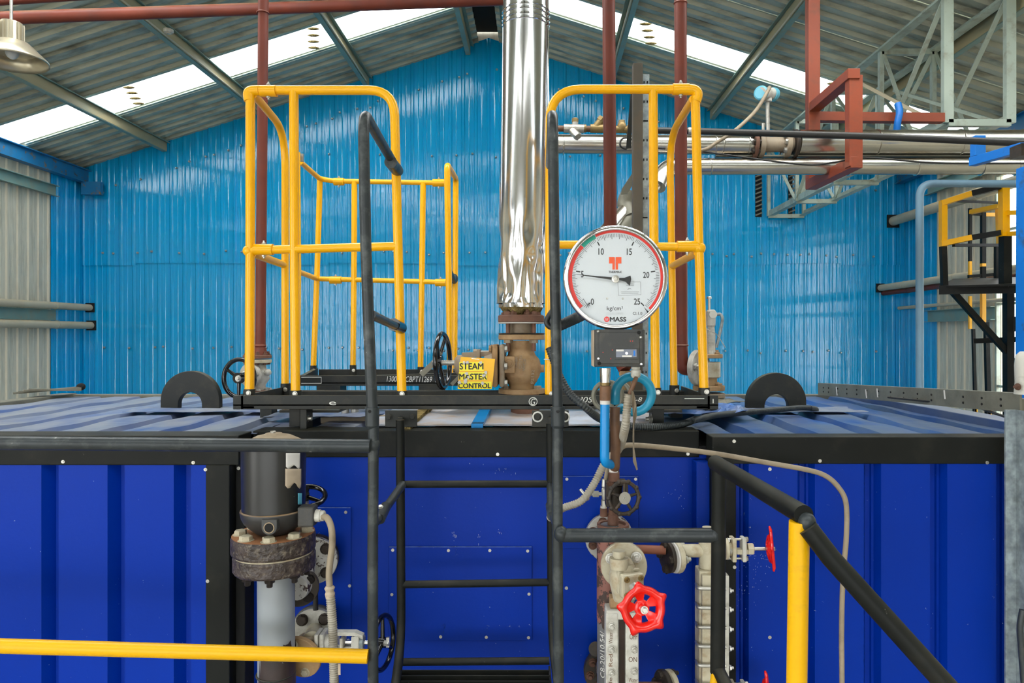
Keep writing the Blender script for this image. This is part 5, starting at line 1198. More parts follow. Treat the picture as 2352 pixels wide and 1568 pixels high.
dl('0', 1357, 685, 1364, 700, M['ink']); dl('5', 1334.5, 622, 1340.5, 637, M['ink']); dl('10', 1374.5, 570, 1387, 585, M['ink']); dl('15', 1439.5, 570.5, 1451.5, 585.5, M['ink'])
dl('20', 1477, 624, 1491.5, 638, M['ink']); dl('25', 1456, 685, 1470.5, 699.5, M['ink'])
dl('kg/cm²', 1394, 703, 1431, 715, M['ink']); dl('Cl.1.0', 1453.5, 716, 1475, 723, M['ink']); dl('22EA-0999', 1391, 717, 1431, 723, mat('faint_print', (190, 196, 200), 0.6)); 
dl('MASS', 1401, 728, 1438, 738, M['ink']); dl('THERMAX', 1398, 622, 1428, 627, M['ink'])
g = G()
for sx in (1, -1):
    X = lambda px: gx - 1 + sx * (px); pts = [(0.9, 590.5), (0.9, 619), (6.5, 619), (6.5, 605), (14.2, 605), (14.2, 590), (3, 590)]
    q = [W(X(a), b, Yd_) - Vector((0, 0.001, 0)) for a, b in pts]
    g.add(q, [tuple(range(len(q)))])
P('dial_logo', ga, g, M['orange'], 'orange double T shaped logo')
g = G().lathe(W(1393.5, 733, Yd_) - Vector((0, 0.0006, 0)), (0, -1, 0), [(0, rad(6.3, Yg)), (0.0004, rad(6.3, Yg))], 28); lo = P('dial_logo', ga, g, M['dialred'], 'small red round logo')
g = G()
for k in range(3): g.bar(W(1390 + 2.6 * k, 736, Yd_ - 0.0014), W(1391.5 + 2.6 * k, 730, Yd_ - 0.0014), 0.0014, 0.0004)
P('logo_lines', lo, g, M['dialwhite'])
g = G(); q = [(1419, 647), (1471, 647), (1472.5, 676.5), (1420.5, 678.5)]
for i in range(4): g.bar(W(*q[i], Yd_ - 0.0008), W(*q[(i + 1) % 4], Yd_ - 0.0008), 0.0008, 0.0004, (0, 1, 0))
for x0, x1, y in ((1440, 1455, 652), (1438, 1456, 655.5), (1426, 1468, 670), (1427, 1466, 673)):
    g.bar(W(x0, y, Yd_ - 0.0008), W(x1, y, Yd_ - 0.0008), 0.0012, 0.0004, (0, 1, 0))
for k in range(4): g.bar(W(1441 + 2 * k, 666 - 1.5 * k, Yd_ - 0.0008), W(1444 + 2 * k, 661 + k, Yd_ - 0.0008), 0.0008, 0.0004, (0, 1, 0))
P('tested_stamp', ga, g, M['inkgrey'], 'faint rectangular stamp')
for x, y in ((1394.3, 685), (1430.5, 685.5)): P('dial_screw', ga, G().lathe(W(x, y, Yd_), (0, -1, 0), [(0, 0.0035), (0.002, 0.003)], 12), M['zinc'])
g = G(); ctr = W(1413.5, 640.5, Yd_ - 0.008)
def np_(x, y): return W(x, y, Yd_) + Vector((0, -0.008, 0))
g.poly([np_(1312.5, 629.2), np_(1408, 637.3), np_(1420, 638.5), np_(1434, 638), np_(1447.5, 633), np_(1449, 641), np_(1446, 656.5), np_(1436, 647), np_(1421, 643.5), np_(1407, 643)], (0, 0.0015, 0))
P('needle', ga, g, M['ink'], 'dark pointer needle with a flared tail')
P('needle_hub', ga, G().lathe(ctr + Vector((0, 0.006, 0)), (0, -1, 0), [(0, rad(8.5, Yg)), (0.008, rad(8.5, Yg)), (0.009, rad(4.5, Yg)), (0.012, rad(4, Yg))], 28), M['zinc'])
g = G()
for x, y, x2, y2 in ((1339, 686, 1352, 706), (1352, 695, 1346, 707), (1347, 697, 1355, 703)): g.bar(np_(x, y), np_(x2, y2), 0.0025, 0.001, (0, 1, 0))
P('low_pointer', ga, g, M['inkgrey'], 'small dark low setting pointer')
P('high_pointer', ga, G().poly([np_(1478, 705), np_(1487, 714), np_(1492.5, 718.5), np_(1488, 722.5), np_(1484, 714)], (0, 0.001, 0)), M['ink'], 'small dark high setting pointer')
P('dial_glass', ga, G().lathe(gc + Vector((0, -0.006, 0)), (0, -1, 0), [(0, R_ * 0.905), (0.002, R_ * 0.905)], 72), M['glass'])
# switch box under the gauge
def gbox(par, nm, x0, y0, x1, y1, Y, d, m, lab=None, bev=0.003):
    a = W(x0, y1, Y); b = W(x1, y0, Y)
    return P(nm, par, G().box(((a.x + b.x) / 2, Y + d / 2, (a.z + b.z) / 2), (b.x - a.x, d, b.z - a.z)), m, lab, bevel=bev)
sb = thing('switch_box', 'black electrical switch box mounted directly below the round gauge', 'switch box', tuple(W(1420, 843, Yg)))
gbox(sb, 'housing', 1365, 757, 1481, 842, Yg - 0.0, 0.10, M['boxblack'])
gbox(sb, 'back_edge', 1363, 758, 1368, 842, Yg + 0.005, 0.10, M['stick'], 'dusty cream edge', 0.001)
gbox(sb, 'lid', 1367, 756, 1477, 842, Yg - 0.018, 0.018, M['boxblack'], None, 0.004)
gbox(sb, 'lid_panel', 1376, 763, 1470, 836, Yg - 0.022, 0.006, M['boxblack'], None, 0.003)
wv = gbox(sb, 'window_frame', 1412, 800, 1467, 825, Yg - 0.0235, 0.003, M['boxblack'], None, 0.001)
P('window_insert', wv, G().box(W(1438.5, 811, Yg - 0.0245), (rad(47, Yg), 0.001, rad(18, Yg))), mat('grey_window', (92, 98, 112), 0.15))
P('window_insert', wv, G().box(W(1424, 804.5, Yg - 0.0255), (rad(17, Yg), 0.001, rad(4, Yg))), M['paper'], 'white tag'); P('window_insert', wv, G().box(W(1440, 817.5, Yg - 0.0255), (rad(22, Yg), 0.001, rad(4, Yg))), M['paper'], 'white tag')
P('window_insert', wv, G().box(W(1457, 811, Yg - 0.0255), (rad(4, Yg), 0.001, rad(12, Yg))), M['bluesteel'], 'blue wire')
P('window_screw', wv, G().lathe(W(1439, 811, Yg - 0.025), (0, -1, 0), [(0, rad(3.5, Yg)), (0.003, rad(3, Yg))], 14), M['chrome'])
for x, y in ((1373.5, 760.5), (1471, 774), (1374, 823), (1472.5, 835.5)): P('lid_screw', sb, G().lathe(W(x, y, Yg - 0.02), (0, -1, 0), [(0, rad(3.6, Yg)), (0.003, rad(3.4, Yg)), (0.005, rad(2, Yg))], 16), M['chrome'])
for x, y in ((1467.5, 763.5), (1376.5, 834.5)): P('mounting_hole', sb, G().lathe(W(x, y, Yg - 0.0225), (0, -1, 0), [(0, rad(4.2, Yg)), (0.0006, rad(4, Yg))], 18), M['dark'])
g = G()
for x, y in ((1448, 783), (1453, 783), (1406.5, 803.5), (1385, 809), (1403, 823.5)): g.box(W(x, y, Yg - 0.0225), (0.0028, 0.001, 0.0022))
P('printed_marks', sb, g, M['dialred'], kind='stuff')
P('cable_gland', sb, G().lathe(W(1460, 842, Yg + 0.03), (0, 0, -1), [(0, rad(10, Yg)), (rad(4, Yg), rad(10.5, Yg)), (rad(6, Yg), rad(9, Yg)), (rad(8, Yg), rad(11.5, Yg)), (rad(20, Yg), rad(11.5, Yg)), (rad(25, Yg), rad(9, Yg))], 8), M['white'], 'cream plastic cable gland')
# pigtail syphon pipe
sp = thing('syphon_pipe', 'light blue syphon pipe with a round loop, carrying the gauge', 'pipe', tuple(W(1410, 1090, 2.5)))
Ysp = 2.46
P('chrome_connector', sp, G().lathe(W(1390, 845, Ysp), (0, 0, -1), [(0, rad(13, Ysp)), (rad(33, Ysp), rad(11.5, Ysp))], 10), M['chrome'], 'fluted chrome connector')
P('brass_nut', sp, G().lathe(W(1390, 878, Ysp), (0, 0, -1), [(0, rad(12, Ysp)), (rad(7, Ysp), rad(12, Ysp))], 6), M['brass'], 'brass nut')
P('coupling', sp, G().lathe(W(1390, 886, Ysp), (0, 0, -1), [(0, rad(13, Ysp)), (rad(33, Ysp), rad(13, Ysp))], 22), M['brownpipe'], 'rusty brown coupling')
P('tape_band', sp, G().lathe(W(1389.5, 919, Ysp), (0, 0, -1), [(0, rad(11.5, Ysp)), (rad(9, Ysp), rad(11.3, Ysp))], 20), M['paper'], 'white sealing tape')
P('blue_leg', sp, G().tube(fillet([W(1389.5, 925, Ysp), W(1388.5, 1062, Ysp), W(1411, 1068, 2.55), W(1414, 1030, 2.58)], 0.025), rad(10.8, Ysp), 20), M['bluepipe'], 'light blue straight leg')
arc = [W(1415, 1020, 2.56), W(1414, 1000, 2.55), W(1412, 960, 2.52), W(1413, 925, 2.5)]
lp = [W(1413, 925, 2.5)] + [W(1455 + 41.5 * math.cos(a), 905 - 41 * math.sin(a), 2.49 + 0.045 * k / 20) for k, a in enumerate([PI - 2 * PI * 0.86 * i / 22 for i in range(23)])]
P('loop', sp, G().tube(spline(lp, 2) + [W(1425, 940, 2.56)], rad(10.5, 2.5), 18), M['tealpipe'], 'teal and blue painted loop')
P('brown_leg', sp, G().tube(spline([W(1413, 935, 2.5), W(1412, 965, 2.5), W(1414, 1010, 2.5), W(1413, 1060, 2.52), W(1412, 1074, 2.54)], 5), rad(11.5, 2.5), 18), M['brownpipe'], 'peeling brown leg')
P('hose_loop', None, G().torus(W(1396, 910, 2.72), (0.15, 1, 0), rad(33, 2.72), rad(5.5, 2.72), 44, 12), M['galv2'], 'dull grey hose loop hanging behind the chrome connector', cat='hose')
P('hose_loop', None, G().torus(W(1424, 912, 2.66), (0.75, 0.65, 0), rad(34, 2.66), rad(5, 2.66), 44, 12), M['galv2'], 'dull grey hose loop seen half edge-on inside the blue pipe loop', cat='hose')
# ribbed flexible conduits
def ribbed(nm, lab, ctrl, rp_, m, pitch=0.0075, par=None, cat='conduit', depth=0.2):
    pts = spline([W(*c) for c in ctrl], 10); L = 0; q = [0]
    for i in range(1, len(pts)): L += (pts[i] - pts[i - 1]).length; q.append(L)
    n = int(L / pitch * 4); out = []; j = 0
    for i in range(n + 1):
        s_ = L * i / n
        while j < len(q) - 2 and q[j + 1] < s_: j += 1
        k = (s_ - q[j]) / max(1e-9, q[j + 1] - q[j]); out.append(pts[j].lerp(pts[j + 1], k))
    return P(nm, par, G().tube(out, rp_, 12, rf=lambda i, mm: (1.0, 1 - depth * 0.5, 1 - depth, 1 - depth * 0.5)[i % 4]), m, lab, cat=cat if par is None else None)
ribbed('flexible_conduit', 'pale grey ribbed conduit curving from under the gauge towards the right ladder handrail', [(1444, 905, 2.4), (1440, 940, 2.4), (1435, 985, 2.42), (1421, 1030, 2.62), (1390, 1062, 2.66), (1365, 1110, 2.66), (1335, 1150, 2.66), (1290, 1168, 2.68), (1262, 1190, 2.72)], 0.0158, M['conduit2'], 0.009)
P('gland_cable', None, G().tube(spline([W(1461, 868, 2.42), W(1456, 880, 2.4), W(1446, 905, 2.4)], 5), 0.008, 10), M['brownpipe'], 'short brown cable between the cream gland and the pale ribbed conduit', cat='cable')
P('torn_tape', None, G().poly([W(1450, 895, 2.37), W(1456, 900, 2.38), W(1462, 930, 2.36), W(1463, 955, 2.37), W(1457, 975, 2.38), W(1457, 1030, 2.37), W(1465, 1078, 2.36), W(1462, 1080, 2.37), W(1454, 1060, 2.38), W(1453, 1000, 2.37), W(1454, 960, 2.36)], (0, 0.0015, 0)), mat('brown_tape', (112, 100, 82), 0.6, vary=0.2, vs=14), 'dangling strip of torn brown tape below the cream gland', cat='tape')
ribbed('flexible_conduit', 'short black ribbed conduit between the right ladder handrail and the gauge', [(1285, 748, 2.75), (1300, 741, 2.7), (1330, 727, 2.6), (1352, 715, 2.5)], 0.0215, M['conduit'], 0.011)
ribbed('flexible_conduit', 'long black ribbed conduit sweeping down behind the blue loop to the container roof', [(1262, 800, 2.95), (1285, 862, 2.9), (1310, 905, 2.88), (1345, 935, 2.86), (1380, 962, 2.95), (1430, 976, 3.1), (1500, 980, 3.15), (1560, 975, 3.25), (1600, 962, 3.35)], 0.0175, M['conduit'], 0.011)
cw = thing('container_cable', 'thick dark ribbed cable lying across the right lifting lug', 'cable', tuple(W(1700, 955, 3.6)))
ribbed('cable_run', None, [(1590, 966, 3.3), (1640, 954, 3.45), (1700, 948, 3.6), (1760, 943, 3.7), (1830, 937, 3.78), (1863, 937, 3.85)], 0.0155, M['conduit'], 0.008, par=cw, depth=0.08)
P('cable_end', cw, G().tube(spline([W(1860, 937, 3.84), W(1873, 939, 3.88), W(1874, 945, 3.9)], 5), 0.0155, 12), M['conduit'])
kl = thing('conduit_loop', 'black and white edged cable loop hooked behind the right ladder handrail', 'cable', tuple(W(1262, 750, 2.8)))
P('loop', kl, G().tube(spline([W(1276, 705, 2.8), W(1264, 720, 2.8), W(1255, 738, 2.8), W(1262, 750, 2.8), W(1276, 752, 2.8)], 6), 0.011, 12), M['darkcable'])
P('cable_tie', kl, G().torus(W(1262, 825, 3.22), (0, 0, 1), 0.0235, 0.0025, 24, 6), M['paper'], 'white cable tie')
P('grey_cable', None, G().tube(spline([W(1420, 1038, 2.7), W(1430, 1026, 2.72), W(1450, 1022, 2.74), W(1520, 1027, 2.8), W(1640, 1041, 2.85), W(1760, 1062, 2.85), W(1850, 1078, 2.85), W(1895, 1092, 2.85), W(1925, 1118, 2.85), W(1943, 1155, 2.85), W(1944, 1230, 2.85), W(1936, 1330, 2.85), W(1933, 1450, 2.85), W(1934, 1600, 2.85), W(1934, 2000, 2.85)], 8), 0.0105, 14), M['cable'], 'grey cable arching over the right container panel and dropping down', cat='cable')
# ---------------------------------------------------------------- water level column right of the ladder
lcn = thing('water_column', 'rust and grey upright water column pipe right of the ladder, with a small gate valve on top', 'pipe', tuple(W(1396, 1600, 2.85)))
Yc2 = 2.85
def C(px, y, dY=0.0): return W(px, y, Yc2 + dY)
def ragged(x, Y, r, y0, y1, amp, top=True, n=72):
    def fn(u, v):
        a = 2 * PI * u; e = amp * (math.sin(a * 3 + 1) + 0.6 * math.sin(a * 7 + 2) + 0.4 * math.sin(a * 17) + 0.3 * math.sin(a * 31))
        y = y0 + (y1 - y0) * v + (e * (1 - v) if top else e * v)
        return W(x, y, Y) + Vector((r * math.cos(a), r * math.sin(a), 0))
    return G().grid(fn, n, 5)
P('column_pipe', lcn, G().cyl(C(1396, 1205), C(1396, 2000), rad(24.6, Yc2), 26), mat('grey_painted_pipe', (104, 104, 104), 0.5, vary=0.1, chip=(60, 52, 48), ca=0.1, cs=14))
P('flaked_surface', lcn, ragged(1396, Yc2, rad(25.3, Yc2), 1222, 1428, 7, False), mat('flaked_pink_rust', (140, 92, 80), 0.65, vary=0.15, chip=(62, 46, 40), ca=0.5, cs=16, bump=0.001, bs=50), 'flaked pink and brown surface')
P('column_cap', lcn, G().lathe(C(1408, 1216), (0, 0, 1), [(0, rad(36, Yc2)), (rad(14, Yc2), rad(37, Yc2)), (rad(14, Yc2), rad(30, Yc2)), (rad(8, Yc2), rad(28, Yc2))], 32), M['rust'], 'rusty open collar')
P('riser', lcn, G().lathe(C(1408, 1212), (0, 0, 1), [(0, rad(12.5, Yc2)), (rad(30, Yc2), rad(12.5, Yc2)), (rad(32, Yc2), rad(11.5, Yc2)), (rad(85, Yc2), rad(11, Yc2))], 22), M['rust'], 'thin rusty riser')
P('valve_body', lcn, G().lathe(C(1410, 1165, -0.05), (0, 0, 1), [(0, rad(14, 2.8)), (rad(20, 2.8), rad(17, 2.8)), (rad(50, 2.8), rad(20, 2.8)), (rad(62, 2.8), rad(12, 2.8)), (rad(84, 2.8), rad(13, 2.8))], 24), M['darkiron'])
P('valve_yoke', lcn, G().bar(C(1396, 1160, -0.08), C(1396, 1105, -0.08), 0.02, 0.06, (0, 1, 0)).bar(C(1437, 1150, -0.08), C(1437, 1108, -0.08), 0.014, 0.05, (0, 1, 0)).bar(C(1396, 1107, -0.08), C(1437, 1107, -0.08), 0.05, 0.02), M['darkiron'], bevel=0.003)
bolt(lcn, C(1402, 1110, -0.12), (0, -1, 0), 0.011, M['rust'])
P('tape_band', lcn, G().lathe(C(1409, 1083, -0.2), (0, 0, 1), [(0, rad(10.5, 2.65)), (rad(6, 2.65), rad(10.5, 2.65))], 20), M['paper'], 'white sealing tape')
P('coupling', lcn, G().lathe(C(1410, 1103, -0.15), (0, 0, 1), [(0, rad(13.5, 2.7)), (rad(18, 2.7), rad(13, 2.7))], 20), M['rust'])
g = G(); hc_ = W(1433, 1143, 2.6); hax = Vector((0.25, -1, 0.1)).normalized()
hw = P('handwheel', lcn, wheel(g, hc_, hax, rad(36, 2.6), rad(4.6, 2.6), 5, 0.25, 15), M['darkiron'], 'dark iron handwheel with a wavy rim')
g = G(); q = g.ring(Vector((0, 0, 0)), hax, rad(37.5, 2.6), 10)
for p in q: P('rim_bump', hw, G().ball(hc_ + p, rad(5.8, 2.6), (1, 1, 1), 10, 7), M['darkiron'])
dsk = P('hub_disc', hw, G().lathe(hc_ + hax * 0.008, hax, [(0, rad(14, 2.6)), (0.003, rad(14, 2.6))], 28), M['zinc'], 'round bright tag')
P('hub_nut', hw, G().lathe(hc_ + hax * 0.011, hax, [(0, rad(5.5, 2.6)), (0.003, rad(5, 2.6))], 20).hexa(hc_ + hax * 0.013, hax, rad(3.2, 2.6), 0.007), M['zinc'])
P('spindle', lcn, G().cyl(hc_, C(1420, 1140, -0.06), rad(5, 2.7), 12), M['darkiron'])
# cock fitting left of it
ck = thing('drain_cock', 'small nickel cock fitting on a thin tan tube beside the dark handwheel', 'valve', tuple(W(1388, 1178, 2.82)))
P('tube', ck, G().tube([C(1391, 1105), C(1396, 1068), C(1400, 1050)], rad(5, Yc2), 12), M['cable'], 'thin tan tube')
P('body', ck, G().lathe(C(1388, 1162), (0, 0, 1), [(0, rad(8, Yc2)), (rad(14, Yc2), rad(8, Yc2)), (rad(16, Yc2), rad(6, Yc2)), (rad(24, Yc2), rad(7, Yc2)), (rad(40, Yc2), rad(7, Yc2)), (rad(42, Yc2), rad(5, Yc2)), (rad(46, Yc2), rad(7, Yc2)), (rad(62, Yc2), rad(6, Yc2))], 16), M['zinc'])
P('side_arm', ck, G().cyl(C(1388, 1134), C(1358, 1135), rad(4, Yc2), 12).hexa(C(1375, 1134), (-1, 0, 0), rad(8, Yc2), rad(14, Yc2)), M['zinc'])
P('tee_handle', ck, G().cyl(C(1333, 1124), C(1352, 1147, -0.03), rad(3.5, Yc2), 10), M['zinc'])
P('tape_band', ck, G().cyl(C(1387, 1161), C(1387, 1166), rad(8, Yc2), 14), M['paper'], 'white sealing tape')
P('stub', ck, G().cyl(C(1387, 1166), C(1387, 1185), rad(9, Yc2), 16), M['rust'])
# big flanges on the panel behind the column
fl = thing('panel_flange', 'flaking white bolted flange on the blue panel behind the rusty column top', 'flange', tuple(W(1395, 1285, 3.05)))
flange(fl, W(1398, 1231, 3.1), (0, -1, 0), rad(56, 3.05), 0.035, M['white2'], 8, 0.016, M['rust'], 22, 1, True, hole=0.74)
P('branch_neck', fl, G().cyl(W(1398, 1231, 3.06), W(1396, 1231, 2.86), rad(28, 3)), M['rust'])
fl2 = thing('panel_flange', 'dark brown bolted flange low on the blue panel behind the grey column pipe', 'flange', tuple(W(1372, 1568, 3.05)))
flange(fl2, W(1392, 1535, 3.1), (0, -1, 0), rad(53, 3.05), 0.035, M['darkiron'], 8, 0.016, M['rust'], 10, 1, True, hole=0.74)
P('stub', fl2, G().cyl(W(1368, 1490, 3.12), W(1368, 1490, 3.0), rad(16, 3)), M['darkiron'])
P('branch_neck', fl2, G().cyl(W(1392, 1535, 3.06), W(1396, 1535, 2.86), rad(26, 3)), M['darkiron'])
P('white_writing', lcn, letters(G(), 'C8-20/10.54/', W(1389, 1556, 2.797), W(1388, 1448, 2.797) - W(1389, 1556, 2.797), Vector((-0.0, 0, 0)) + (W(1379, 1556, 2.797) - W(1389, 1556, 2.797))), M['chalk'])
# cream angle valve with red handwheel
av = thing('gauge_valve', 'cream painted gauge valve with the bright red handwheel that faces the viewer', 'valve', tuple(W(1440, 1400, 2.62)))
fa = (-0.06, -1, 0.04)
f_ = flange(av, W(1432, 1295, 2.70), fa, rad(53, 2.68), 0.028, M['cream'], 0)
for x, y in ((1462, 1279), (1403, 1282)): bolt(f_, W(x, y, 2.665), fa, 0.017, M['zinc'], True)
P('neck', av, G().cyl(W(1432, 1300, 2.67), W(1430, 1302, 2.55), rad(25, 2.6), 26), M['cream'])
P('body', av, G().lathe(W(1432, 1383, 2.56), (0, 0, 1), [(0, rad(14, 2.56)), (rad(5, 2.56), rad(22, 2.56)), (rad(10, 2.56), rad(24, 2.56)), (rad(45, 2.56), rad(32, 2.56)), (rad(65, 2.56), rad(33, 2.56)), (rad(85, 2.56), rad(26, 2.56)), (rad(90, 2.56), rad(22, 2.56))], 32, smooth=True), M['cream'])
P('body_collar', av, G().lathe(W(1422, 1304, 2.54), (0, 0, 1), [(0, rad(21, 2.54)), (rad(24, 2.54), rad(22, 2.54)), (rad(24, 2.54), rad(20, 2.54))], 28), M['cream'])
P('top_plug', av, G().lathe(W(1421, 1280, 2.54), (0, 0, 1), [(0, rad(12, 2.54)), (rad(4, 2.54), rad(12, 2.54))], 22).lathe(W(1421, 1276, 2.54), (0, 0, 1), [(0, rad(14.5, 2.54)), (rad(12, 2.54), rad(14.5, 2.54))], 24), M['cream'])
bxd = Vector((0.33, -0.94, -0.05)).normalized()
bz = W(1451, 1343, 2.50); Rz = Matrix((Vector((0.94, 0.33, 0)), bxd * -1, Vector((0, 0, 1)))).transposed()
bn = P('bonnet_plate', av, G().box(bz, (rad(56, 2.5), 0.03, rad(54, 2.5)), Rz), M['cream'], bevel=0.008)
P('bonnet_plate', av, G().box(bz + Vector((-0.008, 0.035, 0.004)), (rad(58, 2.5), 0.025, rad(56, 2.5)), Rz), M['cream'], bevel=0.008)
for dx, dz in ((-18, 18), (18, 18), (-18, -18), (18, -18)):
    p = bz + Rz @ Vector((rad(dx, 2.5), -0.016, rad(dz, 2.5))); P('socket_screw', bn, G().lathe(p, bxd, [(0, rad(7, 2.5)), (0.006, rad(6.5, 2.5)), (0.006, rad(3, 2.5)), (0.002, rad(2.6, 2.5))], 18), M['brass'])
P('spindle_housing', av, G().lathe(bz + bxd * 0.01, (0.33, -0.8, -0.5), [(0, rad(12, 2.5)), (0.03, rad(11, 2.5)), (0.04, rad(8, 2.5)), (0.09, rad(7, 2.5)), (0.1, rad(5, 2.5))], 20), M['zinc'])
P('gland_nut', av, G().cyl(bz + Rz @ Vector((-rad(6, 2.5), -0.02, -rad(30, 2.5))), bz + Rz @ Vector((-rad(10, 2.5), -0.05, -rad(14, 2.5))), rad(6, 2.5), 12), M['zinc'])
wc = W(1477, 1398, 2.36)
P('spindle', av, G().cyl(bz, wc, rad(4.5, 2.4), 12), M['zinc'])
def starwheel(g, c, ax, R, up, spin=0.0, th=0.008):
    c = Vector(c); ax = Vector(ax).normalized(); u = Vector(up); u = (u - ax * u.dot(ax)).normalized(); w = ax.cross(u)
    nt = 100; rr = [0.0, 0.13, 0.15, 0.26, 0.36, 0.66, 0.74, 0.80, 0.90, 1.0]; hh = [0.0, 0.0, -0.012, -0.017, -0.016, -0.010, -0.002, 0.005, 0.006, 0.0]
    vs = []; fs = []
    for k, r in enumerate(rr):
        for i in range(nt):
            a = 2 * PI * i / nt
            lobe = sum(math.exp(-(((a - spin - 2 * PI * q / 5 + PI) % (2 * PI) - PI) / 0.155) ** 2) for q in range(5))
            rad_ = R * (r * 0.84 if r < 0.7 else r * (0.84 + 0.2 * lobe * max(0, (r - 0.7) / 0.3)))
            vs.append(c + (u * math.cos(a) + w * math.sin(a)) * rad_ + ax * (hh[k] * R / 0.085))
    for k in range(len(rr) - 1):
        for i in range(nt):
            a = (i + 0.5) / nt * 5 - spin * 5 / (2 * PI); q = (a + 0.5) % 1.0
            if k == 4 and (q < 0.2 or q > 0.8): continue
            fs.append((k * nt + i, k * nt + (i + 1) % nt, (k + 1) * nt + (i + 1) % nt, (k + 1) * nt + i))
    return g.add(vs, fs, True)
rw = P('handwheel', av, starwheel(G(), wc, (0.12, -1, 0.12), rad(60, 2.36), (-0.18, 0, 1)), M['redred'], 'bright red five-lobed handwheel', solid=0.007)
P('hub_nut', rw, G().lathe(wc + Vector((0.002, -0.006, 0)), (0.12, -1, 0.12), [(0, rad(9, 2.36)), (0.008, rad(9, 2.36))], 20).hexa(wc + Vector((0.003, -0.012, 0.001)), (0.12, -1, 0.12), rad(6.5, 2.36), 0.009), M['zinc'])
# reflex level gauge body
Yv2 = 2.58
lg = thing('level_gauge', 'grey-white cast level gauge with a dark sight slot and two rows of nuts', 'gauge', tuple(W(1430, 1700, Yv2)))
gbox(lg, 'gauge_body', 1392, 1400, 1467, 1900, Yv2, 0.07, M['white'], None, 0.006)
gbox(lg, 'front_frame', 1392, 1408, 1420, 1900, Yv2 - 0.022, 0.024, M['white'], None, 0.004); gbox(lg, 'front_frame', 1437, 1408, 1467, 1900, Yv2 - 0.022, 0.024, M['white'], None, 0.004)
gbox(lg, 'top_bridge', 1393, 1402, 1440, 1424, Yv2 - 0.02, 0.022, M['white'], None, 0.006)
gbox(lg, 'sight_glass', 1422, 1422, 1435, 1900, Yv2 - 0.008, 0.008, M['sightglass'], 'stained dark sight glass', 0)
gbox(lg, 'neck_block', 1402, 1374, 1432, 1402, Yv2 + 0.01, 0.05, M['cast'], None, 0.003)
for i in range(5):
    for x, ys in ((1405, (1437, 1490, 1543)), (1457, (1437, 1490, 1540))):
        y = ys[i] if i < 3 else ys[2] + 53 * (i - 2)
        if i == 0 and x > 1450: continue
        bolt(lg, W(x, y, Yv2 - 0.022), (0, -1, 0), 0.0125, M['zinc'], True)
g = G()
def vt_(s, x, y0, y1, w_): letters(g, s, W(x + w_, y1, Yv2 - 0.0228), W(x + w_, y0, Yv2 - 0.0228) - W(x + w_, y1, Yv2 - 0.0228), W(x, y1, Yv2 - 0.0228) - W(x + w_, y1, Yv2 - 0.0228))
vt_('Water', 1398, 1452, 1478, 9); vt_('Red', 1398, 1502, 1530, 9); vt_('Side', 1398, 1555, 1590, 8)
lettersP(g, 'ON', 1444, 1508, 1463, 1520, Yv2 - 0.0228); lettersP(g, 'OFF', 1446, 1455, 1464, 1468, Yv2 - 0.0228); lettersP(g, 'Water', 1444, 1556, 1465, 1567, Yv2 - 0.0228)
P('marker_writing', lg, g, M['brownpipe'])
# horizontal branch with flanges and the second level gauge seen from the side
br = thing('branch_line', 'rusty branch pipe with a bolted flange pair feeding the side level gauge', 'pipe', tuple(W(1540, 1312, 2.8)))
P('branch_pipe', br, G().cyl(W(1440, 1260, 2.8), W(1528, 1263, 2.8), rad(10, 2.8), 18), mat('half_stripped_rusty_pipe', (132, 76, 52), 0.6, dirt=(176, 168, 146), da=0.2, ds=5))
ax2 = (1, 0.35, 0)
flange(br, W(1530, 1279, 2.8), ax2, rad(36, 2.8), 0.02, M['darkiron'], 4, rad(9, 2.8), M['darkiron'], 45, -1)
flange(br, W(1548, 1279, 2.78), ax2, rad(36, 2.8), 0.02, M['cream'], 4, rad(9, 2.8), M['zinc'], 45, 1, True)
P('gasket', br, G().lathe(W(1543, 1279, 2.785), ax2, [(0, rad(35, 2.8)), (0.006, rad(36, 2.8))], 30), M['paper'])
P('tee_arm', br, G().cyl(W(1558, 1264, 2.78), W(1612, 1264, 2.78), rad(15, 2.78), 22), M['cream'])
sgd = thing('side_level_gauge', 'cream level gauge column clamped with round U-bolts, behind the black stair post', 'gauge', tuple(W(1625, 1700, 2.78)))
P('tee_body', sgd, G().lathe(W(1625, 1305, 2.78), (0, 0, 1), [(0, rad(17, 2.78)), (rad(4, 2.78), rad(20, 2.78)), (rad(70, 2.78), rad(20, 2.78)), (rad(82, 2.78), rad(13, 2.78))], 26), M['cream'])
P('top_plug', sgd, G().lathe(W(1625, 1224, 2.78), (0, 0, 1), [(0, rad(12, 2.78)), (rad(14, 2.78), rad(12, 2.78))], 18), M['cream'])
gbox(sgd, 'gauge_body', 1606, 1312, 1642, 1950, 2.74, 0.08, M['cream'], None, 0.006)
gbox(sgd, 'gauge_body', 1613, 1322, 1640, 1950, 2.715, 0.03, M['cream'], None, 0.003)
gbox(sgd, 'clamp_plate', 1664, 1322, 1675, 1950, 2.72, 0.09, M['white'], None, 0.003)
gbox(sgd, 'inner_body', 1640, 1318, 1666, 1950, 2.74, 0.06, M['cream'], None, 0.003)
for i, y in enumerate((1352, 1396, 1441, 1485, 1529, 1573)):
    yy = y - 2; Yt = 2.70
    P('u_bolt', sgd, G().tube(fillet([W(1668, yy - 4, Yt + 0.12), W(1599, yy - 12, Yt + 0.12), W(1603, yy + 1, Yt), W(1668, yy + 2, Yt)], 0.02), rad(4.2, Yt), 12), M['zinc'])
    bolt(sgd, W(1675, y + 4, 2.75), (1, 0, 0), 0.0105, M['zinc'], True)
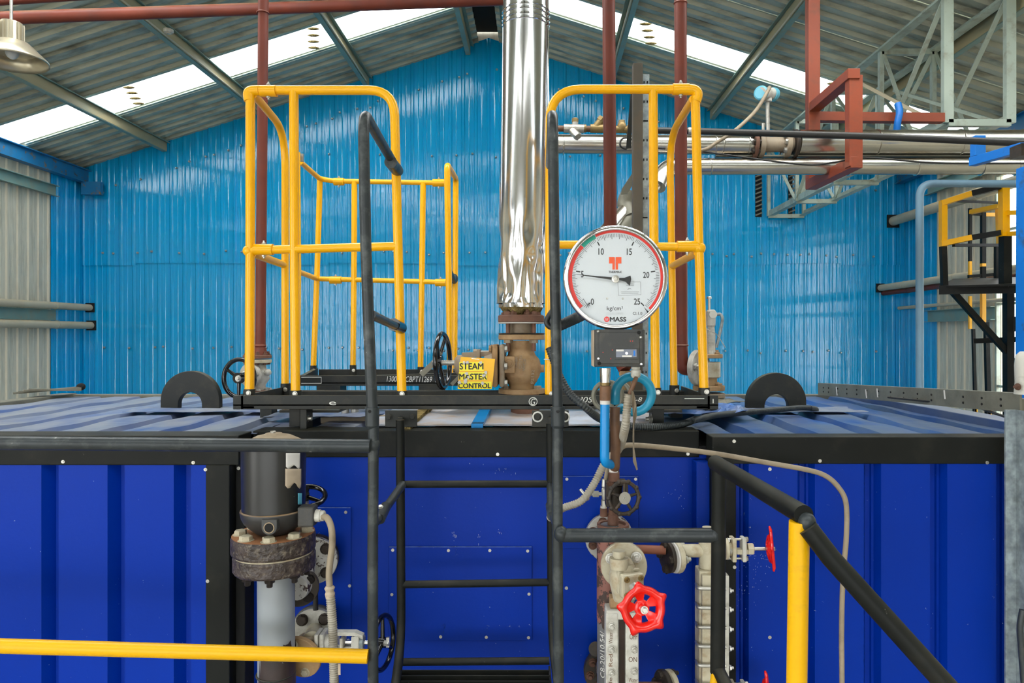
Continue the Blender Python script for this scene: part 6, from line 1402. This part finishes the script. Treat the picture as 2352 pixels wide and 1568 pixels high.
def sidevalve(lab, y, Y, wheelx, par=None, full=True):
    t = thing('gauge_valve', lab, 'valve', tuple(W(1700, y + 50, Y)))
    flange(t, W(1664, y, Y), (1, 0, 0), rad(24, Y), 0.012, M['cream'], 4, rad(6, Y), M['zinc'], 45, 1)
    P('bonnet', t, G().cyl(W(1670, y, Y), W(1688, y, Y), rad(16, Y), 18), M['cream'])
    P('bonnet_plate', t, G().box(W(1683, y, Y), (rad(9, Y), 0.06, rad(52, Y))), M['cream'], bevel=0.003)
    P('yoke_plate', t, G().box(W(1707, y, Y), (rad(9, Y), 0.05, rad(54, Y))), M['white'], bevel=0.004)
    for dy in (-22, 22):
        s_ = P('stud', t, G().cyl(W(1672, y + dy, Y), W(1716, y + dy, Y), rad(3, Y), 8), M['zinc']); P('nut', s_, G().hexa(W(1711, y + dy, Y), (1, 0, 0), rad(6, Y), 0.012), M['zinc'])
    P('yoke', t, G().bar(W(1690, y + 5, Y), W(1728, y + 5, Y), 0.03, 0.02), M['cream'], bevel=0.002)
    P('yoke_nut', t, G().hexa(W(1716, y, Y), (1, 0, 0), rad(14, Y), rad(14, Y)), M['cream'])
    P('spindle', t, threads(W(1728, y, Y), W(1770, y, Y), rad(4.5, Y), M['zinc'], 14), M['zinc'])
    c = W(wheelx, y, Y); a_ = Vector((1, -0.32, 0.1))
    w_ = P('handwheel', t, starwheel(G(), c, a_, rad(50, Y), (0, 0.2, 1), 0.2), M['redred'], 'red five-lobed handwheel seen edge-on', solid=0.007)
    P('hub_nut', w_, G().lathe(c - a_.normalized() * 0.02, a_, [(0, rad(7, Y)), (0.02, rad(9, Y))], 14).hexa(c + a_.normalized() * 0.004, a_, rad(5, Y), 0.01), M['zinc'])
    return t
sidevalve('cream yoke valve with a red handwheel seen edge-on, right of the black stair post', 1260, 2.78, 1772)
sidevalve('lower cream yoke valve, its red handwheel just showing at the bottom edge', 1592, 2.78, 1762)
bf = thing('branch_flange', 'grey edge-on flange low between the two level gauges', 'flange', tuple(W(1540, 1640, 2.8)))
flange(bf, W(1520, 1578, 2.8), ax2, rad(38, 2.8), 0.02, M['darkiron'], 4, rad(9, 2.8), M['darkiron'], 45, -1)
flange(bf, W(1535, 1578, 2.79), ax2, rad(38, 2.8), 0.02, M['cream'], 4, rad(9, 2.8), M['darkiron'], 45, 1, True)
P('branch_pipe', bf, G().cyl(W(1440, 1578, 2.8), W(1520, 1578, 2.8), rad(12, 2.8), 18), M['rust'])

# ---------------------------------------------------------------- black level controller at the left of the bay
Yd3 = 2.76
lc3 = thing('level_controller', 'satin black domed cylinder on a rusty bolted flange, left of the ladder', 'controller', tuple(W(632, 1215, Yd3)))
def D(px, y, dy=0.0): return W(px, y, Yd3 + dy)
P('cover', lc3, G().lathe(D(629, 1168), (0, 0, 1), [(0, rad(69, Yd3)), (rad(150, Yd3), rad(71, Yd3))], 56), M['cylblack'])
P('lid', lc3, G().lathe(D(629, 1022), (0, 0, 1), [(0, rad(71, Yd3)), (rad(10, Yd3), rad(62, Yd3)), (rad(22, Yd3), rad(38, Yd3)), (rad(26, Yd3), rad(19, Yd3)), (rad(28, Yd3), rad(18, Yd3)), (rad(28, Yd3), rad(0.5, Yd3))], 48, smooth=True), M['dusttop'], 'dusty domed lid')
P('lid_nut', lc3, G().lathe(D(627, 998), (0, 0, 1), [(0, rad(19, Yd3)), (0.003, rad(19, Yd3))], 28).hexa(D(627, 996), (0, 0, 1), rad(6.5, Yd3), 0.012), M['zinc'])
P('base_bowl', lc3, G().lathe(D(631, 1220), (0, 0, 1), [(0, rad(40, Yd3)), (rad(10, Yd3), rad(52, Yd3)), (rad(24, Yd3), rad(66, Yd3)), (rad(36, Yd3), rad(72, Yd3)), (rad(50, Yd3), rad(75, Yd3)), (rad(53, Yd3), rad(74, Yd3)), (rad(53, Yd3), rad(60, Yd3))], 48, smooth=True), mat('black_base_casting', (40, 40, 40), 0.45, dust=(158, 128, 92), dm=1.0, vary=0.12), None)
P('gland_boss', lc3, G().box(D(707, 1183, -0.05), (rad(36, Yd3), 0.06, rad(44, Yd3))), M['boxblack'], bevel=0.006)
P('cable_gland', lc3, G().lathe(D(718, 1184, -0.05), (1, 0, 0), [(0, rad(12, Yd3)), (rad(6, Yd3), rad(12, Yd3)), (rad(6, Yd3), rad(14, Yd3)), (rad(18, Yd3), rad(14, Yd3)), (rad(18, Yd3), rad(12, Yd3)), (rad(26, Yd3), rad(12, Yd3)), (rad(28, Yd3), rad(9, Yd3))], 10), M['white'], 'cream plastic cable gland')
lg_c = D(617, 1213) - Vector((0, rad(79, Yd3), 0)); Yq_ = lg_c.y
cxx = 617; 
def lugp(px, y): return W(px, y, Yq_)
o = [lugp(600, 1193), lugp(636, 1193)] ; 
sq = 1.0
def lugring(r, y0, n=14): return [lugp(618 + r * math.cos(a), y0 + r * math.sin(a)) for a in [i * PI / n for i in range(n + 1)]]
P('earth_lug', lc3, G().poly([lugp(600, 1193), lugp(636, 1193)] + lugring(18, 1211), (0, 0.05, 0)), M['boxblack'], bevel=0.003)
P('lug_hole', lc3, G().lathe(lugp(618, 1212) - Vector((0, 0.0005, 0)), (0, -1, 0), [(0, rad(10.5, Yq_)), (0.001, rad(10.5, Yq_))], 20), M['dark'])
P('lug_rim', lc3, G().torus(lugp(618, 1212), (0, 1, 0), rad(11.5, Yq_), 0.0025, 28, 6), M['dusttop'])
# peeling stickers on the cover's right
Rc = rad(71.5, Yd3)
def onc(a, y): return Vector((D(629, 0).x + Rc * math.sin(a), Yd3 - Rc * math.cos(a), W(0, y, Yd3 - Rc * math.cos(a)).z))
def patch(a0, a1, y0, y1, jag=0): 
    return G().grid(lambda u, v: onc(a0 + (a1 - a0) * u, y0 + (y1 - y0) * v + (jag * math.sin(u * 9) * v)), 8, 6)
P('sticker', lc3, patch(0.72, 1.25, 1040, 1072, 4), M['paper'], 'torn white sticker', solid=0.001)
P('sticker', lc3, patch(0.70, 1.3, 1076, 1115, 7), M['stick'], 'peeled brown sticker', solid=0.002)
P('sticker', lc3, patch(1.15, 1.35, 1132, 1158), M['tealhead'], 'small blue sticker', solid=0.0008)
# flange pair
ff = flange(lc3, D(629, 1264), (0, 0, 1), rad(92, Yd3), rad(40, Yd3), M['rust2'], 8, rad(14, Yd3), M['cream'], 12, 1, hole=0.78, label='upper flange, flaking paint and rust')
P('flange_face', lc3, G().lathe(D(629, 1223.5), (0, 0, 1), [(0, rad(90, Yd3)), (0.001, rad(90, Yd3))], 40), mat('orange_rust_dust', (140, 92, 56), 0.85, vary=0.15, dirt=(90, 60, 44), da=0.4, ds=14), 'orange-brown dusty flange face')
f2 = flange(lc3, D(631, 1304), (0, 0, 1), rad(90, Yd3), rad(36, Yd3), M['rust2'], 8, rad(12, Yd3), M['rust2'], 12, -1, True, hole=0.78, label='lower flange, flaking paint and rust')
P('gasket', lc3, G().lathe(D(630, 1268), (0, 0, 1), [(0, rad(86, Yd3)), (rad(5, Yd3), rad(86, Yd3))], 40), M['cream'])
P('stand_pipe', lc3, G().cyl(D(634, 1304), D(640, 2600), rad(41, Yd3), 40), M['greypipe'], 'grey stand pipe with peeling paint')
P('band_clamp', lc3, G().torus(D(634, 1545), (0, 0, 1), rad(42, Yd3), 0.004, 40, 6), M['black2'])
P('peeled_surface', lc3, ragged(636, Yd3, rad(41.6, Yd3), 1478, 1640, 11), mat('peeled_dark_surface', (44, 32, 30), 0.55, vary=0.3, vs=8, chip=(120, 126, 130), ca=-0.02, cs=12, bump=0.001, bs=50), 'dark surface where the grey paint has peeled')
# cable and ribbed conduit beside it
cb3 = thing('controller_cable', 'grey cable dropping from the cream gland into a ribbed grey conduit', 'cable', tuple(W(766, 1600, 2.6)))
P('cable', cb3, G().tube(spline([D(742, 1186, -0.06), D(752, 1190, -0.08), D(761, 1212, -0.1), D(763, 1250, -0.1), D(756, 1310, -0.1), D(757, 1348, -0.1)], 8), rad(7.5, 2.66), 14), M['cable'])
P('tape_wrap', cb3, G().lathe(W(757, 1345, 2.66), (0.05, 0, -1), [(0, 0.014), (0.008, 0.020), (0.02, 0.015), (0.03, 0.019), (0.045, 0.0165)], 12), M['stick'], 'crinkled tape wrap')
ribbed('conduit_run', None, [(759, 1368, 2.66), (764, 1440, 2.66), (766, 1500, 2.66), (768, 1600, 2.66), (768, 1800, 2.66)], rad(11, 2.66), M['conduit2'], 0.0085, par=cb3)
P('hanging_tag', cb3, G().poly([W(776, 1524, 2.65), W(782, 1524, 2.65), W(782, 1550, 2.65), W(776, 1549, 2.65)], (0, 0.001, 0)), M['stick'])
# valves behind the controller
wv1 = thing('isolating_valve', 'flaking white bolted flange and dark elbow behind the rusty controller flange', 'valve', tuple(W(715, 1385, 3.0)))
flange(wv1, W(722, 1284, 3.06), (0.2, -1, 0), rad(54, 3.0), 0.03, M['white2'], 4, 0.02, M['darkiron'], 45, 1, hole=0.72)
P('back_flange', wv1, G().lathe(W(722, 1280, 3.1), (0.2, -1, 0), [(0, rad(57, 3.0)), (0.03, rad(57, 3.0))], 32), M['darkiron'])
P('elbow', wv1, G().tube(spline([W(700, 1280, 2.98), W(694, 1310, 2.95), W(690, 1340, 2.92), W(680, 1350, 2.88)], 6), rad(28, 2.95), 20), M['white2'])
flange(wv1, W(688, 1345, 2.93), (0.3, -1, -0.1), rad(44, 2.9), 0.028, M['darkiron'], 4, 0.018, M['rust2'], 40, 1, hole=0.68)
P('handwheel', wv1, wheel(G(), W(702, 1140, 2.95), (0.1, -0.35, 1), rad(43, 2.95), rad(6, 2.95), 3, 0.2, 100), M['blackgloss'], 'black handwheel beside the cylinder')
P('spindle', wv1, G().cyl(W(702, 1140, 2.95), W(712, 1230, 3.0), rad(6, 2.95), 12), M['zinc'])
P('drain_tube', wv1, G().cyl(W(724, 1330, 3.02), W(725, 1400, 3.02), rad(6, 3.0), 12), M['darkcable'])
wv2 = thing('isolating_valve', 'dull white yoke valve with a black handwheel edge-on behind the left ladder handrail', 'valve', tuple(W(740, 1520, 2.95)))
flange(wv2, W(722, 1443, 3.04), (0.12, -1, 0.1), rad(49, 3.0), 0.03, M['white'], 4, 0.021, M['darkiron'], 45, 1, hole=0.72)
P('back_flange', wv2, G().lathe(W(724, 1437, 3.08), (0.12, -1, 0.1), [(0, rad(50, 3.0)), (0.03, rad(50, 3.0))], 32), M['galv2'])
P('neck', wv2, G().cyl(W(722, 1448, 3.0), W(716, 1474, 2.88), rad(18, 2.95), 20, rad(24, 2.95)), M['cream'])
P('body', wv2, G().ball(W(708, 1482, 2.9), rad(34, 2.9), (1, 1, 0.85), 24, 14), M['cast2'])
fl3 = flange(wv2, W(694, 1504, 2.86), (-0.2, -1, -0.2), rad(50, 2.85), 0.02, M['cast'], 4, 0.016, M['cream'], 20, 1, hole=0.72)
b1 = P('bonnet_plate', wv2, G().box(W(732, 1470, 2.88), (rad(9, 2.88), 0.075, rad(42, 2.88))), M['white'], bevel=0.004)
P('bonnet_plate', wv2, G().box(W(744, 1470, 2.88), (rad(10, 2.88), 0.075, rad(42, 2.88))), M['white'], bevel=0.004)
P('bonnet', wv2, G().cyl(W(748, 1472, 2.88), W(776, 1472, 2.88), rad(15, 2.88), 18), M['white'])
P('yoke_arm', wv2, G().poly([W(770, 1452, 2.83), W(815, 1452, 2.83), W(833, 1460, 2.83), W(833, 1468, 2.83), W(812, 1460, 2.83), W(770, 1460, 2.83)], (0, 0.03, 0)).poly([W(770, 1488, 2.83), W(833, 1484, 2.83), W(833, 1492, 2.83), W(770, 1496, 2.83)], (0, 0.03, 0)), M['white'])
P('yoke_block', wv2, G().box(W(819, 1474, 2.85), (rad(18, 2.85), 0.05, rad(34, 2.85))), M['white'], bevel=0.003)
P('yoke_nut', wv2, G().hexa(W(828, 1474, 2.85), (1, 0, 0), rad(16, 2.85), rad(9, 2.85)), M['galv'])
P('gland_plate', wv2, G().box(W(788, 1474, 2.85), (rad(8, 2.85), 0.06, rad(28, 2.85))), M['white'], bevel=0.004)
P('spindle', wv2, threads(W(788, 1474, 2.85), W(884, 1476, 2.85), rad(6, 2.85), M['chrome'], 26), M['chrome'])
hw = P('handwheel', wv2, wheel(G(), W(879, 1475, 2.85), Vector((1, -0.22, 0.05)), rad(58, 2.85), rad(6, 2.85), 3, 0.2, 40, 0.0), M['blackgloss'], 'gloss black handwheel seen edge-on')
P('hub_nut', hw, G().hexa(W(883, 1476, 2.83), (1, -0.2, 0), rad(7, 2.85), 0.02), M['zinc']); P('hub_tag', hw, G().box(W(891, 1474, 2.83), (rad(7, 2.85), 0.01, rad(22, 2.85))), M['zinc'])

# ---------------------------------------------------------------- pale blue pipe frame and service platform by the right wall
pbp = thing('pale_blue_pipe', 'pale blue-grey pipe rising by the right wall and turning to the right', 'pipe', (W(2113, 0, 6.2).x, 6.2, 0))
q = fillet([Vector((W(2113, 0, 6.2).x, 6.2, 0.0)), W(2112, 421, 6.2), Vector((XR - 0.01, 6.2, W(0, 424, 6.2).z))], 0.13)
P('pipe_run', pbp, G().tube(q, rad(8.5, 6.2), 18), M['palebluep'])
P('wall_plate', pbp, G().box((XR - 0.02, 6.2, W(0, 424, 6.2).z), (0.02, 0.15, 0.15)), M['palebluep'])
sp_ = thing('service_platform', 'black and yellow steel service platform with guard rails by the right wall', 'platform', tuple(W(2310, 900, 7.0)))
Yp7 = 7.0
def pb(nm, a, b, w_, m, h=None, lab=None): return P(nm, sp_, G().bar(W(*a), W(*b), w_ * Yp7 / F, (h or w_) * Yp7 / F, (0, 1, 0) if abs(a[0] - b[0]) < 30 and abs(a[1] - b[1]) > 40 else (0, 0, 1)), m)
YE, BK = M['yellow'], M['black']
xo = (2352, 660)
P('deck', sp_, G().poly([W(2158, 656, Yp7), W(2400, 650, 6.4), W(2400, 634, 7.4), W(2190, 640, 7.9)], (0, 0, -0.02)), BK)
pb('deck_beam', (2157, 666, Yp7), (2420, 661, 6.6), 8, BK, 20)
pb('post', (2166, 460, Yp7), (2166, 566, Yp7), 13, YE); pb('post', (2166, 566, Yp7), (2169, 655, Yp7), 12, BK)
pb('guard_rail', (2163, 467, Yp7), (2233, 444, Yp7 - 0.15), 12, YE); pb('guard_rail', (2233, 444, Yp7 - 0.15), (2300, 428, Yp7 - 0.3), 12, BK)
pb('guard_rail', (2163, 560, Yp7), (2233, 545, Yp7 - 0.15), 12, YE); pb('guard_rail', (2233, 545, Yp7 - 0.15), (2300, 534, Yp7 - 0.3), 11, BK)
pb('post', (2306, 430, Yp7 - 0.3), (2306, 543, Yp7 - 0.3), 16, YE); pb('post', (2309, 543, Yp7 - 0.3), (2309, 655, Yp7 - 0.3), 18, BK)
pb('guard_rail', (2310, 489, 6.7), (2420, 486, 6.2), 10, YE); pb('guard_rail', (2310, 537, 6.7), (2420, 534, 6.2), 10, YE)
pb('guard_rail', (2190, 461, Yp7), (2300, 466, 7.2), 5, BK); pb('guard_rail', (2190, 563, Yp7), (2294, 563, 7.2), 7, BK)
pb('column', (2316, 664, Yp7), (2318, 1500, Yp7), 17, BK, 17)
pb('knee_brace', (2188, 670, Yp7), (2312, 808, Yp7), 12, BK, 12)
pb('deck_beam', (2238, 783, 7.3), (2420, 776, 6.8), 8, BK, 12); pb('deck_beam', (2318, 744, 7.0), (2420, 744, 6.8), 10, BK, 34)
sl = thing('cat_ladder', 'thin yellow and black striped ladder stiles behind the service platform', 'ladder', tuple(W(2260, 1100, 7.9)))
def sb2(nm, a, b, w_, m): return P(nm, sl, G().bar(W(*a), W(*b), w_ * 7.9 / F, w_ * 7.9 / F, (0, 1, 0)), m)
for x, segs in ((2228, [(478, 600, BK), (600, 658, YE), (680, 755, YE), (755, 905, BK), (935, 955, YE)]), (2258, [(488, 605, BK), (605, 612, YE), (612, 648, BK), (648, 740, YE), (740, 905, BK), (935, 960, YE)])):
    for y0, y1, m_ in segs:
        dx = 0 if y0 < 700 else 8
        sb2('stile', (x + dx * (y0 - 478) / 300, y0, 7.9), (x + dx * (y1 - 478) / 300, y1, 7.9), 6 if x < 2240 else 9, m_)
    sb2('stile', (x + 10, 905, 7.9), (x + 12, 1100, 7.9), 6 if x < 2240 else 9, BK)
sb2('hoop', (2230, 487, 7.8), (2296, 473, 7.4), 9, YE); sb2('hoop', (2230, 490, 7.9), (2262, 492, 7.9), 7, BK); sb2('hoop', (2262, 493, 7.9), (2296, 493, 7.9), 8, YE)
sb2('hoop', (2224, 635, 7.9), (2290, 630, 7.9), 7, BK)
sb2('post', (2293, 470, 7.6), (2296, 566, 7.6), 9, YE); sb2('post', (2290, 566, 7.6), (2290, 655, 7.6), 9, BK)

# ---------------------------------------------------------------- lamp and detector under the roof
lm = thing('high_bay_lamp', 'bell-shaped high bay lamp hanging in the top left corner', 'lamp', tuple(W(30, 155, 5.0)))
Ym = 5.0
P('shade', lm, G().lathe(W(28, 97, Ym), (0.04, 0, -1), [(0, rad(14, Ym)), (rad(3, Ym), rad(34, Ym)), (rad(20, Ym), rad(50, Ym)), (rad(40, Ym), rad(69, Ym)), (rad(46, Ym), rad(70, Ym)), (rad(40, Ym), rad(66, Ym)), (rad(20, Ym), rad(47, Ym))], 40, smooth=True), M['lampmetal'], solid=0.003)
P('bulb', lm, G().ball(W(28, 118, Ym), rad(14, Ym), (1, 1, 1.3)), M['dialwhite'])
hs = P('ballast_housing', lm, G().cyl(W(26, 99, Ym), W(26, 52, Ym), rad(21, Ym), 24), M['lampmetal'])
g = G()
for k in range(16):
    a = 2 * PI * k / 16; d = Vector((math.cos(a), math.sin(a), 0)) * rad(22, Ym)
    P('cooling_fin', hs, G().bar(W(26, 98, Ym) + d, W(26, 55, Ym) + d, 0.006, 0.02, d), M['lampmetal'])
P('hanger_rod', lm, G().cyl(W(26, 52, Ym), Vector((W(26, 0, Ym).x, Ym, roofz(W(26, 0, Ym).x) - 0.02)), 0.01, 10), M['zinc'])
px_ = XA - 3.49; Yt_ = 0.0
dt = thing('smoke_detector', 'small white round detector fixed under a teal roof purlin', 'detector', tuple(W(387, 76, 7.55)))
P('base', dt, G().lathe(W(387, 68, 7.55), (0, 0, -1), [(0, 0.05), (0.015, 0.052), (0.035, 0.045)], 24), M['white'])
P('sensor_cap', dt, G().lathe(W(387, 75, 7.55), (0, 0, -1), [(0, 0.03), (0.015, 0.022)], 20), M['white'])
bpy.context.view_layer.update()
